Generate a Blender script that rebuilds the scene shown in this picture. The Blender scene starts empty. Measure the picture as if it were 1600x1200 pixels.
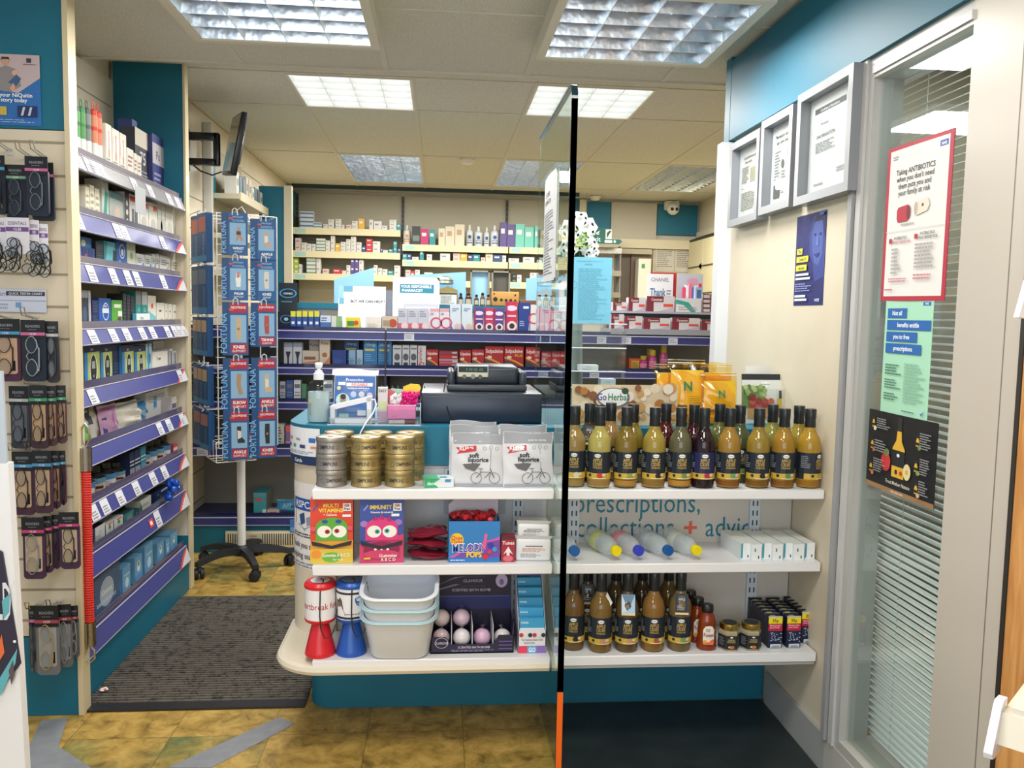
import bpy, bmesh, math, random
from mathutils import Vector, Matrix
random.seed(7)
SC = bpy.context.scene
COL = SC.collection
PI = math.pi

# ------------------------------------------------------------------ camera
# metres; X right, Y into the shop, Z up, floor at 0, eye height 1.34
FPX = 1297.38
CR = Vector((0.99607728, -0.08638664, 0.01916769))
CU = Vector((-0.0118602, 0.08432315, 0.99636787))
CW = Vector((0.08768915, 0.99268674, -0.08296781))
EYE = Vector((0, 0, 1.34))
cd = bpy.data.cameras.new('camera')
cam = bpy.data.objects.new('camera', cd)
COL.objects.link(cam)
cd.sensor_width = 36
cd.lens = FPX / 1600 * 36
cd.clip_start = 0.02
cam.matrix_world = Matrix(((CR.x, CU.x, -CW.x, EYE.x), (CR.y, CU.y, -CW.y, EYE.y), (CR.z, CU.z, -CW.z, EYE.z), (0, 0, 0, 1)))
SC.camera = cam

# ------------------------------------------------------------------ world, light, exposure
SC.view_settings.view_transform = 'Standard'
SC.view_settings.look = 'None'
SC.view_settings.gamma = 1
SC.view_settings.use_curve_mapping = False
SC.view_settings.exposure = 0.0
wd = bpy.data.worlds.new('daylight')
SC.world = wd
wd.use_nodes = True
bg = wd.node_tree.nodes['Background']
bg.inputs[0].default_value = (0.80, 0.90, 1.0, 1)
bg.inputs[1].default_value = 0.6

def area(name, loc, rot, sx, sy, power, col):
    l = bpy.data.lights.new(name, 'AREA')
    l.shape = 'RECTANGLE'; l.size = sx; l.size_y = sy; l.energy = power; l.color = col
    o = bpy.data.objects.new(name, l); COL.objects.link(o)
    o.location = loc; o.rotation_euler = rot
    return o
# daylight through the shop window behind the camera
area('shop_window_light', (-0.5, -2.6, 1.45), (math.radians(90), 0, 0), 3.0, 1.9, 55, (0.93, 0.97, 1.0))
# ceiling lamps: one under each louvre; the nearest, out of view, have no fitting
for i, (x, y, z, p) in enumerate([(-0.56, 2.75, 2.27, 16), (0.68, 2.75, 2.27, 16), (-0.44, 4.43, 2.43, 26), (0.77, 4.43, 2.43, 26),
                     (-0.44, 6.6, 2.43, 30), (0.72, 6.6, 2.43, 30), (1.95, 6.6, 2.43, 26), (-0.56, 1.2, 2.27, 16), (0.5, 1.2, 2.27, 16), (-0.56, 0.0, 2.27, 14)]):
    area('ceiling_lamp', (x, y, z), (0, 0, 0), 0.5, 0.5, p, (1.0, 0.98, 0.94))

# ------------------------------------------------------------------ helpers
def lin(h):
    h = h.lstrip('#')
    return tuple(((c / 255) / 12.92 if c / 255 <= 0.04045 else ((c / 255 + 0.055) / 1.055) ** 2.4) for c in (int(h[i:i + 2], 16) for i in (0, 2, 4))) + (1,)

MATS = {}
def mat(key):
    """'rrggbb' plus finish letters: g gloss, s satin, m metal, t clear tint, c clear film, q matt"""
    if key in MATS: return MATS[key]
    m = bpy.data.materials.new('paint_' + key)
    m.use_nodes = True
    b = m.node_tree.nodes['Principled BSDF']
    b.inputs['Base Color'].default_value = lin(key[:6])
    f = key[6:]
    r = .5; 
    if 'g' in f: r = .12
    if 's' in f: r = .3
    if 'q' in f: r = .8
    if 'm' in f: b.inputs['Metallic'].default_value = 1; r = .28
    if 'n' in f: b.inputs['Metallic'].default_value = .75; r = .42
    if 't' in f: b.inputs['Transmission Weight'].default_value = 1; r = .03; b.inputs['IOR'].default_value = 1.2
    if 'l' in f: b.inputs['Transmission Weight'].default_value = .35; r = .06
    if 'c' in f: b.inputs['Alpha'].default_value = .38; r = .12
    b.inputs['Roughness'].default_value = r
    nt = m.node_tree
    if 't' not in f and 'c' not in f:      # a little mottling so no surface is dead flat
        n = nt.nodes.new('ShaderNodeTexNoise'); n.inputs['Scale'].default_value = 14
        mr = nt.nodes.new('ShaderNodeMapRange'); mr.inputs[3].default_value = r * .85; mr.inputs[4].default_value = min(1, r * 1.15)
        nt.links.new(n.outputs[0], mr.inputs[0]); nt.links.new(mr.outputs[0], b.inputs['Roughness'])
    MATS[key] = m
    return m

def named(name, fn):
    m = bpy.data.materials.new(name); m.use_nodes = True
    fn(m.node_tree, m.node_tree.nodes['Principled BSDF'])
    MATS[name] = m
    return m

def N(nt, t, **k):
    n = nt.nodes.new(t)
    for a, v in k.items():
        if a.startswith('i'):
            n.inputs[int(a[1:])].default_value = v
        else: setattr(n, a, v)
    return n

_txt = {}
def glyphs(s, bold=0, shear=0):
    k = (s, bold, shear)
    if k in _txt: return _txt[k]
    cu = bpy.data.curves.new('t', 'FONT'); cu.body = s; cu.size = 1; cu.resolution_u = 2; cu.offset = bold; cu.shear = shear
    o = bpy.data.objects.new('t', cu)
    me = bpy.data.meshes.new_from_object(o)
    vs = [(v.co.x, v.co.y) for v in me.vertices]; fs = [tuple(p.vertices) for p in me.polygons]
    bpy.data.objects.remove(o); bpy.data.meshes.remove(me); bpy.data.curves.remove(cu)
    if vs:
        x0 = min(v[0] for v in vs); x1 = max(v[0] for v in vs)
    else: x0 = x1 = 0
    vs = [((v[0] - (x0 + x1) / 2) / .7, v[1] / .7) for v in vs]
    _txt[k] = (vs, fs, max(1e-3, (x1 - x0) / .7))
    return _txt[k]

class Flat:
    """a flat printed panel: origin, full-width vector, full-height vector"""
    n = 1
    def __init__(s, O, U, V, bend=0):
        s.O = Vector(O); s.U = Vector(U); s.V = Vector(V); s.w = s.U.length; s.h = s.V.length
        s.N = s.U.cross(s.V).normalized(); s.bend = bend
        if bend: s.n = 6
    def __call__(s, u, v, l):
        p = s.O + s.U * u + s.V * v + s.N * l
        if s.bend: p = p + s.N * s.bend * math.sin(PI * min(1, max(0, u)))
        return p
class Round:
    """a label wrapped round a can: centre, radius, angles in degrees (-90 faces -Y), heights"""
    n = 10
    def __init__(s, cx, cy, r, a0, a1, z0, z1, r2=None):
        s.c = (cx, cy); s.r = r; s.r2 = r if r2 is None else r2; s.a = (math.radians(a0), math.radians(a1)); s.z = (z0, z1)
        s.w = r * abs(s.a[1] - s.a[0]); s.h = z1 - z0
    def __call__(s, u, v, l):
        a = s.a[0] + (s.a[1] - s.a[0]) * u; r = s.r + (s.r2 - s.r) * v + l
        return Vector((s.c[0] + r * math.cos(a), s.c[1] + r * math.sin(a), s.z[0] + (s.z[1] - s.z[0]) * v))

class MB:
    def __init__(s):
        s.v = []; s.f = []; s.k = []; s.keys = []; s.sm = []; s.M = None
    def ki(s, key):
        if key not in s.keys: s.keys.append(key)
        return s.keys.index(key)
    def add(s, vs, fs, key, smooth=False):
        b = len(s.v)
        for p in vs:
            p = Vector(p)
            s.v.append(s.M @ p if s.M else p)
        i = s.ki(key)
        for f in fs:
            s.f.append(tuple(b + q for q in f)); s.k.append(i); s.sm.append(smooth)
        return s
    def box(s, x0, x1, y0, y1, z0, z1, key, **fk):
        vs = [(x0, y0, z0), (x1, y0, z0), (x1, y1, z0), (x0, y1, z0), (x0, y0, z1), (x1, y0, z1), (x1, y1, z1), (x0, y1, z1)]
        F = dict(bottom=(0, 3, 2, 1), top=(4, 5, 6, 7), front=(0, 1, 5, 4), right=(1, 2, 6, 5), back=(2, 3, 7, 6), left=(3, 0, 4, 7))
        b = len(s.v); s.add(vs, [], key)
        for n, f in F.items():
            s.f.append(tuple(b + q for q in f)); s.k.append(s.ki(fk.get(n, key))); s.sm.append(False)
        return s
    def rbox(s, x0, x1, y0, y1, z0, z1, key, r=.004, seg=2):
        bm = bmesh.new(); bmesh.ops.create_cube(bm, size=1)
        for v in bm.verts: v.co = Vector(((x0 + x1) / 2 + v.co.x * (x1 - x0), (y0 + y1) / 2 + v.co.y * (y1 - y0), (z0 + z1) / 2 + v.co.z * (z1 - z0)))
        r = min(r, .45 * min(abs(x1 - x0), abs(y1 - y0), abs(z1 - z0)))
        bmesh.ops.bevel(bm, geom=bm.edges[:], offset=r, segments=seg, profile=.5, affect='EDGES')
        bm.verts.index_update()
        s.add([v.co.copy() for v in bm.verts], [tuple(v.index for v in f.verts) for f in bm.faces], key, True); bm.free()
        return s
    def prism(s, pts, z0, z1, key, smooth=False, cap=True):
        """outline in XY (counter-clockwise) extruded in Z"""
        n = len(pts)
        vs = [(x, y, z0) for x, y in pts] + [(x, y, z1) for x, y in pts]
        s.add(vs, [(i, (i + 1) % n, n + (i + 1) % n, n + i) for i in range(n)] + ([tuple(range(n - 1, -1, -1)), tuple(range(n, 2 * n))] if cap else []), key, smooth)
        return s
    def plate(s, pts, y0, y1, key, smooth=False):
        """outline in XZ (counter-clockwise seen from -Y) given thickness in Y"""
        n = len(pts)
        vs = [(x, y0, z) for x, z in pts] + [(x, y1, z) for x, z in pts]
        s.add(vs, [((i + 1) % n, i, n + i, n + (i + 1) % n) for i in range(n)] + [tuple(range(n)), tuple(range(2 * n - 1, n - 1, -1))], key, smooth)
        return s
    def lathe(s, prof, key, cx=0, cy=0, z=0, n=20, smooth=True, sx=1, sy=1, cap=True):
        vs = []; fs = []
        for r, h in prof:
            for i in range(n):
                a = 2 * PI * i / n; vs.append((cx + r * sx * math.cos(a), cy + r * sy * math.sin(a), z + h))
        for j in range(len(prof) - 1):
            for i in range(n):
                fs.append((j * n + i, j * n + (i + 1) % n, (j + 1) * n + (i + 1) % n, (j + 1) * n + i))
        if cap: fs.append(tuple(range(n - 1, -1, -1))); fs.append(tuple((len(prof) - 1) * n + i for i in range(n)))
        return s.add(vs, fs, key, smooth)
    def cyl(s, cx, cy, z0, z1, r, key, n=20, r2=None):
        return s.lathe([(r, z0), (r if r2 is None else r2, z1)], key, cx, cy, 0, n)
    def tube(s, pts, r, key, n=6, closed=False):
        pts = [Vector(p) for p in pts]; m = len(pts)
        if m < 2: return s
        vs = []; fs = []
        up = None
        for i, p in enumerate(pts):
            d = (pts[(i + 1) % m] - pts[i - 1]) if (closed or 0 < i < m - 1) else (pts[1] - pts[0] if i == 0 else pts[-1] - pts[-2])
            if d.length < 1e-9: d = Vector((0, 0, 1))
            d.normalize()
            if up is None:
                up = Vector((0, 0, 1)) if abs(d.z) < .9 else Vector((1, 0, 0))
            a = d.cross(up)
            if a.length < 1e-4: a = d.orthogonal()
            a.normalize(); b = a.cross(d).normalized(); up = b
            rr = r[i] if isinstance(r, (list, tuple)) else r
            for k in range(n):
                t = 2 * PI * k / n; vs.append(p + a * rr * math.cos(t) + b * rr * math.sin(t))
        for i in range(m if closed else m - 1):
            j = (i + 1) % m
            for k in range(n):
                fs.append((i * n + k, i * n + (k + 1) % n, j * n + (k + 1) % n, j * n + k))
        if not closed:
            fs.append(tuple(range(n - 1, -1, -1))); fs.append(tuple((m - 1) * n + k for k in range(n)))
        return s.add(vs, fs, key, True)
    def ball(s, c, rx, key, ry=None, rz=None, n=14, m=9, bumps=0):
        ry = rx if ry is None else ry; rz = rx if rz is None else rz
        vs = [(c[0], c[1], c[2] - rz)]
        for j in range(1, m):
            p = PI * j / m
            for i in range(n):
                a = 2 * PI * i / n; k = 1 + (bumps * random.uniform(-1, 1) if bumps else 0)
                vs.append((c[0] + rx * k * math.sin(p) * math.cos(a), c[1] + ry * k * math.sin(p) * math.sin(a), c[2] - rz * k * math.cos(p)))
        vs.append((c[0], c[1], c[2] + rz))
        fs = [(0, 1 + (i + 1) % n, 1 + i) for i in range(n)]
        for j in range(m - 2):
            for i in range(n):
                a = 1 + j * n; fs.append((a + i, a + (i + 1) % n, a + n + (i + 1) % n, a + n + i))
        L = len(vs) - 1; a = 1 + (m - 2) * n
        fs += [(a + i, a + (i + 1) % n, L) for i in range(n)]
        return s.add(vs, fs, key, True)
    def grid(s, fn, nu, nv, key, smooth=True):
        vs = [fn(i / nu, j / nv) for j in range(nv + 1) for i in range(nu + 1)]
        fs = [(j * (nu + 1) + i, j * (nu + 1) + i + 1, (j + 1) * (nu + 1) + i + 1, (j + 1) * (nu + 1) + i) for j in range(nv) for i in range(nu)]
        return s.add(vs, fs, key, smooth)
    # ---- printing: artwork in 0..1 panel coordinates laid on a Flat or Round panel
    def art(s, P, items, l0=.0004):
        l = l0
        asp = P.w / P.h
        for it in items:
            t = it[0]; l += .00022
            if t == 'r':
                _, u0, u1, v0, v1, key = it; n = P.n
                s.add([P(u0 + (u1 - u0) * i / n, v, l) for v in (v0, v1) for i in range(n + 1)], [(i, i + 1, n + 2 + i, n + 1 + i) for i in range(n)], key)
            elif t == 'e':
                _, cu, cv, rv, key = it[:5]; k = it[5] if len(it) > 5 else 1; m = 18
                s.add([P(cu, cv, l)] + [P(cu + rv * k / asp * math.cos(2 * PI * i / m), cv + rv * math.sin(2 * PI * i / m), l) for i in range(m)], [(0, 1 + i, 1 + (i + 1) % m) for i in range(m)], key)
            elif t == 'p':
                _, pts, key = it
                s.add([P(u, v, l) for u, v in pts], [tuple(range(len(pts)))], key)
            elif t == 't':
                _, st, cu, cv, h, key = it[:6]; mw = it[6] if len(it) > 6 else .92; rot = it[7] if len(it) > 7 else 0; bold = it[8] if len(it) > 8 else .012
                vs, fs, w = glyphs(st, bold)
                hx = h / asp            # text height as a share of the panel height; same unit across
                full = (w * h / asp) if not rot else w * h
                if full > mw: hx *= mw / full
                hy = h if not rot else h * (mw / full if full > mw else 1)
                if rot:   # reads upwards
                    hy2 = hy; s.add([P(cu - v[1] * hy2 / asp, cv + v[0] * hy2, l) for v in vs], fs, key)
                else:
                    s.add([P(cu + v[0] * hx, cv + v[1] * hy, l) for v in vs], fs, key)
            elif t == 'l':      # lines of small print
                _, u0, u1, v0, v1, key, n = it
                rnd = random.Random(int(1000 * (u0 + v0)) + n)
                for i in range(n):
                    c = v1 - (v1 - v0) * (i + .5) / n; hh = (v1 - v0) / n * .24
                    x = u0; e = u0 + (u1 - u0) * rnd.uniform(.6, 1)
                    while x < e:
                        w = (u1 - u0) * rnd.uniform(.06, .2); x1 = min(e, x + w)
                        s.add([P(x, c - hh, l), P(x1, c - hh, l), P(x1, c + hh, l), P(x, c + hh, l)], [(0, 1, 2, 3)], key); x = x1 + (u1 - u0) * .025
            elif t == 'o':      # ring
                _, cu, cv, rv, th, key = it[:6]; m = 24; k = it[6] if len(it) > 6 else 1
                a = []
                for rr in (rv, rv - th):
                    a += [P(cu + rr * k / asp * math.cos(2 * PI * i / m), cv + rr * math.sin(2 * PI * i / m), l) for i in range(m)]
                s.add(a, [(i, (i + 1) % m, m + (i + 1) % m, m + i) for i in range(m)], key)
        return s
    def mesh(s, name):
        me = bpy.data.meshes.new(name)
        me.from_pydata([tuple(v) for v in s.v], [], s.f)
        for k in s.keys: me.materials.append(mat(k))
        me.polygons.foreach_set('material_index', s.k)
        me.polygons.foreach_set('use_smooth', s.sm)
        me.update()
        if any(s.sm):
            try: me.set_sharp_from_angle(angle=math.radians(38))
            except Exception: pass
        return me

def ob(name, mb, parent=None, loc=None, rz=0):
    me = mb.mesh(name) if isinstance(mb, MB) else mb
    o = bpy.data.objects.new(name, me); COL.objects.link(o)
    if parent: o.parent = parent
    if loc: o.location = loc
    if rz: o.rotation_euler = (0, 0, rz)
    return o
def tag(o, label, cat, group=None, kind=None):
    if label: o['label'] = label
    if cat: o['category'] = cat
    if group: o['group'] = group
    if kind: o['kind'] = kind
    return o
def thing(name, label, cat, loc=(0, 0, 0), rz=0, group=None):
    o = bpy.data.objects.new(name, None); COL.objects.link(o); o.empty_display_size = .05
    o.location = loc; o.rotation_euler = (0, 0, rz)
    return tag(o, label, cat, group)
def struct(name, mb):
    o = ob(name, mb); o['kind'] = 'structure'; return o
def dup(root, loc, rz, label, group=None, name=None):
    r = root.copy(); COL.objects.link(r); r.location = loc; r.rotation_euler = (0, 0, rz)
    r['label'] = label
    if group: r['group'] = group
    for ch in list(root.children):
        c = ch.copy(); COL.objects.link(c); c.parent = r
        for g in list(ch.children):
            d = g.copy(); COL.objects.link(d); d.parent = c
    return r
ORD = ['first', 'second', 'third', 'fourth', 'fifth', 'sixth', 'seventh', 'eighth', 'ninth', 'tenth', 'eleventh', 'twelfth', 'thirteenth', 'fourteenth', 'fifteenth', 'sixteenth']

# where the survey lines of the room meet a wall or shelf plane (a point on a known plane from a sighting)
def sight(px, py): return CR * ((px - 800) / FPX) - CU * ((py - 600) / FPX) + CW
def onY(px, py, Y): d = sight(px, py); return EYE + d * (Y / d.y)
def onX(px, py, X): d = sight(px, py); return EYE + d * (X / d.x)
def onZ(px, py, Z): d = sight(px, py); return EYE + d * ((Z - EYE.z) / d.z)
def solX(px, Y, Z):
    k = CR - CW * ((px - 800) / FPX); return -(k.y * Y + k.z * (Z - EYE.z)) / k.x
def solY(px, X, Z):
    k = CR - CW * ((px - 800) / FPX); return -(k.x * X + k.z * (Z - EYE.z)) / k.y
def rrect(w, h, r, n=5, cx=0, cz=0):
    p = []
    for qx, qz, a in ((1, -1, -90), (1, 1, 0), (-1, 1, 90), (-1, -1, 180)):
        for i in range(n + 1):
            t = math.radians(a + 90 * i / n)
            p.append((cx + qx * (w / 2 - r) + r * math.cos(t), cz + qz * (h / 2 - r) + r * math.sin(t)))
    return p

_cart = {}
def carton_mesh(w, d, h, base, art=(), side=None, top=None, flap=True):
    k = (round(w, 3), round(d, 3), round(h, 3), base, repr(art), side, top)
    if k in _cart: return _cart[k]
    mb = MB(); s_ = side or base; t_ = top or base
    mb.box(-w / 2, w / 2, -d / 2, d / 2, 0, h, base, left=s_, right=s_, top=t_)
    if art: mb.art(Flat((-w / 2, -d / 2, 0), (w, 0, 0), (0, 0, h)), art)
    if flap: mb.box(-w / 2 * .96, w / 2 * .96, -d * .02, d * .02, h - .0005, h + .0003, s_)      # closing flap line on the lid
    _cart[k] = mb.mesh('carton'); return _cart[k]
def carton(name, label, cat, x0, x1, yf, z0, z1, d, base, art=(), side=None, top=None, group=None, rz=0):
    w = max(.006, abs(x1 - x0) - .001); h = z1 - z0
    o = ob(name, carton_mesh(w, d, h, base, art, side, top), None, ((x0 + x1) / 2, yf + d / 2, z0), rz)
    return tag(o, label, cat, group)

# ------------------------------------------------------------------ special materials
def clear_mat(key, col, tint=1.0, rough=.02, ior=1.45):
    m = bpy.data.materials.new(key); m.use_nodes = True; nt = m.node_tree
    nt.nodes.remove(nt.nodes['Principled BSDF']); out = nt.nodes['Material Output']
    t = N(nt, 'ShaderNodeBsdfTransparent', i0=col); g = N(nt, 'ShaderNodeBsdfGlossy', i0=(.95, 1, .98, 1), i1=rough)
    fr = N(nt, 'ShaderNodeFresnel', i0=ior); mx = N(nt, 'ShaderNodeMixShader')
    ge = N(nt, 'ShaderNodeNewGeometry'); om = N(nt, 'ShaderNodeMath', operation='SUBTRACT', i0=1.0); mu = N(nt, 'ShaderNodeMath', operation='MULTIPLY')
    nt.links.new(ge.outputs['Backfacing'], om.inputs[1]); nt.links.new(om.outputs[0], mu.inputs[0]); nt.links.new(fr.outputs[0], mu.inputs[1]); nt.links.new(mu.outputs[0], mx.inputs[0]); nt.links.new(t.outputs[0], mx.inputs[1]); nt.links.new(g.outputs[0], mx.inputs[2]); nt.links.new(mx.outputs[0], out.inputs[0])
    MATS[key] = m
clear_mat('glass', (.90, .96, .93, 1), ior=1.5)
clear_mat('window_glass', (.88, .92, .91, 1), ior=1.5)
clear_mat('acrylic', (.93, .95, .95, 1))
clear_mat('bottle_clear', (.86, .92, .92, 1))
clear_mat('film', (.97, .97, .98, 1), rough=.18, ior=1.5)
clear_mat('water_bottle', (.80, .88, .88, 1), rough=.06, ior=1.9)
clear_mat('film_yellow', (.98, .86, .55, 1), rough=.12, ior=1.6)

def m_floor(nt, b):
    tc = N(nt, 'ShaderNodeTexCoord'); L = nt.links.new
    sp = N(nt, 'ShaderNodeVectorMath', operation='ADD'); sp.inputs[1].default_value = (.825 + 3.05, -2.583 + 9.15, 0); L(tc.outputs['Object'], sp.inputs[0])
    dv = N(nt, 'ShaderNodeVectorMath', operation='SCALE'); dv.inputs['Scale'].default_value = 1 / .305; L(sp.outputs[0], dv.inputs[0])
    fl = N(nt, 'ShaderNodeVectorMath', operation='FLOOR'); L(dv.outputs[0], fl.inputs[0])
    fr = N(nt, 'ShaderNodeVectorMath', operation='FRACTION'); L(dv.outputs[0], fr.inputs[0])
    wn = N(nt, 'ShaderNodeTexWhiteNoise', noise_dimensions='2D'); L(fl.outputs[0], wn.inputs[0])
    # veined stone: distorted noise, shifted per tile
    add = N(nt, 'ShaderNodeVectorMath', operation='MULTIPLY_ADD'); L(fl.outputs[0], add.inputs[0]); add.inputs[1].default_value = (3.7, 5.1, 0); L(tc.outputs['Object'], add.inputs[2])
    n1 = N(nt, 'ShaderNodeTexNoise'); n1.inputs['Scale'].default_value = 15; n1.inputs['Detail'].default_value = 8; n1.inputs['Roughness'].default_value = .65; n1.inputs['Distortion'].default_value = .5; L(add.outputs[0], n1.inputs['Vector'])
    cr = N(nt, 'ShaderNodeValToRGB'); L(n1.outputs[0], cr.inputs[0])
    e = cr.color_ramp.elements; e[0].position = .3; e[0].color = lin('6a5526'); e[1].position = .75; e[1].color = lin('cfb070')
    x = cr.color_ramp.elements.new(.45); x.color = lin('a3853f'); x = cr.color_ramp.elements.new(.58); x.color = lin('bd9c50')
    cg = N(nt, 'ShaderNodeValToRGB'); L(n1.outputs[0], cg.inputs[0])
    e = cg.color_ramp.elements; e[0].position = .32; e[0].color = lin('44594a'); e[1].position = .72; e[1].color = lin('989464')
    x = cg.color_ramp.elements.new(.52); x.color = lin('707a42')
    n2 = N(nt, 'ShaderNodeTexNoise'); n2.inputs['Scale'].default_value = 3.2; n2.inputs['Detail'].default_value = 3; L(add.outputs[0], n2.inputs['Vector'])
    sm = N(nt, 'ShaderNodeMath', operation='MULTIPLY_ADD', i1=1.1); L(wn.outputs[0], sm.inputs[0]); L(n2.outputs[0], sm.inputs[2])
    mr = N(nt, 'ShaderNodeMapRange', i1=1.22, i2=1.5, i3=0.0, i4=1.0); L(sm.outputs[0], mr.inputs[0])
    mx = N(nt, 'ShaderNodeMix', data_type='RGBA'); L(mr.outputs[0], mx.inputs[0]); L(cr.outputs[0], mx.inputs[6]); L(cg.outputs[0], mx.inputs[7])
    sx = N(nt, 'ShaderNodeSeparateXYZ'); L(fr.outputs[0], sx.inputs[0])
    gs = []
    for o in (0, 1):
        a = N(nt, 'ShaderNodeMath', operation='SUBTRACT', i1=.5); L(sx.outputs[o], a.inputs[0])
        c = N(nt, 'ShaderNodeMath', operation='ABSOLUTE'); L(a.outputs[0], c.inputs[0]); gs.append(c)
    g = N(nt, 'ShaderNodeMath', operation='MAXIMUM'); L(gs[0].outputs[0], g.inputs[0]); L(gs[1].outputs[0], g.inputs[1])
    gt = N(nt, 'ShaderNodeMath', operation='GREATER_THAN', i1=.4945); L(g.outputs[0], gt.inputs[0])
    gm = N(nt, 'ShaderNodeMath', operation='MULTIPLY', i1=.55); L(gt.outputs[0], gm.inputs[0])
    m2 = N(nt, 'ShaderNodeMix', data_type='RGBA'); L(gm.outputs[0], m2.inputs[0]); L(mx.outputs[2], m2.inputs[6]); m2.inputs[7].default_value = lin('5e4a22')
    L(m2.outputs[2], b.inputs['Base Color']); b.inputs['Roughness'].default_value = .38
named('vinyl_floor', m_floor)

def m_rib(nt, b):
    tc = N(nt, 'ShaderNodeTexCoord'); L = nt.links.new
    sx = N(nt, 'ShaderNodeSeparateXYZ'); L(tc.outputs['Object'], sx.inputs[0])
    n = N(nt, 'ShaderNodeTexNoise'); n.inputs['Scale'].default_value = 260; n.inputs['Detail'].default_value = 4; L(tc.outputs['Object'], n.inputs['Vector'])
    n3 = N(nt, 'ShaderNodeTexNoise'); n3.inputs['Scale'].default_value = 40; n3.inputs['Detail'].default_value = 3; L(tc.outputs['Object'], n3.inputs['Vector'])
    ad = N(nt, 'ShaderNodeMath', operation='ADD'); L(n.outputs[0], ad.inputs[0]); L(n3.outputs[0], ad.inputs[1])
    cr = N(nt, 'ShaderNodeValToRGB'); L(ad.outputs[0], cr.inputs[0])
    cr.color_ramp.elements[0].position = .8; cr.color_ramp.elements[0].color = lin('2e2b28'); cr.color_ramp.elements[1].position = 1.0; cr.color_ramp.elements[1].color = lin('625c54')
    cr.color_ramp.elements[1].position = 1.0
    L(cr.outputs[0], b.inputs['Base Color']); b.inputs['Roughness'].default_value = .95
named('ribbed_carpet', m_rib)

def m_speck(base, dark, scale, rough, amt=.5):
    def f(nt, b):
        tc = N(nt, 'ShaderNodeTexCoord'); n = N(nt, 'ShaderNodeTexNoise'); n.inputs['Scale'].default_value = scale; n.inputs['Detail'].default_value = 5
        nt.links.new(tc.outputs['Object'], n.inputs['Vector'])
        cr = N(nt, 'ShaderNodeValToRGB'); cr.color_ramp.elements[0].position = .5 - amt / 2; cr.color_ramp.elements[1].position = .5 + amt / 2
        cr.color_ramp.elements[0].color = lin(dark); cr.color_ramp.elements[1].color = lin(base)
        nt.links.new(n.outputs[0], cr.inputs[0]); nt.links.new(cr.outputs[0], b.inputs['Base Color']); b.inputs['Roughness'].default_value = rough
    return f
named('ceiling_tile', m_speck('dad9ce', 'c6c4b8', 160, .9, .3))
named('cream_panel', m_speck('ded3bd', 'd8ccb5', 6, .45))
named('dark_vinyl', m_speck('30383a', '1f2629', 9, .35))
named('teal_panel', m_speck('0a6d88', '08667f', 3, .5))
named('grey_tape', m_speck('8d9095', '7d8086', 25, .45))
def m_wood(nt, b):
    tc = N(nt, 'ShaderNodeTexCoord'); mp = N(nt, 'ShaderNodeMapping'); mp.inputs['Scale'].default_value = (6, 6, .6)
    n = N(nt, 'ShaderNodeTexNoise'); n.inputs['Scale'].default_value = 9; n.inputs['Detail'].default_value = 7; n.inputs['Distortion'].default_value = .6
    cr = N(nt, 'ShaderNodeValToRGB'); cr.color_ramp.elements[0].color = lin('bd8146'); cr.color_ramp.elements[1].color = lin('dba464'); cr.color_ramp.elements[0].position = .35; cr.color_ramp.elements[1].position = .68
    nt.links.new(tc.outputs['Object'], mp.inputs[0]); nt.links.new(mp.outputs[0], n.inputs['Vector']); nt.links.new(n.outputs[0], cr.inputs[0]); nt.links.new(cr.outputs[0], b.inputs['Base Color']); b.inputs['Roughness'].default_value = .4
named('oak', m_wood)
def m_lamp(nt, b):
    b.inputs['Base Color'].default_value = (1, 1, 1, 1); b.inputs['Emission Color'].default_value = (1, .99, .95, 1); b.inputs['Emission Strength'].default_value = 2.2
named('lamp_white', m_lamp)
def m_lamp2(nt, b):
    b.inputs['Base Color'].default_value = (1, 1, 1, 1); b.inputs['Emission Color'].default_value = (.93, .97, 1, 1); b.inputs['Emission Strength'].default_value = 1.3
named('lamp_tube', m_lamp2)
def m_mirror(nt, b):
    b.inputs['Base Color'].default_value = lin('d3dbe2'); b.inputs['Metallic'].default_value = 1; b.inputs['Roughness'].default_value = .24
    tc = N(nt, 'ShaderNodeTexCoord'); n = N(nt, 'ShaderNodeTexNoise'); n.inputs['Scale'].default_value = 18; n.inputs['Detail'].default_value = 2
    bp = N(nt, 'ShaderNodeBump', i0=.2, i1=.015); nt.links.new(tc.outputs['Object'], n.inputs['Vector']); nt.links.new(n.outputs[0], bp.inputs['Height']); nt.links.new(bp.outputs[0], b.inputs['Normal'])
named('louvre_mirror', m_mirror)

CREAM = 'cream_panel'; TEAL = 'teal_panel'

# ------------------------------------------------------------------ the room
mb = MB(); mb.box(-3.2, 3.4, -3, 9, -.05, 0, 'vinyl_floor'); struct('floor', mb)

# ceilings: low front part, higher part over the dispensary, metal tee bars in the tile joints
mb = MB(); mb.box(-3.2, 1.3, -3, 3.66, 2.37, 2.42, 'ceiling_tile')
for x in (-2.64, -2.04, -1.44, -.84, -.24, .36, .96): mb.box(x - .012, x + .012, -3, 3.66, 2.3665, 2.3705, 'cfcdc0')
for y in (-1.3, -.7, -.1, .5, 1.1, 1.7, 2.3, 2.95): mb.box(-3.2, 1.3, y - .012, y + .012, 2.366, 2.3705, 'cbc8bb')
struct('ceiling_front', mb)
mb = MB()
HOLES = [(-.445, 4.43, .30, .312), (.755, 4.43, .30, .312), (-.445, 6.72, .297, .622), (.755, 6.72, .297, .622), (1.955, 6.72, .297, .622)]
xs = sorted({-3.2, 3.4} | {round(c[0] + s_ * c[2], 4) for c in HOLES for s_ in (-1, 1)}); ys = sorted({3.66, 9} | {round(c[1] + s_ * c[3], 4) for c in HOLES for s_ in (-1, 1)})
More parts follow.
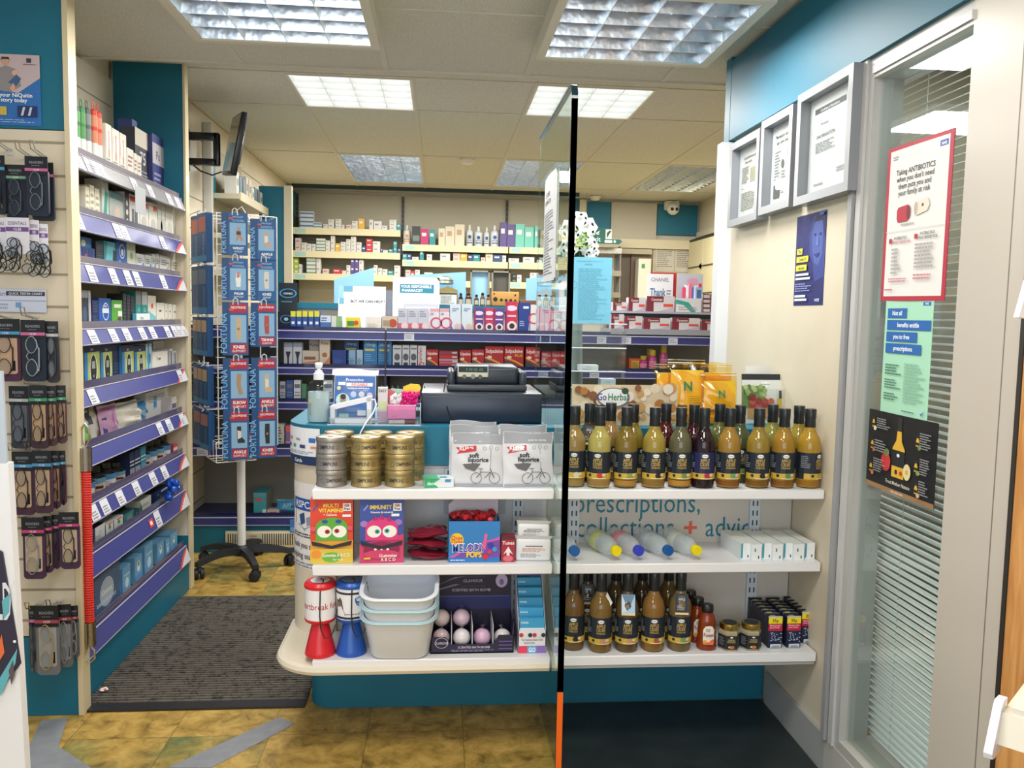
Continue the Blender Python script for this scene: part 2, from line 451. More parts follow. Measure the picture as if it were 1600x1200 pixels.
for xa, xb in zip(xs, xs[1:]):
    for ya, yb in zip(ys, ys[1:]):
        if xb - xa > .01 and not any(abs((xa + xb) / 2 - c[0]) < c[2] and abs((ya + yb) / 2 - c[1]) < c[3] for c in HOLES):
            mb.box(xa, xb, ya, yb, 2.46, 2.53, 'ceiling_tile')
for k in range(-4, 6):
    x = -.145 + .6 * k; mb.box(x - .011, x + .011, 4.1, 8.3, 2.4565, 2.4605, 'cdc9b8')
for y in (4.1, 4.74, 6.08, 7.36): mb.box(-3.2, 3.4, y - .011, y + .011, 2.456, 2.4605, 'cdc9b8')
mb.box(-3.2, 3.4, 3.86, 4.02, 2.45, 2.4605, 'c9c5b8')
struct('ceiling', mb)
mb = MB(); mb.box(-3.2, 1.3, 3.655, 3.675, 2.362, 2.46, 'cdc9bb'); struct('trim_1', mb)

# left wall with slat grooves
mb = MB(); mb.box(-1.6, -1.51, 2.80, 8.1, 0, 2.5, CREAM)
mb.box(-1.5, -1.36, 4.1, 8.1, 0, 2.46, CREAM)
for k in range(14):
    z = .25 + k * .17; mb.box(-1.3605, -1.3595, 4.1, 8.1, z - .004, z + .004, '8d8570')
struct('wall_left', mb)
mb = MB(); mb.box(-3.2, 3.4, 8.0, 8.1, 0, 2.5, 'cdc6b3'); struct('wall_back', mb)
mb = MB(); mb.box(2.5, 2.6, 3.3, 8.1, 0, 2.5, 'd6cdb2')
mb.box(2.47, 2.5, 3.4, 8.0, 2.12, 2.17, 'd9d0b6'); struct('wall_right_back', mb)

# right wall: cream panels, teal fascia, grey skirting
mb = MB(); mb.box(1.16, 1.26, 2.27, 3.28, 0, 2.37, CREAM)
mb.box(1.16, 1.30, -2.4, .60, 0, 2.37, CREAM); mb.box(1.16, 1.30, .60, 1.56, 2.04, 2.37, CREAM); mb.box(1.22, 1.30, .60, 1.56, 0, 2.04, '8a8478')
mb.box(1.16, 1.30, 1.56, 2.27, 2.04, 2.37, CREAM)
mb.box(1.16, 1.30, 1.56, 2.27, 0, .115, 'b9b5ad')
struct('wall_right', mb)
mb = MB(); mb.box(1.135, 1.1595, -1.0, 3.275, 2.045, 2.352, TEAL); struct('trim_2', mb)
mb = MB(); mb.box(1.148, 1.1595, 2.27, 2.72, 0, .115, 'a9aaa8')
mb.box(1.148, 1.1595, -.2, 2.27, 0, .115, 'b9b6ae'); struct('baseboard_right', mb)
mb = MB(); mb.box(1.11, 1.27, 3.28, 3.34, 0, 2.04, 'dfe1e6s'); mb.box(1.135, 1.27, 3.28, 3.34, 2.04, 2.46, TEAL); struct('trim_3', mb)

# consulting room seen through the window
mb = MB(); mb.box(2.9, 3.0, 1.0, 3.4, 0, 2.46, '9a9482'); mb.box(1.30, 2.9, 3.34, 3.40, 0, 2.46, 'a7a08c'); mb.box(1.30, 2.9, 1.0, 1.06, 0, 2.46, 'a39c88'); mb.box(1.30, 2.9, 1.0, 3.4, 2.40, 2.46, 'b5b09f')
struct('wall_consulting_room', mb)

# window_1: grey frame, pane
wz0, wz1, wy0, wy1 = .145, 1.99, 1.772, 2.190
w = bpy.data.objects.new('window_1', None); COL.objects.link(w); w['kind'] = 'structure'
mb = MB()
g = 'b0afacs'; g2 = 'bfbebds'
mb.box(1.150, 1.235, wy1, 2.272, .115, 2.045, g); mb.box(1.142, 1.15, 2.215, 2.24, .115, 2.045, g2)
mb.box(1.135, 1.15, 2.25, 2.272, .115, 2.045, '9b9b9d'); mb.box(1.1455, 1.1505, 2.243, 2.249, .115, 2.045, '3f4146')
mb.box(1.150, 1.235, 1.56, wy0, .115, 2.045, 'bfb7acs')
mb.box(1.1495, 1.1505, 1.604, 1.607, .115, 2.045, '77726a')
mb.box(1.150, 1.235, wy0, wy1, wz1, 2.045, g); mb.box(1.144, 1.15, wy0, wy1, 2.0, 2.02, g2)
mb.box(1.150, 1.235, wy0, wy1, .115, wz0, 'b5b1aas')
ob('window_frame', mb, w)
mb = MB(); mb.box(1.172, 1.178, wy0 - .003, wy1 + .003, wz0 - .003, wz1 + .003, 'window_glass'); ob('pane', mb, w)
t = thing('venetian_blind', 'white venetian blind with fine horizontal slats behind the tall interior window', 'blind', (1.262, (wy0 + wy1) / 2, wz0))
mb = MB()
for k in range(91):
    z = .012 + k * .0202
    mb.add([(-.0085, -.30, z - .004), (.0085, -.30, z + .001), (.0085, .33, z + .001), (-.0085, .33, z - .004), (0, -.30, z + .0005), (0, .33, z + .0005)], [(0, 4, 5, 3), (4, 1, 2, 5)], 'e9eceas')
ob('slats', mb, t)
mb = MB()
for y in (-.14, .14): mb.tube([(0, y, 0), (0, y, 1.85)], .0012, 'd8d8d4', 4)
ob('cord', mb, t)
mb = MB(); mb.box(-.015, .015, -.30, .33, 1.85, 1.885, 'd4d4d0'); ob('headrail', mb, t)
for i, (y, z, w_, h_, l) in enumerate([(2.55, 0, .6, .9, 'lower'), (2.55, .905, .5, .45, 'upper')]):
    tag(ob('cardboard_box', MB().box(-.25, .25, -w_ / 2, w_ / 2, 0, h_, '9a6f3f'), None, (2.2, y, z)), 'large brown cardboard box behind the blind, the %s of the stack' % l, 'box')

area('consulting_room_fill', (1.9, 2.3, 2.38), (0, 0, 0), .6, 1.2, 22, (.95, .98, 1))  # unseen lamp added to brighten the room and the blind slats
# far right: dark gap and the oak door leaf
mb = MB(); mb.box(1.150, 1.215, 1.553, 1.5595, 0, 2.04, 'b9b2a6s'); struct('trim_4', mb)
d = bpy.data.objects.new('door_1', None); COL.objects.link(d); d['kind'] = 'structure'
ob('door_leaf', MB().box(1.145, 1.19, .66, 1.538, .005, 2.02, 'oak'), d)
ob('door_gap_shade', MB().box(1.143, 1.19, 1.539, 1.551, .005, 2.02, '2b2622'), d)  # dark strip standing in for the shaded gap beside the leaf

# back wall right-hand part: cream, teal and grey panels, doorway
def backbox(name, p0, p1, Y, th, key, kind=True):
    a = onY(*p0, Y); b = onY(*p1, Y)
    mb = MB(); mb.box(a.x, b.x, Y, Y + th, min(a.z, b.z), max(a.z, b.z), key)
    return struct(name, mb)
mb = MB()
def addp(mb, x0, y0, x1, y1, Y, th, key):
    a = onY(x0, (y0 + y1) / 2, Y); b = onY(x1, (y0 + y1) / 2, Y); m = (x0 + x1) / 2
    mb.box(a.x, b.x, Y, Y + th, onY(m, y1, Y).z, onY(m, y0, Y).z, key)
addp(mb, 903, 312, 914, 560, 7.94, .06, 'd9cfb3'); addp(mb, 914, 315, 954, 366, 7.96, .04, TEAL); addp(mb, 888, 308, 903, 380, 7.97, .03, TEAL)
addp(mb, 955, 317, 1026, 374, 7.95, .05, 'bcb5a2'); addp(mb, 1027, 320, 1090, 367, 7.96, .04, TEAL)
addp(mb, 914, 374, 1092, 388, 7.93, .07, 'd9cfae'); addp(mb, 1019, 378, 1092, 480, 7.97, .03, 'd2c8ab')
addp(mb, 908, 388, 1019, 396, 7.90, .1, 'b5ab8f')
addp(mb, 985, 392, 1019, 500, 7.96, .04, '7a6653')
addp(mb, 960, 388, 986, 500, 7.985, .015, '6e6152')
struct('wall_back_panels', mb)
mb = MB()
addp(mb, 405, 291, 449, 500, 5.9, .05, TEAL); addp(mb, 444, 290, 456, 600, 5.88, .05, 'd6cdb4')
struct('wall_partition', mb)
mb = MB(); addp(mb, 456, 299, 905, 304, 7.62, .03, '1e3236')
a = onY(456, 300, 7.62); b = onY(905, 300, 7.62)
mb2 = MB(); mb2.box(a.x, b.x, 7.6, 7.64, 2.428, 2.46, '1e3236'); struct('trim_5', mb2)
# metal racks inside the doorway
t = thing('storage_rack', 'pale metal storage rack seen through the doorway at the back', 'rack', (1.55, 7.85, 0))
for k, z in enumerate((1.52, 1.72, 1.93)):
    ob('shelf', MB().box(-.16, .14, -.12, .07, z, z + .05, 'd9d6cfm'), t)
ob('upright', MB().box(-.17, -.16, -.1, .07, 0, 2.0, '8b8680'), t)
ob('upright', MB().box(.13, .14, -.1, .07, 0, 2.0, '8b8680'), t)
a = onY(998, 404, 7.8); b = onY(1017, 404, 7.8)
t = thing('wall_cabinet', 'narrow white cabinet standing in the doorway at the back', 'cabinet', ((a.x + b.x) / 2, 7.85, 0))
ob('body', MB().box(-.06, .06, -.06, .08, 0, a.z, 'ddd8c4'), t); ob('indicator', MB().box(-.03, .0, -.064, -.0605, a.z - .09, a.z - .05, '3f8f5a'), t)

# floor coverings
t = thing('ribbed_mat', 'dark grey ribbed entrance mat with a rubber edge in the left aisle', 'mat', (-.79, 3.32, 0))
mb = MB(); x0, x1, y0, y1 = -.386, .350, -.51, .56
n = 56
vs = []; fs = []
for i in range(n * 2 + 1):
    y = y0 + (y1 - y0) * i / (n * 2); z = .006 if i % 2 else .0105
    vs += [(x0, y, z), (x1, y, z)]
mb.box(x0, x1, y0, y1, .0005, .004, '1d1b1aq')
for i in range(n):
    y = y0 + (y1 - y0) * i / n; e = (y1 - y0) / n
    mb.add([(x0, y, .004), (x1, y, .004), (x1, y + e * .12, .0105), (x0, y + e * .12, .0105), (x1, y + e * .5, .0105), (x0, y + e * .5, .0105), (x1, y + e * .62, .004), (x0, y + e * .62, .004)], [(0, 1, 2, 3), (3, 2, 4, 5), (5, 4, 6, 7)], 'ribbed_carpet')
ob('pile', mb, t)
ob('rubber_edge', MB().box(x0, x1, y0 - .05, y0, 0.0005, .008, '2c2a2bs'), t)
tag(ob('floor_mat', MB().box(.358, 1.146, 1.6, 2.742, .0005, .004, 'dark_vinyl')), 'smooth dark grey floor mat in the corner under the cider bottles', 'mat')
def strip(p, name, label):
    global TH_; TH_ = globals().get('TH_', .0008) + .0005
    vs = [(*onZ(x, y, 0).xy, TH_) for x, y in p]
    mb = MB(); mb.add([(v[0], v[1], .0004) for v in vs] + vs, [(4, 5, 6, 7), (0, 1, 5, 4), (1, 2, 6, 5), (2, 3, 7, 6), (3, 0, 4, 7)], 'grey_tape')
    tag(ob(name, mb), label, 'tape')
strip([(262, 1200), (330, 1200), (461, 1131), (436, 1121)], 'floor_tape', 'grey duct tape strip slanting across the tiles right of the white display')
strip([(18, 1225), (80, 1200), (106, 1122), (64, 1127)], 'floor_tape', 'grey duct tape strip running up to the teal plinth by the white display')
strip([(40, 1170), (52, 1202), (176, 1222), (92, 1168)], 'floor_tape', 'short grey duct tape strip crossing another at the bottom left corner')
o = MB(); o.ball((0, 0, .006), .013, 'e9dcd8', rz=.005, bumps=.3); o.ball((.006, -.004, .007), .006, 'c8384a', rz=.004)
p = onZ(162, 1080, .01); tag(ob('paper_scrap', o, None, (p.x, p.y, .010)), 'tiny red and white paper scrap on the ribbed mat', 'litter')

# ------------------------------------------------------------------ ceiling lights
def light_fitting(label, cx, cy, zc, drop, w, d, nx, ny, lit, group=None):
    t = thing('ceiling_light', label, 'light', (cx, cy, zc), 0, group)
    fr = .03 if drop else .012; hw = w / 2; hd = d / 2; z0 = -drop if drop else -.006
    mb = MB(); k = 'd9d4c2'
    if drop:
        for (a0, a1, b0, b1) in ((-hw - fr, -hw, -hd - fr, hd + fr), (hw, hw + fr, -hd - fr, hd + fr), (-hw, hw, -hd - fr, -hd), (-hw, hw, hd, hd + fr)):
            mb.box(a0, a1, b0, b1, z0, -.004, k)
    else:
        for (a0, a1, b0, b1) in ((-hw - fr, -hw, -hd - fr, hd + fr), (hw, hw + fr, -hd - fr, hd + fr), (-hw, hw, -hd - fr, -hd), (-hw, hw, hd, hd + fr)):
            mb.box(a0, a1, b0, b1, z0, -.001, 'dcd9cf')
    ob('frame', mb, t)
    top = -.005; bot = z0 + .006
    H = top - bot
    if not drop: top = .055; bot = -.002; H = top - bot
    mb = MB(); mb.box(-hw, hw, -hd, hd, top - .004, top, 'lamp_white' if lit else 'e4ebefs'); ob('reflector', mb, t)
    if not lit:
        for i in range(nx):
            x = -hw + w * (i + .5) / nx
            ob('tube', MB().tube([(x, -hd + .01, top - .012), (x, hd - .01, top - .012)], .008, 'lamp_tube', 8), t)
    mb = MB(); m = 'e8ecec' if lit else 'louvre_mirror'
    for i in range(nx + 1):
        x = -hw + w * i / nx; b = .004 if lit else .012
        mb.add([(x - b, -hd, top - .006), (x + b, -hd, top - .006), (x + .001, -hd, bot), (x - .001, -hd, bot), (x - b, hd, top - .006), (x + b, hd, top - .006), (x + .001, hd, bot), (x - .001, hd, bot)],
               [(0, 3, 7, 4), (1, 5, 6, 2), (3, 2, 6, 7)], m)
    for j in range(ny + 1):
        y = -hd + d * j / ny; b = .004 if lit else .014
        mb.add([(-hw, y - b, top - .006), (-hw, y + b, top - .006), (-hw, y + .001, bot), (-hw, y - .001, bot), (hw, y - b, top - .006), (hw, y + b, top - .006), (hw, y + .001, bot), (hw, y - .001, bot)],
               [(0, 3, 7, 4), (1, 5, 6, 2), (3, 2, 6, 7)], m)
    ob('louvre', mb, t)
light_fitting('large silver louvred ceiling light in a deep frame, left of the two nearest', -.56, 2.84, 2.37, .07, .60, .62, 4, 5, False)
light_fitting('large silver louvred ceiling light in a deep frame, right of the two nearest', .68, 2.87, 2.37, .07, .60, .62, 4, 5, False)
light_fitting('bright white square ceiling light panel, left of the lit pair', -.445, 4.43, 2.46, 0, .575, .6, 4, 5, True)
light_fitting('bright white square ceiling light panel behind the top of the glass screen', .755, 4.43, 2.46, 0, .575, .6, 4, 5, True)
light_fitting('long silver louvred ceiling light near the back, left of the three', -.445, 6.72, 2.46, 0, .57, 1.22, 4, 12, False)
light_fitting('long silver louvred ceiling light near the back, middle of the three behind the glass screen', .755, 6.72, 2.46, 0, .57, 1.22, 4, 12, False)
light_fitting('long silver louvred ceiling light near the back, right of the three', 1.955, 6.72, 2.46, 0, .57, 1.22, 4, 12, False)
for (x, y, l) in ((730, 249, 'white round smoke detector on the ceiling between the two far left lights'), (930, 307, 'white round smoke detector on the ceiling above the exit sign')):
    p = onZ(x, y, 2.455); t = thing('smoke_detector', l, 'smoke detector', (p.x, p.y, 2.4555))
    ob('base', MB().cyl(0, 0, -.012, 0, .055, 'e3dfd2'), t); ob('sensor', MB().lathe([(.045, -.012), (.04, -.03), (.02, -.038)], 'e9e6da'), t)
p = onY(1050, 322, 7.9)
t = thing('dome_camera', 'white dome security camera high on the teal back panel', 'camera', (p.x, 7.9, p.z))
ob('mount', MB().rbox(-.07, .07, -.03, .06, -.04, .05, 'e4e2da', .02), t)
mb = MB(); mb.ball((0, -.04, -.03), .06, 'e9e7e0'); ob('housing', mb, t)
ob('lens', MB().ball((-.022, -.092, -.04), .016, '2a2a2c').ball((.022, -.092, -.04), .016, '2a2a2c'), t)

# ------------------------------------------------------------------ left: slatwall end panel and aisle shelving
t = thing('slatwall_panel', 'cream slatwall end panel with teal top and plinth, hung with reading glasses', 'slatwall', (-1.9, 2.745, 0))
mb = MB(); mb.box(-.5, .745, 0, .045, .27, 1.882, CREAM)
for k in range(16):
    z = 1.845 - k * .1015
    if z > .28: mb.box(-.5, .74, -.0008, .001, z - .004, z + .004, '9b8f78')
ob('board', mb, t)
ob('header_panel', MB().box(-.5, .735, 0, .045, 1.885, 2.36, TEAL), t)
ob('plinth', MB().box(-.5, .735, 0.0, .045, .001, .265, TEAL), t)
ob('edge_trim', MB().box(.735, .751, -.006, .05, .001, 2.36, 'd8cba9s'), t)

t = thing('wall_shelving_unit', 'tall cream aisle shelving unit with nine purple price rails and a teal plinth', 'shelving', (-1.19, 2.80, 0))
L = 1.19
mb = MB(); mb.box(-.315, -.30, 0, L + .02, .02, 2.36, 'd0c8b4')
for z in (2.08, 2.24): mb.box(-.301, -.2992, 0, L, z - .003, z + .003, '8d8570')
ob('back_panel', mb, t)
mb = MB(); mb.box(-.30, .008, L + .022, L + .06, .26, 1.80, CREAM); ob('end_panel', mb, t)
mb = MB(); mb.box(-.30, .008, L + .022, L + .06, 1.80, 2.45, TEAL); ob('end_header', mb, t)
mb = MB(); mb.box(-.30, .008, L + .022, L + .06, .001, .26, TEAL); mb.box(-.30, .012, 0.0, L, .001, .15, TEAL); ob('plinth', mb, t)
mb = MB(); mb.box(.008, .018, L + .015, L + .065, .001, 2.45, 'd8cba9s'); ob('end_trim', mb, t)
RAILS = [(1.84, 1.785), (1.648, 1.588), (1.484, 1.42), (1.264, 1.212), (1.062, 1.006), (.857, .802), (.661, .604), (.487, .416), (.218, .148)]
TICK = [[.02, .1, .13, .18, .45, .6, .8, .9], [.02, .3, .36, .72], [.1, .26, .38, .46, .72], [.1, .25, .36, .5, .6, .76, .84, .9, .96], [.09, .9], [.02, .66, .76, .92], [.0, .08, .16, .28, .42, .58, .7], [.62], []]
for i, (zt, zb) in enumerate(RAILS):
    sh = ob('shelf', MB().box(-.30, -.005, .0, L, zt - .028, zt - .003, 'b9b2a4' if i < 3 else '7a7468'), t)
    mb = MB(); silver = i < 1
    key = '8e8d92s' if silver else '45498as'
    mb.add([(.000, 0, zt), (.022, 0, zb), (.022, L, zb), (.000, L, zt), (-.006, 0, zt), (-.006, L, zt), (.014, 0, zb - .003), (.014, L, zb - .003)], [(0, 1, 2, 3), (4, 0, 3, 5), (1, 6, 7, 2), (0, 4, 6, 1), (3, 2, 7, 5)], key)
    mb.tube([(.001, 0, zt), (.001, L, zt)], .0025, 'b9b7bds', 5); mb.tube([(.021, 0, zb), (.021, L, zb)], .0025, '9a98a6s', 5)
    P = Flat((.0225, 0, zb), (0, L, 0), (-.0225, 0, zt - zb))
    if not silver: mb.art(P, [('p', [(.86, 0), (1, 0), (1, .85), (.93, .5)], 'd9d6dds'), ('p', [(.86, .0), (.885, 0), (.95, .5), (1, .8), (1, .95), (.93, .6)], 'd85a48s')])
    for u in TICK[i]:
        mb.art(P, [('r', u, u + .055, .06, .94, 'd5d6de'), ('l', u + .008, u + .047, .12, .6, '7a7a86', 3)], .0012)
    if i == 7: mb.art(P, [('r', .56, .6, .3, .75, 'd2453f'), ('r', .57, .59, .42, .62, 'ece5e0')], .0012)
    ob('price_rail', mb, sh)
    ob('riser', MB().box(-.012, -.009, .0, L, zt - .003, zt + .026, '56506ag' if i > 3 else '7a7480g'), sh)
# hanging shelf flag and the red barrier rope
tag(ob('shelf_flag', MB().box(-.001, 0, -.055, .055, -.10, 0, 'a9adb2'), None, (-1.15, 3.35, 1.80)), 'grey blank card flag hanging from the top price rail', 'sign')
t = thing('barrier_rope', 'red coiled barrier rope hanging from a clip at the near end of the aisle shelves', 'rope', (-1.138, 2.772, -.055))
mb = MB(); mb.tube([(0, 0, .865), (0, 0, .36)], .0135, 'c1251f', 10)
h = []
for i in range(620):
    a = i * .62; h.append((.0125 * math.cos(a), .0125 * math.sin(a), .862 - i * .50 / 620))
mb.tube(h, .0034, 'd8352a', 5); ob('coil', mb, t)
ob('ferrule', MB().cyl(0, 0, .865, .94, .019, 'a6a3a0m'), t)
ob('ferrule', MB().cyl(0, 0, .28, .36, .019, 'a79f92m'), t)
ob('clip', MB().tube([(0, 0, .94), (-.012, 0, .965), (-.012, 0, 1.0), (0, 0, 1.02), (.012, 0, 1.0), (.012, 0, .965)], .0035, 'b5b2aem', 6, True), t)
ob('hook', MB().tube([(0, 0, .28), (-.014, 0, .262), (-.014, 0, .235), (0, 0, .222), (.014, 0, .235), (.014, 0, .262)], .0035, 'b5b2aem', 6, True), t)

# ------------------------------------------------------------------ service counter
S1, S2, S3 = .836, .614, .334          # shelf tops
YF, YB = 2.36, 2.595
t = counter = thing('service_counter', 'long pharmacy counter with three white open shelves, cream rounded end and teal top and plinth', 'counter', (.35, 2.7, 0))
ox, oy = .35, 2.7
def W(pts): return [(x - ox, y - oy) for x, y in pts]
def arc(cx, cy, r, a0, a1, n=10): return [(cx + r * math.cos(math.radians(a0 + (a1 - a0) * i / n)), cy + r * math.sin(math.radians(a0 + (a1 - a0) * i / n))) for i in range(n + 1)]
mb = MB()      # cream carcass with a rounded left end
mb.prism(W([(1.155, YB + .02), (1.155, 3.0), (-.465, 3.0)] + [(x, y) for x, y in arc(-.315, YB + .14, .15, 180, 270, 12)] + [(-.31, YB + .0)]), .2, .87, CREAM, True)
ob('carcass', mb, t)
mb = MB(); mb.box(-.30 - ox, .345 - ox, YB - oy - .004, YB + .02 - oy, .2, .862, 'cfd2d6'); ob('back_panel', mb, t)
mb = MB(); mb.box(.352 - ox, 1.157 - ox, YB - oy - .004, YB + .02 - oy, .2, .862, 'cfcac2'); ob('back_panel', mb, t)
mb = MB(); mb.prism(W([(1.155, 2.575), (1.155, 3.12), (-.475, 3.12)] + arc(-.325, 2.725, .15, 180, 270, 12)), .868, .988, TEAL, True); ob('worktop_fascia', mb, t)
mb = MB(); mb.prism(W([(1.155, 2.752), (1.155, 3.0), (-.425, 3.0)] + arc(-.345, 2.832, .08, 180, 270, 10)), .001, .3, TEAL, True); ob('plinth', mb, t)
mb = MB()
out = arc(-.33, 2.50, .135, 180, 270, 12)
mb.prism(W([(.337, 2.372), (.337, 2.75), (-.465, 2.75)] + [(x, y) for x, y in out]), .288, .318, 'd8cfbb', True)
ob('base_ledge', mb, t)
mb = MB(); mb.prism(W([(1.155, 2.372), (1.155, 2.75), (.353, 2.75), (.353, 2.372)]), .292, .318, 'c3c2c2')
ob('base_ledge', mb, t)
mb = MB(); mb.tube([(x - ox, y - oy, .303) for x, y in [(-.465, 2.75), (-.465, 2.62)] + out + [(.335, 2.368)]], .0150, 'd8cfbbs', 8); ob('ledge_nosing', mb, t)
for (xa, xb, nm) in ((-.355, .338, 'l'), (.352, 1.155, 'r')):
    for z in (S1, S2, S3):
        yb = YB - .004
        mb = MB(); mb.rbox(xa - ox, xb - ox, YF - oy, yb - oy, z - .03, z, 'e9e9ebs', .003, 1); ob('shelf', mb, t)
for x in (-.20, .255, .435, 1.03):
    mb = MB(); mb.box(x - .017 - ox, x + .017 - ox, YB - .016 - oy, YB - .004 - oy, .3, .86, 'cfd9e4s')
    for k in range(17):
        z = .32 + k * .032
        for dx in (-.007, .007): mb.box(x + dx - .0022 - ox, x + dx + .0022 - ox, YB - .0166 - oy, YB - .0160 - oy, z, z + .017, '35404a')
    ob('upright', mb, t)
# lettering painted on the back panel
def wallart(name, label, cat, O, U, V, base, art, th=.0012, kind=None, group=None, bend=0):
    """a thin printed sheet; O is the lower-left front corner"""
    O = Vector(O); U = Vector(U); V = Vector(V); Nn = U.cross(V).normalized()
    mb = MB(); n = 1 if not bend else 6
    P = Flat((0, 0, 0), U, V, bend)
    if n == 1:
        b = [Vector((0, 0, 0)), U, U + V, V]
        mb.add([p - Nn * th for p in b] + b, [(3, 2, 1, 0), (4, 5, 6, 7), (0, 1, 5, 4), (1, 2, 6, 5), (2, 3, 7, 6), (3, 0, 4, 7)], base)
    else:
        mb.grid(lambda u, v: P(u, v, 0), 8, 1, base); mb.grid(lambda u, v: P(1 - u, v, -th), 8, 1, base)
    mb.art(P, art, .0002)
    o = ob(name, mb, None, O)
    return tag(o, label, cat, group, kind)
tl = '1c7c93'
a = onY(905, 802, YB - .0045)
lw = 1.157 - .352
PX = lambda x: (solX(x, YB - .005, .73) - .39) / .53
za = (onY(1000, 800, YB).z - .33) / .53; zb = (onY(1000, 838, YB).z - .33) / .53
P = [('t', 'prescriptions,', PX(997), za, .125, tl, .41 / .53, 0, .0), ('t', 'collections', PX(978), zb, .125, tl, .32 / .53, 0, .0), ('t', '+', PX(1080), zb, .11, 'e0644a', 1, 0, .02), ('t', 'advice', PX(1147), zb, .125, tl, .185 / .53, 0, .0)]
for it in P:
    mb = MB(); mb.art(Flat((.39 - ox, YB - .0044 - oy, .33), (.53, 0, 0), (0, 0, .53)), [it]); ob('lettering', mb, t)
mb = MB(); mb.rbox(.02 - ox, .215 - ox, YB - .012 - oy, YB - .004 - oy, .71, .855, 'b9c3cbs', .004)
mb.art(Flat((.03 - ox, YB - .0125 - oy, .72), (.175, 0, 0), (0, 0, .13)), [('r', 0, 1, .28, 1, '1b5d78'), ('t', 'FACE MASKS', .55, .62, .16, 'a9d5e6', .8)]); ob('printed_panel', mb, t)

# card logos sticker and animal charity sticker on the rounded end
P = Round(-.325, 2.725, .1512, 190, 255, .862, .978)
mb = MB(); mb.art(P, [('r', 0, 1, 0, 1, 'e8ebf0'), ('r', 0, 1, 0, .24, '17305c'), ('t', 'Cards', .5, .06, .1, 'f2f4f8', .6), ('e', .17, .68, .055, 'd7372b'), ('e', .26, .68, .055, 'e99a2b'), ('t', 'VISA', .5, .64, .07, '27438c'),
                  ('r', .78, .92, .62, .74, '2f6fc0'), ('r', .1, .22, .45, .54, '31508f'), ('r', .34, .44, .45, .54, '4f9c8f'), ('r', .56, .7, .45, .54, '3a3f70'), ('r', .82, .95, .46, .52, 'e08a60'), ('l', .08, .95, .28, .38, '9aa4b5', 2)], 0)
ob('sticker', mb, counter, (-ox, -oy, 0))
P = Round(-.315, YB + .14, .1512, 186, 268, .525, .80)
mb = MB(); mb.art(P, [('r', 0, 1, 0, 1, 'ebe7e6'), ('r', 0, .13, .55, .86, '5a3a3a'), ('p', [(.26, .68), (.74, .68), (.74, .52), (.5, .44), (.26, .52)], '2a5f9c'), ('p', [(.31, .66), (.69, .66), (.69, .53), (.5, .47), (.31, .53)], 'ebe7e6'),
                  ('p', [(.38, .62), (.5, .66), (.52, .54), (.42, .5)], '2a4f7c'), ('p', [(.54, .6), (.68, .64), (.66, .54), (.56, .5)], '8d96b8'), ('p', [(.34, .51), (.66, .52), (.5, .455)], '3f8f95'),
                  ('r', .22, .78, .68, .82, '2456a6'), ('t', 'RSPCA', .5, .71, .08, 'f2f4f8', .5), ('l', .2, .9, .36, .42, '4a4a52', 2),
                  ('t', 'Thank you so much for', .62, .24, .07, '3a3a40', .95), ('t', 'helping our animals', .6, .12, .07, '3a3a40', .9), ('l', .1, .95, .01, .08, '8c8c92', 2)], 0)
ob('sticker', mb, counter, (-ox, -oy, 0))

# ------------------------------------------------------------------ glass screen
t = thing('glass_screen', 'tall clear glass partition standing end-on at the middle of the counter', 'screen', (.345, 2.2, 0))
gz, gy = 1.95, .74; r = .045; yc = .004
prof = [(yc, 0), (.368, 0), (.368, .99), (gy, .99), (gy, gz)] + [(yc + r - r * math.sin(math.radians(a)), gz - r + r * math.cos(math.radians(a))) for a in range(0, 91, 10)]
mb = MB()
m = len(prof)
mb.add([(-.006, y, z) for y, z in prof] + [(.006, y, z) for y, z in prof], [tuple(range(m - 1, -1, -1)), tuple(range(m, 2 * m))], 'glass')
ob('pane', mb, t, (0, 0, .002))
mb = MB(); ed = prof[4:] + [(yc, .0)]
for sgn in (1,):
    vs = []; e2 = [(y, z) for y, z in ed]
    for y, z in e2: vs += [(-.0085, y - .003, z), (.0085, y - .003, z)]
    mb.add(vs, [(2 * i, 2 * i + 1, 2 * i + 3, 2 * i + 2) for i in range(len(e2) - 1)], '14343eg')
    mb.box(-.0085, .0085, yc - .003, yc + .006, 0, gz - r, '14343eg', front='14343eg')
    mb.box(-.002, .0, gy - .001, gy, .99, gz, '4a6c66g')
ob('polished_edge', mb, t, (0, 0, .002))
zo = onY(866, 1082, 2.2).z
ob('orange_tape', MB().box(-.008, .008, -.0015, .001, .02, zo, 'f26a1bs'), t)

# two-part notice taped on the left face of the glass
a = onX(864, 440, .338)
y0 = solY(881, .338, 1.7); y1 = solY(866, .338, 1.7)
wallart('taped_notice', 'white printed notice with black taped ends stuck high on the glass screen', 'notice', (.3355, 2.72, 1.445), (0, -.29, 0), (0, 0, .325), 'dfe0e2',
        [('t', 'CUSTOMER', .42, .80, .045, '55585c', .6), ('t', 'INFORMATION', .42, .73, .045, '55585c', .6), ('l', .12, .85, .06, .66, '8b8e93', 22), ('p', [(0, 1), (1, 1), (1, .975), (0, .975)], '26282b'), ('p', [(0, 0), (1, 0), (1, .02), (0, .02)], '26282b')], bend=.006)

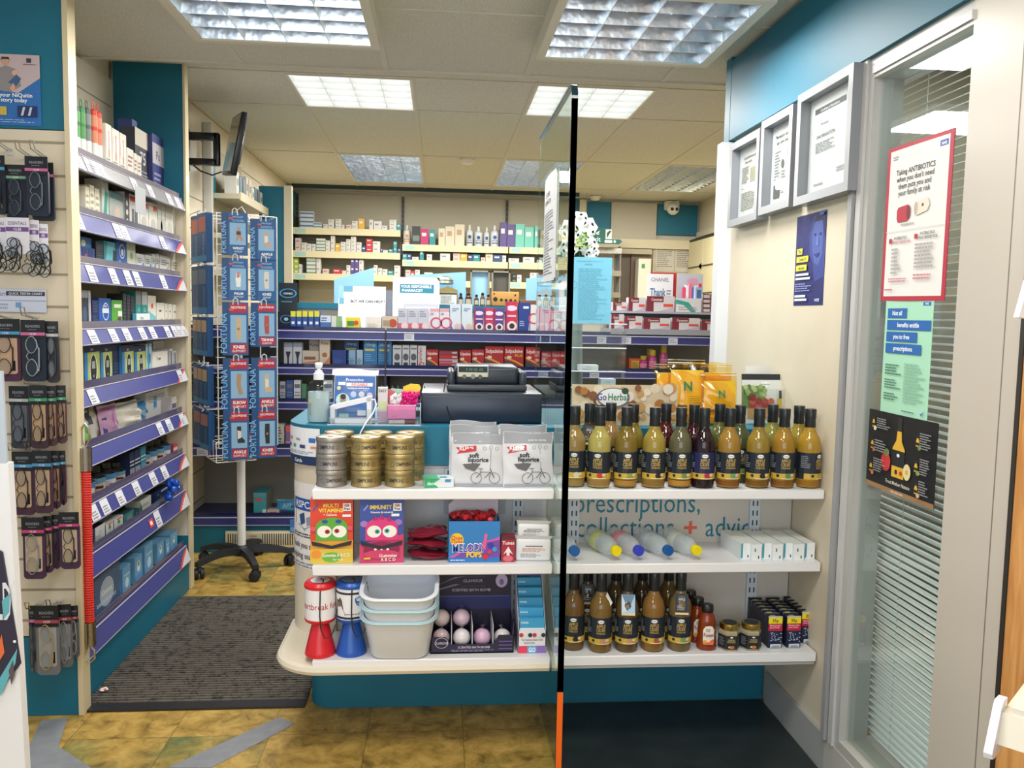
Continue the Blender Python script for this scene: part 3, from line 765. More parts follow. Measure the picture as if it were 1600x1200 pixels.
# ------------------------------------------------------------------ purple back shelving behind the counter
YP = 4.6
t = thing('back_shelving_unit', 'long purple-railed shelving behind the counter with a teal ledge on top', 'shelving', (0.1, YP, 0))
X0, X1 = -1.37, 1.67
o_ = .1
mb = MB(); mb.box(X0 - o_, X1 - o_, .33, .36, 0.0, 1.355, '8b8880'); mb.box(X0 - o_, 1.0 - o_, .325, .33, 1.24, 1.36, 'cdc6b2'); ob('back_panel', mb, t)
mb = MB(); mb.box(-.97 - o_, .95 - o_, .30, .66, 1.355, 1.388, TEAL); ob('ledge', mb, t)
mb = MB(); mb.box(X0 - o_, X1 - o_, .02, .33, .001, .155, TEAL); ob('plinth', mb, t)
PR = [(1.243, 1.188), (1.04, .995), (.85, .803), (.70, .655), (.597, .544), (.212, .157)]
for i, (zt, zb) in enumerate(PR):
    if i == 3: xr = [(-.66, .10), (.115, 1.67)]
    else: xr = [(X0, -.298), (-.29, .70), (.708, X1)]
    for (xa, xb) in xr:
        sh = ob('shelf', MB().box(xa - o_, xb - o_, .01, .325, zt - .03, zt - .004, '35385c'), t)
        mb = MB(); mb.box(xa - o_, xb - o_, 0, .012, zb, zt - .012, '3d4180s'); mb.tube([(xa - o_, -.001, zt - .012), (xb - o_, -.001, zt - .012)], .0035, '9c9cc0s', 5); mb.tube([(xa - o_, -.001, zb), (xb - o_, -.001, zb)], .003, '8f90b4s', 5)
        mb.box(xa - o_, xb - o_, .012, .018, zt - .012, zt + .012, '23264ag')
        P = Flat((xa - o_, -.0005, zb), (xb - xa, 0, 0), (0, 0, zt - zb - .012))
        rr = random.Random(i * 7 + int(xa * 10))
        if i in (0, 1) and xa > -.5 or i == 4:
            for k in range(4 if i else 3):
                u = rr.uniform(.05, .9); mb.art(P, [('r', u, u + .055, .02, .98, 'cfd3de'), ('l', u + .006, u + .05, .2, .7, '8587a0', 2)], .001)
        ob('price_rail', mb, sh)
for x in (-.294, .704): ob('upright', MB().box(x - .006 - o_, x + .006 - o_, -.002, .33, .155, 1.24, '2a2c48'), t)
ob('end_panel', MB().box(X0 - .02 - o_, X0 - o_, 0.02, .36, 0, 1.24, '716b60'), t)
# heater grille in the plinth
p0 = onY(370, 826, YP + .01); p1 = onY(462, 852, YP + .01)
t = thing('heater_grille', 'cream plinth heater grille with dark vertical slots low behind the display stand', 'heater', ((p0.x + p1.x) / 2, YP + .012, 0))
w_ = (p1.x - p0.x) / 2 + .06
mb = MB(); mb.rbox(-w_, w_, -.012, .004, .03, .125, 'd5cdb4', .004); ob('casing', mb, t)
mb = MB()
for k in range(34):
    x = -w_ + .016 + k * (2 * w_ - .03) / 33
    if not (-.09 < x + .05 < -.01): mb.box(x - .0028, x + .0028, -.0132, -.0118, .045, .11, '35332e')
tag(ob('slots', mb, t), None, None)
ob('control_plate', MB().box(-.095 - .05 + .05, -.02 - .0, -.0145, -.012, .045, .112, 'cfc8b2').box(-.085, -.05, -.0155, -.0144, .095, .1, 'b55a4a'), t)

# ------------------------------------------------------------------ dispensary wall shelves
YD = 7.68
t = thing('dispensary_shelving', 'cream dispensary shelves fixed along the far wall above the teal ledge', 'shelving', (0, 7.97, 0))
DL = [onY(545, 358, YD).z, onY(545, 394, YD).z, onY(545, 429, YD).z]
DR = [onY(740, 385, YD).z, onY(740, 409, YD).z, onY(740, 440, YD).z]
xm0 = solX(458, YD, 2); xm = solX(627, YD, 2); xm2 = solX(795, YD, 2); xm3 = solX(903, YD, 2)
def dshelf(xa, xb, z, key='d8cfa8'):
    sh = ob('shelf', MB().box(xa, xb, YD - 7.97 + .01, .02, z - .05, z, 'c9c1a5'), t)
    mb = MB(); mb.box(xa, xb, YD - 7.97, YD - 7.97 + .01, z - .055, z + .004, key)
    mb.box(xa + .02, xa + .11, YD - 7.9712, YD - 7.97, z - .045, z - .008, '9fc8c2'); ob('shelf_edge', mb, sh)
for z in DL: dshelf(xm0, xm - .01, z)
for i, z in enumerate(DR): dshelf(xm + .01, xm2 - .005, z); dshelf(xm2 + .005, xm3, z)
for x in (xm0 - .01, xm, xm2):
    mb = MB(); mb.box(x - .012, x + .012, -.02, .02, 1.4, 2.42, '4d4a42')
    for k in range(22): mb.box(x - .006, x + .006, -.022, -.02, 1.42 + k * .045, 1.44 + k * .045, '15140f')
    ob('upright', mb, t)
mb = MB(); mb.box(xm0, xm3, .0, .025, 1.3, 2.43, 'b8b09a'); ob('back_panel', mb, t)
mb = MB(); mb.box(xm0 - .13, xm0 - .02, -.4, .02, 1.2, 2.43, '1d6b78'); ob('side_panel', mb, t)

# ------------------------------------------------------------------ cider vinegar bottles
def bottle_parts(liq, cap='1c2126s', fruit='c23a3a', col2='d9c9a0', turn=0, navy='1a2430', sediment=None, tagged=False):
    t = bpy.data.objects.new('vinegar_bottle', None); COL.objects.link(t); t.empty_display_size = .05
    R = .0345; H = .2385
    prof = [(.001, .004), (R * .82, .002), (R * .97, .004), (R, .01), (R, .120), (R * .985, .132), (R * .93, .143), (R * .82, .153), (R * .66, .162), (R * .53, .171), (.0158, .180), (.0148, .20)]
    mb = MB(); mb.lathe(prof, liq + 'l', n=22)
    if sediment: mb.lathe([(R + .0002, .008), (R + .0003, .024)], sediment + 'l', n=22)
    ob('body', mb, t)
    mb = MB(); mb.lathe([(.0162, .183), (.0168, .185), (.0156, .205), (.0166, .211), (.0168, H - .002), (.0158, H)], cap, n=18); ob('cap', mb, t)
    mb = MB(); a0, a1 = -215 + turn, 35 + turn
    P = Round(0, 0, R + .0006, a0, a1, .028, .108)
    c = .5
    mb.art(P, [('r', 0, 1, .0, 1, navy), ('p', [(0, 0), (.25, 0), (.25, .24), (0, .16)], 'b79a3c'), ('r', .2, .8, .0, .22, 'c9a840'), ('p', [(.2, .2), (.8, .2), (.8, .36)], 'c9a840'), ('r', .8, 1, 0, .36, 'a98c38'),
                ('e', c, .87, .07, 'eceeee', 1.7), ('t', 'GoHerbal', c, .85, .04, '2f6a4a', .15),
                ('t', 'APPLE', c, .64, .13, 'b59b58', .17, 0, .03), ('t', 'CIDER', c, .50, .12, 'b59b58', .17, 0, .03), ('t', 'VINEGAR', c, .40, .07, 'b59b58', .17, 0, .02),
                ('l', .14, .32, .42, .9, '8c9096', 7), ('e', .36, .14, .055, '1d2028'), ('e', .55, .14, .1, fruit, 1.1), ('e', .62, .17, .06, col2, 1.1), ('r', .42, .66, .02, .05, 'efe2b0')])
    P = Round(0, 0, R + .0006, a1, a0 + 360, .028, .108); mb.art(P, [('r', 0, 1, 0, 1, navy)])
    ob('label', mb, t)
    return t
def neck_tag(t, front='1f2328', txt=True):
    mb = MB(); mb.tube([(.016 * math.cos(a), .016 * math.sin(a), .178) for a in [i * PI / 6 for i in range(12)]], .0007, '26282c', 4, True)
    P = Flat((-.020, -.0385, .118), (.040, 0, 0), (0, .020, .058))
    mb.add([P(0, 0, 0), P(1, 0, 0), P(1, 1, 0), P(0, 1, 0)], [(0, 1, 2, 3)], front); mb.add([P(0, 0, -.0008), P(1, 0, -.0008), P(1, 1, -.0008), P(0, 1, -.0008)], [(3, 2, 1, 0)], 'd8d3c4')
    if txt: mb.art(P, [('r', .25, .75, .5, .9, '4c5158'), ('t', 'APPLE', .5, .68, .1, 'cfcfc4', .5), ('l', .15, .85, .2, .45, '9a9a94', 3), ('r', 0, 1, 0, .1, 'd8c49c')])
    else: mb.art(P, [('p', [(0, .1), (1, .1), (1, 1), (.5, .25)], '9cc4e6'), ('p', [(0, 1), (1, 1), (.5, .25)], '5e7f9c'), ('r', 0, 1, 0, .12, 'd8c49c')])
    ob('neck_tag', mb, t)
def put(t, name, label, x, y, z, rz, cat='bottle', group=None):
    t.name = name; t.location = (x, y, z); t.rotation_euler = (0, 0, rz); return tag(t, label, cat, group)

FR = [(897, 'a88d52', 'd6cfae', 0, None, 'cloudy tan cider bottle against the right side of the glass screen, front row', 0),
      (936.5, 'c8bb66', 'c52f35', -10, 'b08a52', 'pale yellow cider bottle with red apple label, front row of the top shelf', 0),
      (978, '8d7630', '8c9a44', 6, 'c79548', 'dark olive cider bottle with amber sediment, front row beside the pale yellow one', 0),
      (1022, 'b39d45', '2b1b12', 4, 'a07a3e', 'olive yellow cider bottle with dark bowl picture on its label, front row', 0),
      (1063, '6d6a4c', '6f8a4c', 2, 'd2983e', 'murky grey green cider bottle with orange sediment left of the dark purple one', 0),
      (1099, '2b1620', 'b3264a', 0, None, 'dark purple pomegranate cider bottle in the front row of the top shelf', 0),
      (1139, 'b58c3a', '6f9a63', 0, '9a5f25', 'amber cider bottle with green cucumber label just right of the dark purple bottle', 0),
      (1184.5, 'aa8e38', '2b1b12', 0, '8d6326', 'olive amber cider bottle with dark bowl label, third from the right end in front', 0),
      (1224, 'b48a30', '5c8a4f', 0, '95622a', 'orange amber cider bottle with green leaf label, second from the right end in front', 0),
      (1264, 'c19a33', 'cfae5a', 40, 'b07a2a', 'golden cider bottle turned sideways, right end of the front row on the top shelf', 0)]
for px, liq, fr, turn, sed, lab, tg in FR:
    y = 2.405 if px > 900 else 2.42
    navy = '1c2350' if liq == '2b1620' else '1a2430'
    t = bottle_parts(liq, fruit=fr, turn=0, sediment=sed, navy=navy)
    put(t, 'vinegar_bottle', lab, solX(px, y, .95), y, S1 + .0005, math.radians(turn - 8), group='cider vinegar bottles')
BK = [(922, '5d3d22', 'dark brown'), (955, 'b79158', 'tan'), (990, '9a8733', 'olive'), (1041, '5c1f22', 'dark red'), (1085, '47141c', 'deep red'), (1125, '74793f', 'green'),
      (1157, '5f6a44', 'grey green'), (1208, 'a3a04c', 'pale green'), (1249, 'b5a040', 'yellow')]
tf = ['pale yellow and the glass screen', 'pale yellow and dark olive', 'dark olive and olive yellow', 'olive yellow and murky grey green', 'murky grey green and dark purple', 'amber and dark purple', 'amber and olive amber', 'olive amber and orange amber', 'orange amber and golden']
for i, (px, liq, nm) in enumerate(BK):
    y = 2.488 + (.03 if i % 2 else 0)
    t = bottle_parts(liq, fruit='8a9a44', turn=0)
    if i == 0: neck_tag(t)
    put(t, 'vinegar_bottle', '%s cider bottle in the back row, behind %s' % (nm, tf[i]), solX(px, y, 1.05), y, S1 + .0005, math.radians(-10 + 25 * (i % 3)), group='cider vinegar bottles')
# bottom shelf
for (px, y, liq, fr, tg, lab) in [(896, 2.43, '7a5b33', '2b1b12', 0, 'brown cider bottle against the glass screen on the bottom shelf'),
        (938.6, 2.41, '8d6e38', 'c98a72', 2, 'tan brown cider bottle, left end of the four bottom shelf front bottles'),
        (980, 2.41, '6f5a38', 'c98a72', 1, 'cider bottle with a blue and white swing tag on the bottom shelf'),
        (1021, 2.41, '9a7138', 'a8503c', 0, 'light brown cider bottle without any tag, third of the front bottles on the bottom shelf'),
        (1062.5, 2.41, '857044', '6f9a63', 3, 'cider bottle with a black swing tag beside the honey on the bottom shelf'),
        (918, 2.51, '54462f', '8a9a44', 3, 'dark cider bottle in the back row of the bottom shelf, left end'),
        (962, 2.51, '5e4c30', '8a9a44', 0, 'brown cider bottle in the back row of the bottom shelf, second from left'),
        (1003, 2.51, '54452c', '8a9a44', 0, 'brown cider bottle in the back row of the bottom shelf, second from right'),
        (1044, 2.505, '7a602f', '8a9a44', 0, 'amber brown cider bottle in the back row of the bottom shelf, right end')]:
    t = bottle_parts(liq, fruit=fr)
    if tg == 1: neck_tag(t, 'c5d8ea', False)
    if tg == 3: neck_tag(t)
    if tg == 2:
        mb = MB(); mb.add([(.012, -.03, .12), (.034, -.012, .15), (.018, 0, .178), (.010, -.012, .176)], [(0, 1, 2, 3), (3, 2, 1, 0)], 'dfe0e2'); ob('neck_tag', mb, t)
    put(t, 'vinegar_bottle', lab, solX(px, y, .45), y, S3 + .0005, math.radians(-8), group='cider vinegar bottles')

# honey bottles, honey jars
def honey(px, y, lab):
    t = thing('honey_bottle', lab, 'honey bottle', (solX(px, y, .4), y, S3 + .0005), math.radians(-6), 'squeezy honey bottles')
    pr = [(.001, 0), (.026, 0), (.030, .004)]
    for k in range(6): pr += [(.0305 - .0008 * k, .010 + k * .0145), (.0285 - .0008 * k, .017 + k * .0145)]
    pr += [(.0225, .1), (.0165, .112), (.014, .116)]
    ob('body', MB().lathe(pr, '9a3f18l', n=20, sy=.8), t)
    ob('cap', MB().lathe([(.0165, .115), (.018, .118), (.0175, .136), (.015, .139)], '1c1d20s', n=18, sy=.9), t)
    mb = MB(); P = Round(0, -.0045, .0265, -128, -52, .022, .082)
    mb.art(P, [('p', [(0, .1), (.1, 0), (.9, 0), (1, .1), (1, .75), (.8, .95), (.5, 1), (.2, .95), (0, .75)], 'efe6dd'), ('t', 'Rowse', .5, .42, .2, '6b2a22', .86, 0, .01), ('l', .25, .75, .68, .85, 'a08078', 2), ('p', [(.03, .1), (.12, .02), (.88, .02), (.97, .1), (.97, .28), (.03, .2)], 'e8662f'), ('e', .2, .16, .09, 'f2a03c')])
    ob('label', mb, t)
honey(1078, 2.53, 'amber honey bottle furthest back of three, bottom shelf'); honey(1090, 2.465, 'middle amber honey bottle of three lined up on the bottom shelf'); honey(1104.5, 2.405, 'amber squeezy honey bottle nearest the shelf edge, front of three')
def hexjar(px, lab):
    y = 2.405; t = thing('honey_jar', lab, 'jar', (solX(px, y, .37), y, S3 + .0005), math.radians(-4), 'hexagonal honey jars')
    ob('body', MB().lathe([(.029, 0), (.0325, .004), (.0325, .056), (.028, .062), (.0265, .066)], 'c9bd96l', n=6, smooth=False), t)
    ob('lid', MB().lathe([(.0295, .065), (.030, .067), (.030, .079), (.028, .081)], 'b59a52m', n=24).lathe([(.022, .0811), (.022, .0816)], '26282c', n=20), t)
    mb = MB()
    for a in range(6):
        A = math.radians(60 * a); B = math.radians(60 * a + 60); p = Vector((.0329 * math.cos(A), .0329 * math.sin(A), .006)); q = Vector((.0329 * math.cos(B), .0329 * math.sin(B), .006))
        F = Flat(p, q - p, (0, 0, .042)); mb.art(F, [('r', 0, 1, 0, 1, '1d2127')] + ([('e', .5, .88, .06, 'ecebe6', 1.8), ('t', 'ORGANIC', .5, .66, .08, 'd9c88c', .8), ('t', 'HONEY', .5, .48, .14, 'b59b58', .8, 0, .03), ('e', .55, .16, .12, 'c8723a', 1.5), ('e', .3, .18, .07, 'dcc9a0')] if a == 4 else [('l', .15, .85, .2, .85, '7c8086', 6)]))
    ob('label', mb, t)
hexjar(1139, 'small hexagonal honey jar with gold lid, the left of two'); hexjar(1173, 'small hexagonal honey jar with gold lid, the right of two beside juice cartons')

# berry drink cartons: three files, seven deep
ART_B = [('r', 0, 1, .80, 1, 'f0dc1e'), ('t', '35p', .5, .85, .10, '26241c', .7, 0, .02), ('r', 0, 1, .56, .80, 'c31f45'), ('t', 'Blackcurrant', .5, .72, .05, 'f4dfe4', .8), ('t', 'Juice Drink', .45, .65, .05, 'f4dfe4', .7), ('r', 0, 1, 0, .56, '1b2345')] + \
        [('e', random.Random(k).uniform(.06, .94), random.Random(k + 90).uniform(.22, .52), .018, 'a9b6cf') for k in range(26)] + [('r', .12, .88, 0, .15, 'c9d0d9'), ('p', [(.12, 0), (.88, 0), (.75, .1), (.3, .1)], '8a949e')]
cols = [('left', 1211, 2.40), ('middle', 1240, 2.40), ('right', 1263, 2.435)]
for cn, px, yy in cols:
    for k in range(6 if cn != 'right' else 5):
        w, d, h = .044, .033, .095
        y = yy + k * .0285 - .0; x = solX(px, yy, .38)
        m = carton_mesh(w, .0275, h, '1d2230', ART_B, '20243a', '2b2f3d')
        if k == 0:
            me = m.copy(); o_name = 'juice_carton'
        o = ob('juice_carton', m, None, (x, y + .014, S3 + .0005)); pos = ORD[k]
        tag(o, 'small blackcurrant juice carton, %s from the front in the %s file' % (pos, cn), 'carton', 'juice cartons on the bottom shelf')
        mb = MB(); mb.tube([(-.016, -.009, h + .001), (.016, -.009, h + .001)], .0015, 'd5d7d6', 5); mb.box(-.022, .022, -.0137, -.011, h, h + .0035, 'c9cbd0'); mb.box(-.022, .022, .009, .0137, h, h + .004, '26282f'); mb.box(-.012, .004, -.006, .004, h, h + .0015, 'c9c23a' if k % 2 else '9aa0a8')
        ob('straw', mb, o)
# middle shelf: five lying drinks bottles
def lying(px, cap, lab, labcol):
    y = 2.395; x = solX(px, y, S2 + .03)
    t = thing('water_bottle', lab, 'bottle', (x, y, S2 + .0005), math.radians(14), 'clear drinks bottles lying on the middle shelf')
    M = Matrix.Translation((0, 0, .031)) @ Matrix.Rotation(math.radians(90), 4, 'X')   # axis along -Y, mouth towards the aisle
    def T(mb): mb.M = M; return mb
    pr = [(.001, -.17), (.026, -.17), (.0305, -.163), (.0305, -.13), (.029, -.125), (.0305, -.12), (.0305, -.08), (.029, -.075), (.030, -.06), (.026, -.035), (.018, -.015), (.0125, -.008), (.0125, .0)]
    ob('body', T(MB()).lathe(pr, 'dfeaeecg', n=18), t)
    mb = T(MB()); mb.lathe([(.0155, -.002), (.016, 0), (.016, .013), (.0145, .0155)], cap + 's', n=20); ob('cap', mb, t)
    mb = T(MB()); mb.lathe([(.0309, -.12), (.0309, -.08)], labcol, n=18, cap=False); ob('label', mb, t)
for px, c, l, lc in [(896, '1f5fa8', 'clear bottle with mid blue cap lying against the glass screen', 'aebccd'), (961, 'ecd914', 'clear bottle with yellow cap and green label, left end of four lying bottles', 'd3d98a'), (996, '3541c0', 'clear bottle with violet blue cap and pink label, lying', 'e0909c'), (1042, '15569c', 'clear bottle with blue cap and pale label lying second from the right', 'b9c6d0'), (1086, 'ecd914', 'clear bottle with yellow cap, right end of the lying bottles', 'd9ded0')]:
    lying(px, c, l, lc)
# white tablet cartons in a row
for k in range(7):
    px = 1163 + k * 16.6; y = 2.38 + (.0 if k % 2 else .012)
    ART = [('r', .0, .18, .1, 1, '3a9cae') if k in (0, 2, 4, 6) else ('r', .3, .4, .55, .75, '3a4048'), ('r', .66, .76, .12, .3, '2c3036')]
    o = ob('tablet_carton', carton_mesh(.032, .16, .050, 'e6eaec', ART, 'dfe5e4', 'e4e9e4'), None, (solX(px, y, S2), y + .08, S2 + .0005), math.radians(3))
    tag(o, 'white tablet carton with teal trim, %s from the left on the middle shelf' % ORD[k], 'carton', 'white tablet cartons')

# ------------------------------------------------------------------ top shelf, left: sweet tins, liquorice bags
def tin(x, y, z, silver, lab, turn=0):
    c = '9a958fn' if silver else 'aa9868n'; d = '7b7670' if silver else '7d6a38'
    t = thing('sweet_tin', lab, 'tin', (x, y, z), math.radians(turn), 'round sweet tins stacked in threes')
    R = .0445; h = .0475
    ob('body', MB().lathe([(R - .002, 0), (R, .002), (R, .006), (R - .0015, .008), (R - .0015, .034)], c, n=28), t)
    mb = MB(); mb.lathe([(R, .034), (R + .0005, .035), (R, h - .003), (R - .002, h), (R - .005, h - .0005), (R - .0055, h - .003)], c, n=28)
    mb.lathe([(R - .006, h - .0032), (R - .006, h - .0026)], 'd8c9b0', n=24)
    F = Flat((-R * .7, -R * .7, h - .0024), (R * 1.4, 0, 0), (0, R * 1.4, 0)); mb.art(F, [('e', .5, .5, .44, 'efe4d6'), ('e', .35, .6, .14, 'c8463a'), ('e', .62, .62, .14, 'e0a23c'), ('e', .5, .33, .14, '5f8a4c')], .0002)
    ob('lid', mb, t)
    mb = MB(); P = Round(0, 0, R - .0008, -150, -30, .007, .033); mb.art(P, [('t', 'SIMPKINS', .5, .3, .42, '2d2c2e', .5, 0, .012), ('o', .12, .5, .28, .08, d), ('o', .88, .5, .28, .08, d), ('l', .85, .92, .3, .7, d, 3)], 0)
    ob('label', mb, t)
for sx_, (px, nm) in enumerate(((518, 'silver'), (572, 'gold left'), (625, 'gold right'))):
    y = 2.425; x = solX(px, y, .9)
    for k in range(3):
        tin(x, y, S1 + .0005 + k * .048, sx_ == 0, '%s sweet tin, %s of the three in the %s' % ('grey silver' if sx_ == 0 else 'gold', ('bottom', 'middle', 'top')[k], 'left hand front stack' if sx_ == 0 else ('middle front stack' if sx_ == 1 else 'right hand front stack')), (18, 0, -12)[(k + sx_) % 3])
for px, n, s_, nm in ((530, 3, False, 'left'), (590, 3, False, 'middle'), (641, 3, False, 'right')):
    y = 2.522; x = solX(px, y, .9)
    for k in range(n):
        tin(x, y, S1 + .0005 + k * .048, s_, 'gold sweet tin, %s of the back row stack behind the %s stack' % (('bottom', 'middle', 'top')[k], {'left': 'silver', 'middle': 'middle gold', 'right': 'right gold'}[nm]))

def pouch(name, label, cat, x, y, z, w, h, th, base, art, edge='9fa0a4', lean=8, rz=0, group=None, crimp=True, seedy=1, seal=None):
    """a filled bag: bulging front and back, flat crimped seams top and bottom; leans back"""
    t = thing(name, label, cat, (x, y, z), math.radians(rz), group)
    rnd = random.Random(seedy); c = [rnd.uniform(-1, 1) for _ in range(12)]
    M = Matrix.Rotation(math.radians(-lean), 4, 'X')
    def f(u, v, sgn):
        b = max(0, math.sin(PI * u)) ** .6 * max(0, math.sin(PI * min(1, max(0, (v - .04) / .88)))) ** .5
        wr = .0022 * (math.sin(9 * u + c[0] * 3 + 4 * v) + math.sin(15 * v + c[1] * 5 + 5 * u)) * (.3 + b) * (th / .03)
        x_ = (u - .5) * w * (1 - .035 * math.sin(PI * v) * (1 if b else 0)) + .002 * c[2] * math.sin(7 * v)
        return M @ Vector((x_, sgn * -(th / 2 * b) - wr, v * h + .003 * math.sin(6 * u + c[3]) * (v > .95)))
    mb = MB(); nu, nv = 14, 14
    mb.grid(lambda u, v: f(u, v, 1), nu, nv, base); mb.grid(lambda u, v: f(1 - u, v, -1), nu, nv, base)
    class S:
        n = 10
        def __call__(s, u, v, l): return f(u, v, 1) + (M @ Vector((0, -l - .0006, 0)))
    P = S(); P.w = w; P.h = h; P.bend = 0
    # subdivide so the print follows the bulge
    mb.art(P, art)
    ob('bag', mb, t)
    if crimp:
        mb = MB()
        for v0 in ((.945, .985) if seal is None else seal):
            mb.add([P(0, v0, .0002), P(1, v0, .0002), P(1, v0 + .006, .0002), P(0, v0 + .006, .0002)], [(0, 1, 2, 3)], edge)
        ob('seal', mb, t)
    return t
BIKE = [('o', .47, .16, .105, .009, '3a3a3e', 1.0), ('o', .82, .16, .105, .009, '3a3a3e', 1.0), ('p', [(.46, .16), (.475, .16), (.57, .27), (.555, .27)], '3a3a3e'), ('p', [(.55, .265), (.75, .265), (.75, .275), (.55, .275)], '3a3a3e'), ('p', [(.62, .16), (.635, .16), (.755, .27), (.74, .275)], '3a3a3e'), ('p', [(.81, .16), (.825, .16), (.745, .34), (.73, .34)], '3a3a3e'), ('p', [(.50, .33), (.6, .33), (.6, .34), (.50, .34)], '3a3a3e'), ('p', [(.555, .27), (.565, .27), (.555, .33), (.545, .33)], '3a3a3e')]
KL = [('r', .02, .98, .80, .99, '8f9298'), ('t', 'great for sharing', .68, .845, .035, 'e4e6ea', .55), ('p', [(.06, .73), (.46, .77), (.46, .67), (.08, .61), (.13, .67)], 'c0202c'), ('t', 'KLENE', .27, .68, .065, 'f4f4f4', .34, 0, .03),
      ('t', 'soft', .42, .545, .085, '1b1b1d', .3, 0, .03), ('t', 'liquorice', .5, .465, .08, '1b1b1d', .62, 0, .03), ('p', [(.2, .42), (.45, .44), (.55, .43), (.5, .36), (.44, .29), (.36, .31), (.26, .34)], '57575a'),
      ('o', .62, .72, .035, .008, '8f9094'), ('o', .74, .74, .035, .008, '8f9094'), ('o', .86, .72, .035, .008, '8f9094'), ('r', .735, .745, .3, .7, '9b9ca0'), ('r', .02, .98, .015, .05, '9a9ca2')] + BIKE
for i, (px, y, z_, s_, lab, w, h) in enumerate([(747, 2.40, 0, 3, 'silver liquorice bag with a bicycle picture, the left of the two front bags', .155, .155), (826, 2.395, 0, 5, 'silver liquorice bag with a bicycle picture, front bag next to the glass screen', .150, .160),
        (742, 2.44, .012, 8, 'silver liquorice bag leaning directly behind the left front bag', .150, .162), (738, 2.475, .014, 11, 'rearmost silver liquorice bag, its grey top edge highest of all', .14, .168), (818, 2.45, .01, 14, 'silver liquorice bag leaning behind the right front bag', .145, .165)]):
    pouch('liquorice_bag', lab, 'bag of sweets', solX(px, y, .9), y, S1 + .001 + z_, w, h, .026, 'cdced3s', KL, lean=9, rz=(-2, 2, 3, -3, 2)[i], group='silver liquorice bags', seedy=s_)
# open green and white packet
t = thing('plaster_packet', 'small open green and white packet lying between the tins and liquorice bags', 'packet', (solX(683, 2.40, .86), 2.41, S1 + .0005), math.radians(8))
mb = MB(); mb.box(-.04, .045, -.025, .03, 0, .026, 'd8dcdc', front='d5dadb', top='cfe0dc'); mb.art(Flat((-.04, -.025, 0), (.085, 0, 0), (0, 0, .026)), [('p', [(0, 0), (.48, 0), (.3, .5), (.55, 1), (0, 1)], '2fa36b'), ('t', 'deco', .24, .3, .4, 'e9f5ee', .3), ('r', .7, .9, .6, .9, '3f86c0')]); mb.art(Flat((-.04, -.025, .0262), (.085, 0, 0), (0, .055, 0)), [('r', 0, .5, 0, 1, '4fae84'), ('r', .55, .8, .2, .5, '3f86c0')])
ob('box', mb, t); ob('flap', MB().add([(-.04, -.025, .026), (-.04, .03, .026), (-.062, .02, .046), (-.062, -.02, .046)], [(0, 1, 2, 3), (3, 2, 1, 0)], '3a9b70'), t)

# ------------------------------------------------------------------ middle shelf, left
def monster(body, eyes, mouth, extra): 
    return [('e', .5, .56, .16, body, 1.55), ('r', .13, .87, .36, .56, body), ('e', .33, .50, .095, 'f0efe6', 1.15), ('e', .68, .50, .095, 'f0efe6', 1.15), ('e', .40, .50, .035, eyes, 1.1), ('e', .62, .51, .035, eyes, 1.1), ('e', .40, .50, .015, '1c1c1e'), ('e', .62, .51, .015, '1c1c1e')] + extra
MV = [('r', 0, 1, .0, 1, 'd8452c'), ('r', 0, 1, 0, .36, 'e2a23a'), ('t', 'MULTI', .48, .875, .058, 'f2d64e', .5, 0, .03), ('t', 'VITAMINS', .48, .80, .058, 'f2d64e', .6, 0, .03), ('t', '+ Calcium', .46, .745, .035, 'f4eee6', .4, 0, .02), ('r', .76, .95, .82, .94, 'f0eeee'), ('t', 'GR', .855, .885, .04, 'a02840', .15, 0, .03), ('t', 'Free', .855, .835, .035, '3a3438', .15, 0, .03),
      ('p', [(.05, .84), (.08, .82), (.18, .9), (.16, .93)], '4a5fa0'), ('r', .75, .95, .725, .765, 'eceff4')] + monster('5aa83c', 'b02a2a', '', [('e', .34, .66, .028, '2b4fa0', 1.6), ('e', .66, .66, .028, '2b4fa0', 1.6), ('p', [(.02, .36), (.5, .28), (.98, .36), (.95, .29), (.5, .235), (.05, .29)], '2a2330')]) + \
     [('r', .0, 1, 0, .23, 'd8bc4a'), ('e', .14, .15, .07, 'e8922e', 1.1), ('e', .5, .10, .08, '6fb03f', 1.8), ('t', 'Gummies A B C D', .6, .11, .05, 'f4efe6', .65, 0, .02), ('t', 'for kids', .65, .05, .035, 'f4efe6', .5, 0, .01), ('e', .93, .56, .04, 'e0506a'), ('e', .07, .55, .04, 'e0506a')]
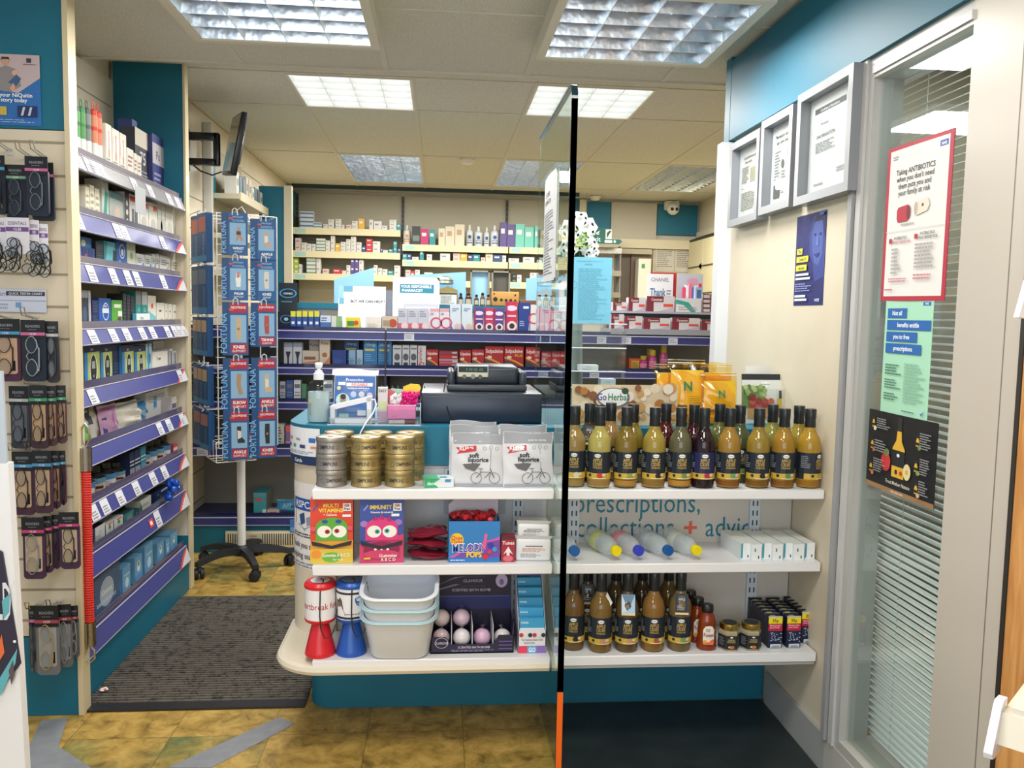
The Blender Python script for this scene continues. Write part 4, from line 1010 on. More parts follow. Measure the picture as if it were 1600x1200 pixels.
IM = [('r', 0, 1, .0, 1, '3b52a0'), ('p', [(0, 0), (1, 0), (1, .45), (0, .3)], 'cf3f6c'), ('t', 'IMMUNITY', .48, .85, .062, 'f2d64e', .5, 0, .03), ('t', 'Vitamins & minerals', .5, .785, .03, 'f4eee6', .55, 0, .02), ('r', .76, .95, .82, .94, 'f0eeee'), ('t', 'GR', .855, .885, .04, 'a02840', .15, 0, .03), ('t', 'Free', .855, .835, .035, '3a3438', .15, 0, .03), ('r', .72, .9, .735, .775, 'eceff4'),
      ('p', [(.08, .84), (.1, .82), (.2, .9), (.18, .93)], '8a9ad0'), ('e', .88, .64, .05, '9a70c0', 1.2), ('e', .1, .62, .05, 'a07ac8', 1.2)] + monster('d93a80', '3aa0a0', '', [('p', [(.30, .68), (.36, .76), (.42, .69)], 'b02a70'), ('p', [(.45, .70), (.5, .78), (.56, .70)], 'b02a70'), ('p', [(.6, .69), (.68, .75), (.72, .66)], 'b02a70'), ('e', .5, .22, .12, '8a1f50', 2.3), ('p', [(.02, .36), (.5, .27), (.98, .36), (.96, .29), (.5, .22), (.04, .29)], '2a2330'), ('e', .36, .22, .02, 'f4eeee'), ('e', .5, .21, .02, 'f4eeee'), ('e', .64, .22, .02, 'f4eeee'), ('e', .5, .145, .07, 'cf3f6c', 4.0)]) + \
     [('t', 'Gummies', .65, .10, .05, 'f4efe6', .4, 0, .02), ('t', 'A B C D', .65, .04, .045, 'f4efe6', .4, 0, .02), ('r', .1, .25, .07, .1, 'e0c040')]
for px0, px1, art, side, lab in ((484, 551, MV, 'c8402c', 'orange multivitamin gummy box with a green big eyed monster face'), (561, 630, IM, '34407c', 'blue immunity gummy box with a pink big eyed monster face')):
    xa = solX(px0, 2.385, .7); xb = solX(px1, 2.385, .7)
    o = carton('gummy_box', lab, 'box', xa, xb, 2.385, S2 + .0005, S2 + .188, .055, side, art, side, side); o.rotation_euler = (0, 0, math.radians(3))
# pile of burgundy sweet bags
for k, (px, z, s_) in enumerate([(668, 0, 1), (667, .034, 2), (668, .063, 3)]):
    t = thing('sweet_bag', 'shiny burgundy bag of sweets, %s of the pile of three beside the lolly box' % ('bottom', 'middle', 'top')[k], 'bag of sweets', (solX(px, 2.43, .65), 2.445, S2 + .001 + z), math.radians((4, -5, 6)[k]), 'burgundy sweet bags in a pile')
    rnd = random.Random(s_); ph = [rnd.uniform(0, 6) for _ in range(6)]
    def f(u, v, sg):
        b = max(0, math.sin(PI * u)) ** .5 * max(0, math.sin(PI * v)) ** .5
        return Vector(((u - .5) * .115 + .003 * math.sin(8 * v + ph[0]), (v - .5) * .10, .014 + sg * .0145 * b * (1 + .18 * math.sin(14 * u + ph[1]) * math.sin(11 * v + ph[2])) + .004 * math.sin(5 * u + ph[3])))
    mb = MB(); mb.grid(lambda u, v: f(u, v, 1), 22, 16, '7a1c30g'); mb.grid(lambda u, v: f(1 - u, v, -1), 22, 16, '7a1c30g'); ob('bag', mb, t)
    P = lambda u, v: f(u, v, 1) + Vector((0, 0, .001))
    mb = MB(); mb.add([P(.02, .02), P(.98, .02), P(.98, .06), P(.02, .06)], [(0, 1, 2, 3)], '93304ag')
    ob('seal', mb, t)
# lolly display box
MP = [('r', 0, 1, 0, 1, '2f7fc4'), ('p', [(0, .12), (.45, .4), (1, .62), (1, .12)], 'd65aa8'), ('p', [(.1, .12), (.5, .42), (1, .55), (1, .12)], '7a4aa8'), ('r', 0, 1, 0, .12, '2a78c0'), ('e', .16, .55, .17, 'f0c22e', .95), ('t', 'Chupa', .16, .56, .09, 'c8283a', .22, 0, .02), ('t', 'Chups', .16, .47, .09, 'c8283a', .22, 0, .02),
      ('t', 'MELODY', .40, .26, .2, 'f4f6fa', .66, 0, .055), ('t', 'MELODY', .40, .26, .19, '2b50b0', .64, 0, .02), ('t', 'POPS', .5, .13, .13, 'f2d23a', .3, 0, .04), ('p', [(.66, .35), (.72, .3), (.76, .7), (.7, .7)], 'e060a0'), ('e', .82, .42, .07, '2f3fa8'), ('e', .9, .32, .06, '3a9ad0'), ('e', .8, .26, .05, 'e03a50'), ('e', .72, .14, .07, 'd02a3a'), ('l', .04, .42, .03, .09, 'cfe0f2', 1)]
y = 2.385; xa = solX(701, y, .68); xb = solX(781, y, .68); w = xb - xa
t = thing('lolly_box', 'blue and pink melody lolly display box with an open top of red lollies', 'display box', ((xa + xb) / 2, y + .05, S2 + .0005))
mb = MB(); w2 = w / 2
for b in ((-w2, w2, -.05, -.048), (-w2, w2, .048, .05), (-w2, -w2 + .002, -.05, .05), (w2 - .002, w2, -.05, .05)): mb.box(*b, 0, .122, '2b74b8')
mb.box(-w2, w2, -.05, .05, 0, .003, '2b74b8'); mb.art(Flat((-w2, -.05, 0), (w, 0, 0), (0, 0, .122)), MP); ob('box', mb, t)
mb = MB(); mb.plate([(-w2, .10), (w2, .10), (w2, .168), (-w2 + .02, .168), (-w2, .15)], .047, .049, 'c9c6d4'); ob('backflap', mb, t)
mb = MB(); rnd = random.Random(3)
for k in range(26): mb.ball((rnd.uniform(-w2 + .012, w2 - .012), rnd.uniform(-.035, .04), .118 + rnd.uniform(0, .012)), .011, 'b8222cs', n=8, m=5, bumps=.12)
o = ob('lollies', mb, t); o['kind'] = 'stuff'
TU = [('r', 0, 1, 0, 1, 'a32940'), ('r', 0, 1, .86, 1, '5c1f2e'), ('t', 'Tunes', .5, .68, .13, 'f4eee8', .9, 0, .02), ('p', [(.5, .6), (.85, .3), (.62, .38), (.6, .2), (.4, .2), (.38, .38), (.15, .3)], 'efe2e4'), ('e', .5, .14, .12, 'd96a7c', 1.6)]
carton('lozenge_packet', 'small dark red lozenge packet standing right of the lolly box', 'packet', solX(783, 2.385, .65), solX(805, 2.385, .65), 2.385, S2 + .0005, S2 + .078, .03, '8a2236', TU, '7a1f30')
# stack of white wipes
for k in range(2):
    px = 834; z = S2 + .0005 + k * .068
    t = thing('wipes_packet', 'white packet of wipes, %s of the two stacked by the glass screen' % ('lower', 'upper')[k], 'packet', (solX(px, 2.40, .68), 2.43, z), math.radians(-3), 'white wipes packets')
    w = .105 if k == 0 else .095; h = .068 if k == 0 else .045
    mb = MB(); mb.rbox(-w / 2, w / 2, -.04, .05, 0, h, 'dfe1e4s', .008, 3)
    mb.art(Flat((-w / 2 + .006, -.0405, .006), (w - .012, 0, 0), (0, 0, h - .014)), [('r', .25, .8, .72, .76, '3a3d42'), ('l', .15, .9, .42, .66, 'd8a090' if k == 0 else '8a6a70', 3), ('l', .1, .85, .1, .35, 'a8acb2', 3)]); ob('pack', mb, t)
    ob('fold', MB().add([(-w / 2, -.035, h - .001), (w / 2, -.035, h - .001), (w / 2 + .004, -.048, h + .01), (-w / 2 - .004, -.046, h + .012)], [(0, 1, 2, 3), (3, 2, 1, 0)], 'eceef0'), t)

# ------------------------------------------------------------------ bottom shelf, left
def charity(px, y, col, cap, lab, arts):
    x = solX(px, y, .45)
    t = thing('charity_tin', lab, 'collecting tin', (x, y, S3 + .0005))
    mb = MB(); mb.lathe([(.044, 0), (.0455, .004), (.043, .014), (.027, .082), (.024, .094), (.024, .1)], col + 's', n=28); ob('base', mb, t)
    mb = MB(); mb.lathe([(.036, .098), (.044, .104), (.0455, .108), (.0455, .112)], col + 's', n=28); ob('collar', mb, t)
    mb = MB(); mb.lathe([(.0440, .111), (.0440, .205)], 'e9e8eb', n=28); mb.art(Round(0, 0, .0442, -170, -10, .112, .204), arts, 0); ob('drum', mb, t)
    mb = MB(); mb.lathe([(.0455, .203), (.0465, .206), (.0465, .212), (.040, .220), (.034, .221)], col + 's', n=28); mb.lathe([(.028, .2212), (.026, .2225)], 'd8d8dc' if col[0] in 'cd' else '6a7a90', n=24); ob('lid', mb, t)
    mb = MB(); mb.tube([(.0, .01, .222), (.012, -.02, .228), (.006, -.047, .20), (.005, -.0475, .13), (.008, -.047, .09), (.02, -.052, .064), (.038, -.05, .07), (.05, -.03, .10), (.049, -.01, .14), (.047, .0, .2)], .0019, '22242c', 6); ob('cord', mb, t)
charity(500.5, 2.415, 'd2202c', '', 'red charity collecting tin with white heartbreak drum at the left end', [('t', 'heartbreak fund', .52, .36, .2, 'c0283e', 1.15, 0, .005)])
charity(549, 2.42, '1f56b0', '', 'blue charity collecting tin with a cat picture on its drum', [('r', 0, 1, .82, .89, '24283a'), ('r', 0, 1, .03, .1, '24283a'), ('p', [(.12, .14), (.40, .14), (.34, .35), (.3, .62), (.24, .72), (.2, .62), (.13, .66), (.12, .4)], '5a4c48'), ('e', .22, .5, .09, '7a6a62'), ('p', [(.62, .72), (.86, .72), (.86, .6), (.74, .5), (.62, .6)], '2a66b4'), ('o', .74, .6, .15, .035, '2a66b4'), ('t', 'RSPCA', .74, .65, .06, 'f4f4f4', .2), ('l', .4, .95, .17, .22, '50525a', 1)])
# stacked plastic tubs, tipped towards the aisle
cx = solX(627, 2.45, .5)
def tub_shape(mb, w, d, h, key, z0=0, rim=None, r=.05):
    def ring(s, z): return [(x, y, z) for x, y in rrect(w * s, d * s, r * s, 6)]
    n = len(rrect(w, d, r, 6)); vs = []; L = [(.80, 0), (.82, .003), (1.0, h), (1.045, h), (1.05, h - .006), (1.02, h - .006)]
    Lw = [(.97, h), (.79, .006), (.5, .004)]
    rings = [ring(.7, 0)] + [ring(s, z) for s, z in L]
    for rg in rings: vs += [(a, b, c + z0) for a, b, c in rg]
    fs = [(j * n + i, j * n + (i + 1) % n, (j + 1) * n + (i + 1) % n, (j + 1) * n + i) for j in range(len(rings) - 1) for i in range(n)] + [tuple(range(n - 1, -1, -1))]
    mb.add(vs, fs, key, True)
    rings = [ring(1.0, h)] + [ring(s, z) for s, z in Lw]
    vs = []
    for rg in rings: vs += [(a, b, c + z0) for a, b, c in rg]
    fs = [(j * n + i, j * n + (i + 1) % n, (j + 1) * n + (i + 1) % n, (j + 1) * n + i) for j in range(len(rings) - 1) for i in range(n)] + [tuple((len(rings) - 1) * n + i for i in range(n))]
    mb.add(vs, fs, key, True)
for k in range(3):
    t = bpy.data.objects.new('plastic_tub', None); COL.objects.link(t)
    t.location = (cx, 2.425 - .0079 * k, S3 + .008 + k * .0372); t.rotation_euler = (math.radians(12), 0, math.radians(-2))
    tag(t, ('bottom', 'middle', 'top')[k] + ' rounded translucent tub of the nested stack between blue tin and bath bombs', 'tub', 'nested plastic tubs')
    t.location.z += .008
    mb = MB(); tub_shape(mb, .210, .165, .130, 'dbe0e8s'); ob('tub', mb, t)
    rr = rrect(.210 * 1.05, .165 * 1.05, .052, 6)
    ob('rim', MB().tube([(a, b, .128) for a, b in rr], .0042, ('a9cfd6s', 'a9cfd6s', 'e4e9ees')[k], 6, True), t)
t = thing('plastic_cover', 'pale teal cover propped upright behind the stack of plastic tubs', 'cover', (cx + .004, 2.553, S3 + .001))
mb = MB(); M = Matrix.Rotation(math.radians(-3), 4, 'X'); mb.M = M; mb.plate(rrect(.205, .225, .035, 6, 0, .125), -.005, .003, '9fc4cfs', True); ob('panel', mb, t)
mb = MB(); mb.M = M; mb.tube([(a, -.005, b) for a, b in rrect(.2, .22, .033, 6, 0, .125)], .004, '86b4c2s', 6, True); ob('rim', mb, t)

# bath bomb display
y = 2.395; xa = solX(673, y, .4); xb = solX(803, y, .4); w = xb - xa; w2 = w / 2
t = thing('bath_bomb_display', 'dark purple scented bath bomb display carton with raised header card', 'display box', ((xa + xb) / 2, y, S3 + .0005))
mb = MB(); mb.box(-w2, w2, 0, .13, 0, .004, '241f3c'); mb.box(-w2, -w2 + .002, 0, .13, 0, .09, '2a2548'); mb.box(w2 - .002, w2, 0, .13, 0, .09, '2a2548')
mb.box(-w2, w2, .126, .13, 0, .20, '201c38')
mb.plate([(-w2, 0), (w2, 0), (w2, .055), (w2 - .045, .055), (w2 - .06, .028), (-w2 + .06, .028), (-w2 + .045, .05), (-w2, .05)], 0, .002, '241f3c')
mb.art(Flat((-w2, 0, 0), (w, 0, 0), (0, 0, .055)), [('t', 'SCENTED BATH BOMB', .52, .28, .12, 'cfcad8', .45), ('l', .25, .78, .1, .22, '8f88a8', 2), ('o', .13, .6, .3, .03, 'b9b2c8', 1.2), ('t', 'GLAMOUR', .13, .52, .14, 'cfcad8', .16), ('r', .82, .98, .62, .68, '6a5a9a'), ('r', .82, .98, .42, .48, '6a5a9a'), ('r', .82, .98, .22, .28, '6a5a9a')])
mb.art(Flat((-w2, .126, .09), (w, 0, 0), (0, 0, .11)), [('r', 0, 1, 0, .36, '222a66'), ('r', .02, .98, .36, .39, '4a52a0'), ('t', 'GLAMOUR', .52, .78, .08, 'a9a4bc', .28), ('r', .36, .68, .66, .665, '8a86a0'), ('r', .36, .68, .93, .935, '8a86a0'), ('t', 'SCENTED BATH BOMB', .5, .52, .075, 'b9b4cc', .62), ('e', .88, .82, .2, 'b9acd2', .85), ('e', .88, .78, .09, '7a62a8', .7), ('p', [(.0, .62), (.28, .92), (.42, .96), (.27, .88)], '8a86a6'), ('p', [(.0, .55), (.3, .74), (.36, .72), (.1, .56)], '7a7698')])
ob('carton', mb, t)
for i, x in enumerate((-w2 / 2, 0, w2 / 2)): ob('divider', MB().box(x - .001, x + .001, .004, .124, .005, .085, 'c9c9d2'), t)
for i, (u, z, c, nm, l2) in enumerate([(-.75, .0, 'e3c9cb', 'peach pink', 'leftmost front compartment'), (-.25, 0, 'e6dfdf', 'cream white', 'second front compartment'), (.25, 0, 'd9b0cc', 'rose pink', 'third front compartment'), (.75, -.002, 'ece4e4', 'off white', 'right hand front compartment'), (-.75, .045, 'e8d6d0', 'pale peach', 'top of the leftmost compartment'), (-.25, .045, 'd8bccb', 'mauve', 'upper back of the second compartment')]):
    yy = .045 if i < 4 else .09
    o = ob('bath_bomb', MB().ball((0, 0, .027), .0262, c + 'q', n=20, m=12), None, ((xa + xb) / 2 + u * w2, y + yy, S3 + .005 + z + (0 if i < 4 else .0)))
    tag(o, '%s wrapped bath bomb in the %s' % (nm, l2), 'bath bomb', 'bath bombs in the display')
    mb = MB(); mb.ball((0, 0, .028), .0275, 'film', n=14, m=9, bumps=.04); rnd = random.Random(i)
    for k in range(7):
        a = rnd.uniform(0, 6.28); mb.add([(0, 0, .052), (.016 * math.cos(a), .016 * math.sin(a), .07), (.016 * math.cos(a + .7), .016 * math.sin(a + .7), .074)], [(0, 1, 2), (2, 1, 0)], 'film')
    ob('wrapper', mb, o)
# inhaler stick display: a card holder of blue packs
def sticks(px, y, lab, rev=False, n=5):
    x = solX(px, y, .42); w = .082
    t = thing('inhaler_display', lab, 'display stand', (x, y, S3 + .0005), 0)
    mb = MB(); mb.box(-w / 2, w / 2, 0, .16, 0, .003, 'd5d8e0')
    mb.plate([(-w / 2, 0), (w / 2, 0), (w / 2, .07), (-w / 2, .07)], 0, .0015, 'e4e4ea')
    for sx_ in (-w / 2, w / 2 - .0015):
        vs = [(sx_, 0, 0), (sx_, .16, 0), (sx_, .16, .215), (sx_, .14, .215), (sx_, 0, .07)]; vs2 = [(a + .0015, b, c) for a, b, c in vs]
        mb.add(vs + vs2, [tuple(range(4, -1, -1)), tuple(range(5, 10)), (0, 1, 6, 5), (1, 2, 7, 6), (2, 3, 8, 7), (3, 4, 9, 8), (4, 0, 5, 9)], 'c8cedd')
    mb.box(-w / 2, w / 2, .156, .16, 0, .215, 'b9bfd8')
    mb.art(Flat((-w / 2, 0, 0), (w, 0, 0), (0, 0, .07)), [('r', 0, .33, 0, .32, 'd9405a'), ('r', .33, .66, 0, .32, '5fa8d8'), ('r', .66, 1, 0, .32, '8a6ab8'), ('t', 'GO', .5, .05, .2, 'f4f4f6', .25, 0, .03), ('t', 'The Essential Inhaler Stick', .5, .55, .08, '60646e', .8), ('l', .2, .8, .4, .5, '8a8e98', 1)] + [('e', .1 + .16 * k, .8, .09, ('c03a3a', 'e8e0e0', '2a3040')[k % 3], 1) for k in range(6)])
    mb.art(Flat((-w / 2, .156, .175), (w, 0, 0), (0, 0, .04)), [('r', 0, 1, 0, 1, '9a90c8'), ('l', .1, .9, .1, .35, '3a3a50', 1), ('r', .2, .8, .5, .9, 'e0a0b8')]); ob('holder', mb, t)
    return t, x
t, x = sticks(832, 2.39, 'inhaler stick display holder left of the glass screen')
GO = [('r', 0, 1, .66, 1, '3f9fce'), ('t', 'Inhale', .2, .82, .08, 'e9f3fa', .3), ('r', 0, 1, .2, .66, 'e3eaf2'), ('t', 'GO', .5, .36, .2, '2b3448', .4, 0, .03), ('r', .05, .3, .34, .44, '4a9ad0'), ('r', .75, .92, .3, .36, 'c86a9a'), ('r', 0, 1, 0, .2, '2f8fc8'), ('t', 'FOCUS', .3, .05, .1, 'e9f3fa', .4)]
for k in range(5):
    o = ob('inhaler_pack', carton_mesh(.074, .012, .085, '3f9fce', GO, '3a8fc0'), None, (x, 2.39 + .012 + k * .028, S3 + .0045 + .022 * k + (.015 if k == 0 else .015)), 0)
    tag(o, 'blue inhaler stick pack, %s from the front in its card holder' % ORD[k], 'pack', 'inhaler packs in the holder')

# ------------------------------------------------------------------ on the worktop
CT = .9885
# sanitiser pump bottle
y = 2.66; x = solX(498, y, 1.05)
t = thing('sanitiser_bottle', 'clear hand sanitiser pump bottle at the left end of the teal worktop', 'bottle', (x, y, CT))
ob('body', MB().lathe([(.001, 0), (.033, .0), (.036, .004), (.036, .10), (.033, .115), (.025, .128), (.014, .135), (.013, .14)], 'bottle_clear', n=24, sy=.75), t)
ob('gel', MB().lathe([(.001, .003), (.031, .003), (.0335, .006), (.0335, .098)], 'dde8ebl', n=20, sy=.72), t)
mb = MB(); P = Round(0, .009, .0362, -135, -45, .02, .095); mb.art(P, [('r', .0, .14, .6, .75, 'e8d070'), ('l', .02, .12, .05, .55, '5a6068', 8)]); ob('label', mb, t)
ob('pump', MB().lathe([(.0165, .136), (.0165, .156), (.012, .158), (.0115, .165), (.006, .166), (.006, .172), (.011, .175), (.013, .185), (.008, .190)], 'e6eaefs', n=18), t)
# acrylic tray with mask pack, white stand, pink gift box, packs
xa = solX(513, 2.62, 1.0); xb = solX(657, 2.62, 1.0)
t = thing('acrylic_tray', 'low clear acrylic tray at the front edge of the teal worktop', 'tray', ((xa + xb) / 2, 2.66, CT))
w2 = (xb - xa) / 2
mb = MB(); mb.box(-w2, w2, -.06, .10, 0, .003, 'acrylic'); mb.box(-w2, w2, -.062, -.059, 0, .05, 'acrylic'); mb.box(w2 - .003, w2, -.06, .1, 0, .075, 'acrylic'); mb.box(-w2, -w2 + .003, -.06, .1, 0, .05, 'acrylic'); ob('tray', mb, t)
ob('rim', MB().tube([(-w2, -.0625, .001), (w2, -.0625, .001), (w2, -.0625, .072)], .0016, 'dde3e8', 5), t)
x = solX(553, 2.69, 1.1)
MK = [('r', .06, .94, .05, .86, '3a6cb4'), ('r', .0, 1, .88, 1, 'e8eaec'), ('t', 'Protective', .5, .76, .06, 'f0f4fa', .5), ('r', .32, .9, .66, .73, 'efe0e2'), ('t', 'REUSABLE', .61, .67, .05, 'd05050', .54, 0, .02), ('r', .14, .3, .68, .74, 'e4ecf6'), ('l', .35, .88, .60, .64, 'dfe6f4', 1), ('e', .48, .5, .06, 'b9cdea'), ('e', .66, .5, .06, 'd0cfd8'), ('e', .84, .48, .06, 'c2b9d8'), ('e', .24, .38, .14, 'bfe0dc'), ('e', .25, .40, .07, 'd0a488', 1.0), ('e', .25, .45, .055, '3a2c26', 1.1), ('r', .19, .31, .33, .39, '8a8c84'), ('e', .16, .62, .04, 'e0d8a0')]
pouch('mask_pack', 'clear bag with a blue and red reusable face mask card', 'packet', x, 2.70, CT + .003, .15, .165, .012, 'film', [('r', .05, .95, .03, .9, 'd5d8dc')] + MK, lean=10, rz=-3, crimp=True, edge='e8eaee')
# white wedge-shaped card stand
x0_, x1_ = solX(517, 2.615, 1.0), solX(580, 2.615, 1.0)
t = thing('card_terminal_stand', 'white wedge shaped stand with a clear window and a white cable', 'stand', ((x0_ + x1_) / 2, 2.618, CT + .0032), math.radians(-2))
mb = MB(); w = (x1_ - x0_) / 2
out_ = [(-w, 0), (w, 0), (w + .0, .078), (w - .006, .084), (-w + .008, .052), (-w, .044)]
inn = [(-w + .014, .018), (w - .012, .018), (w - .012, .062), (w - .02, .062), (-w + .014, .034)]
# frame as four bars
def bar(a, b, th=.010):
    a = Vector((a[0], 0, a[1])); b = Vector((b[0], 0, b[1])); d = (b - a).normalized(); n_ = Vector((-d.z, 0, d.x)) * th / 2
    mb.add([a - n_ + Vector((0, y_, 0)) for y_ in (-.008, .03)] + [b - n_ + Vector((0, y_, 0)) for y_ in (-.008, .03)] + [b + n_ + Vector((0, y_, 0)) for y_ in (-.008, .03)] + [a + n_ + Vector((0, y_, 0)) for y_ in (-.008, .03)],
           [(0, 2, 4, 6), (7, 5, 3, 1), (0, 1, 3, 2), (2, 3, 5, 4), (4, 5, 7, 6), (6, 7, 1, 0)], 'e6e7ees')
bar((-w, .008), (w, .008), .016); bar((w - .006, 0), (w - .006, .084), .014); bar((-w + .006, 0), (-w + .006, .05), .014); bar((-w, .048), (w, .079), .014)
ob('frame', mb, t)
mb = MB(); mb.box(-w + .01, w - .01, .0, .002, .014, .05, 'film'); mb.art(Flat((-w + .012, .0195, .014), (2 * w - .026, 0, 0), (0, 0, .028)), [('r', 0, 1, 0, .12, 'd88aa8'), ('r', .4, .8, .1, .6, '2f66b0'), ('r', .68, .95, .3, .9, 'dfe4ea'), ('r', .1, .4, .1, .5, '8fc8c0')]); ob('window', mb, t)
ob('cable', MB().tube([(w - .005, .0, .075), (w + .012, -.005, .076), (w + .017, -.012, .06), (w + .008, -.028, .035), (w - .01, -.046, .01), (w - .025, -.06, -.02), (w - .032, -.066, -.045)], .0022, 'eef0f2', 7), t)
# pink gift box with brushes
x = solX(627, 2.62, 1.05)
t = thing('pink_gift_box', 'small open pink box on the acrylic tray beside the till', 'box', (x, 2.635, CT + .018), math.radians(4))
mb = MB()
for b in ((-.045, .045, -.02, -.018), (-.045, .045, .033, .035), (-.045, -.043, -.02, .035), (.043, .045, -.02, .035)): mb.box(*b, 0, .045, 'e07fb4')
mb.box(-.045, .045, -.02, .035, 0, .002, 'd97aae'); mb.art(Flat((-.045, -.02, 0), (.09, 0, 0), (0, 0, .045)), [('o', .3, .8, .16, .03, 'ee9fca'), ('o', .85, .5, .2, .03, 'ee9fca'), ('o', .25, .1, .14, .03, 'cc5c9c'), ('r', 0, 1, .92, 1, 'f0b4d4')]); ob('box', mb, t)
ob('packed_base', MB().box(-.04, .044, -.016, .03, -.0145, -.0005, '6a3a48').box(-.04, .01, -.0165, -.016, -.0145, -.002, 'c9b9bc'), t)
rnd = random.Random(5)
def spiky(x_, y_, z_, rx, h, col, lab, tilt=0):
    t_ = thing('hair_bobble_pack', lab, 'hair accessory', (x_, y_, z_), math.radians(tilt))
    mb = MB()
    for k in range(70):
        u = rnd.uniform(-1, 1); v = rnd.random()
        mb.ball((u * rx + .012 * v, rnd.uniform(-.008, .008), v * h), .0055, col, n=6, m=4, bumps=.25)
    o = ob('bobbles', mb, t_); o['kind'] = 'stuff'
    ob('card', MB().plate([(-rx * .8, -.005), (rx * .8, -.005), (rx * .9, h * .9), (0, h), (-rx * .8, h * .85)], .008, .0095, col), t_)
spiky(x + .016, 2.65, CT + .045, .026, .055, 'e6188as', 'bright magenta hair bobbles bursting out of the pink box')
spiky(x - .026, 2.65, CT + .045, .014, .048, 'e4dfe2s', 'white hair bobbles at the left side of the pink box')
tag(ob('hair_clip_card', MB().plate([(-.03, 0), (.012, 0), (.034, .068), (.028, .078), (.0, .08), (-.022, .07)], 0, .004, 'efd21ds'), None, (x + .026, 2.672, CT + .045)), 'yellow rounded card poking out behind the magenta hair bobbles', 'card')
tag(ob('hair_clip_card', MB().plate([(-.02, 0), (.015, 0), (.022, .05), (.0, .062), (-.02, .05)], 0, .004, 'c9555cs'), None, (x - .04, 2.676, CT + .045)), 'coral red card standing at the left back of the pink box', 'card')
tag(ob('hair_clip_card', MB().plate([(-.024, 0), (.02, 0), (.025, .06), (-.02, .064)], 0, .003, '9fd0b8s'), None, (x - .016, 2.682, CT + .045)), 'pale green card behind the white hair bobbles', 'card')
tag(ob('soap_pack', carton_mesh(.03, .02, .11, 'd8d4d8', [('r', .1, .9, .35, .6, 'c8dca0'), ('t', 'EASY', .5, .86, .08, '3a3438', .8), ('r', 0, 1, 0, .3, 'c6a8bc')]), None, (solX(598, 2.66, 1.05), 2.67, CT + .0035)), 'narrow pale packet with green panel between the mask pack and pink box', 'packet')
# wire carousel of spectacle arms behind (row of metal prongs)
t = thing('prong_rack', 'row of slim silver display prongs between the mask pack and the till', 'rack', (solX(630, 2.84, 1.1), 2.84, CT))
ob('base', MB().box(-.085, .075, -.015, .03, 0, .02, '3a4048'), t)
for k in range(9): ob('prong', MB().tube([(-.075 + k * .018, 0, .02), (-.075 + k * .018, 0, .09), (-.072 + k * .018, -.006, .104), (-.068 + k * .018, -.006, .09), (-.066 + k * .018, 0, .02)], .0016, 'b6bcc2m', 5), t)

# cash drawer, till printer
y = 2.66; xa = solX(658, y, 1.02); xb = .334
t = thing('cash_drawer', 'wide dark navy cash drawer on the worktop', 'cash drawer', ((xa + xb) / 2, y, CT))
w2 = (xb - xa) / 2
ob('casing', MB().rbox(-w2, w2, 0, .36, .0, .098, '28303cs', .003), t)
ob('front_panel', MB().rbox(-w2 + .004, w2 - .004, -.006, .002, .004, .088, '1f2b3fs', .003), t)
xc = solX(760, 2.76, 1.1)
t = thing('receipt_printer', 'black till receipt printer with a chrome rimmed customer display on the cash drawer', 'printer', (xc, 2.76, CT + .099))
w2 = .128
ob('base', MB().rbox(-w2 - .004, w2 + .004, -.045, .16, 0, .022, '3a4048s', .006), t)
ob('cover', MB().rbox(-.105, .105, -.035, .15, .020, .082, '252c38s', .014, 4), t)
for sx_ in (-1, 1): ob('side_cheek', MB().rbox(sx_ * .118 - .012, sx_ * .118 + .012, -.04, .155, .015, .066, '333a45s', .01, 3), t)
mb = MB(); mb.rbox(-.098, .004, -.042, -.02, .046, .086, 'b9bcbes', .004)
mb.art(Flat((-.094, -.0425, .048), (.094, 0, 0), (0, 0, .035)), [('r', 0, 1, .42, .95, '1a2424'), ('t', '0 00 00 .00', .55, .55, .25, '5a8a7c', .8), ('r', 0, 1, 0, .38, 'd0cdb8'), ('e', .2, .0, .2, '6a6a60'), ('e', .5, .02, .22, '8a8a80'), ('e', .75, .0, .2, '5a5a54')]); ob('display', mb, t)
ob('cable', MB().tube([(-.122, -.03, .02), (-.137, -.05, .03), (-.142, -.055, .0), (-.138, -.065, -.03), (-.132, -.107, -.045), (-.124, -.108, -.07), (-.11, -.108, -.095)], .0022, '15181c', 6), t)

# right-hand end of the worktop
y = 2.64
GH = [('r', 0, 1, 0, 1, 'd9c4a4')] + [('e', random.Random(k).uniform(.02, .98), random.Random(k + 50).uniform(.1, .95), random.Random(k + 20).uniform(.06, .14), ('b5793c', 'e3d3b8', 'c99a5c', '8a5a34', 'e9dcc6')[k % 5]) for k in range(60)] + [('e', .38, .70, .24, 'f2f3f2', 1.7), ('o', .38, .70, .24, .02, '5d5a8c', 1.7), ('t', 'Go', .275, .63, .17, '4a3f8a', .085, 0, .015), ('t', 'Herbal', .425, .63, .17, '2f7a50', .185, 0, .015), ('e', .49, .86, .08, '2c4a3c', 1.1)]
p0 = solX(893, y, 1.03); p1 = solX(1058, y, 1.03)
wallart('shelf_header_card', 'herbal brand header card with nuts picture standing behind the cider bottles', 'sign', (p0, y, CT), (p1 - p0, 0, 0), (0, 0, .132), 'd9c4a4', GH, th=.003)
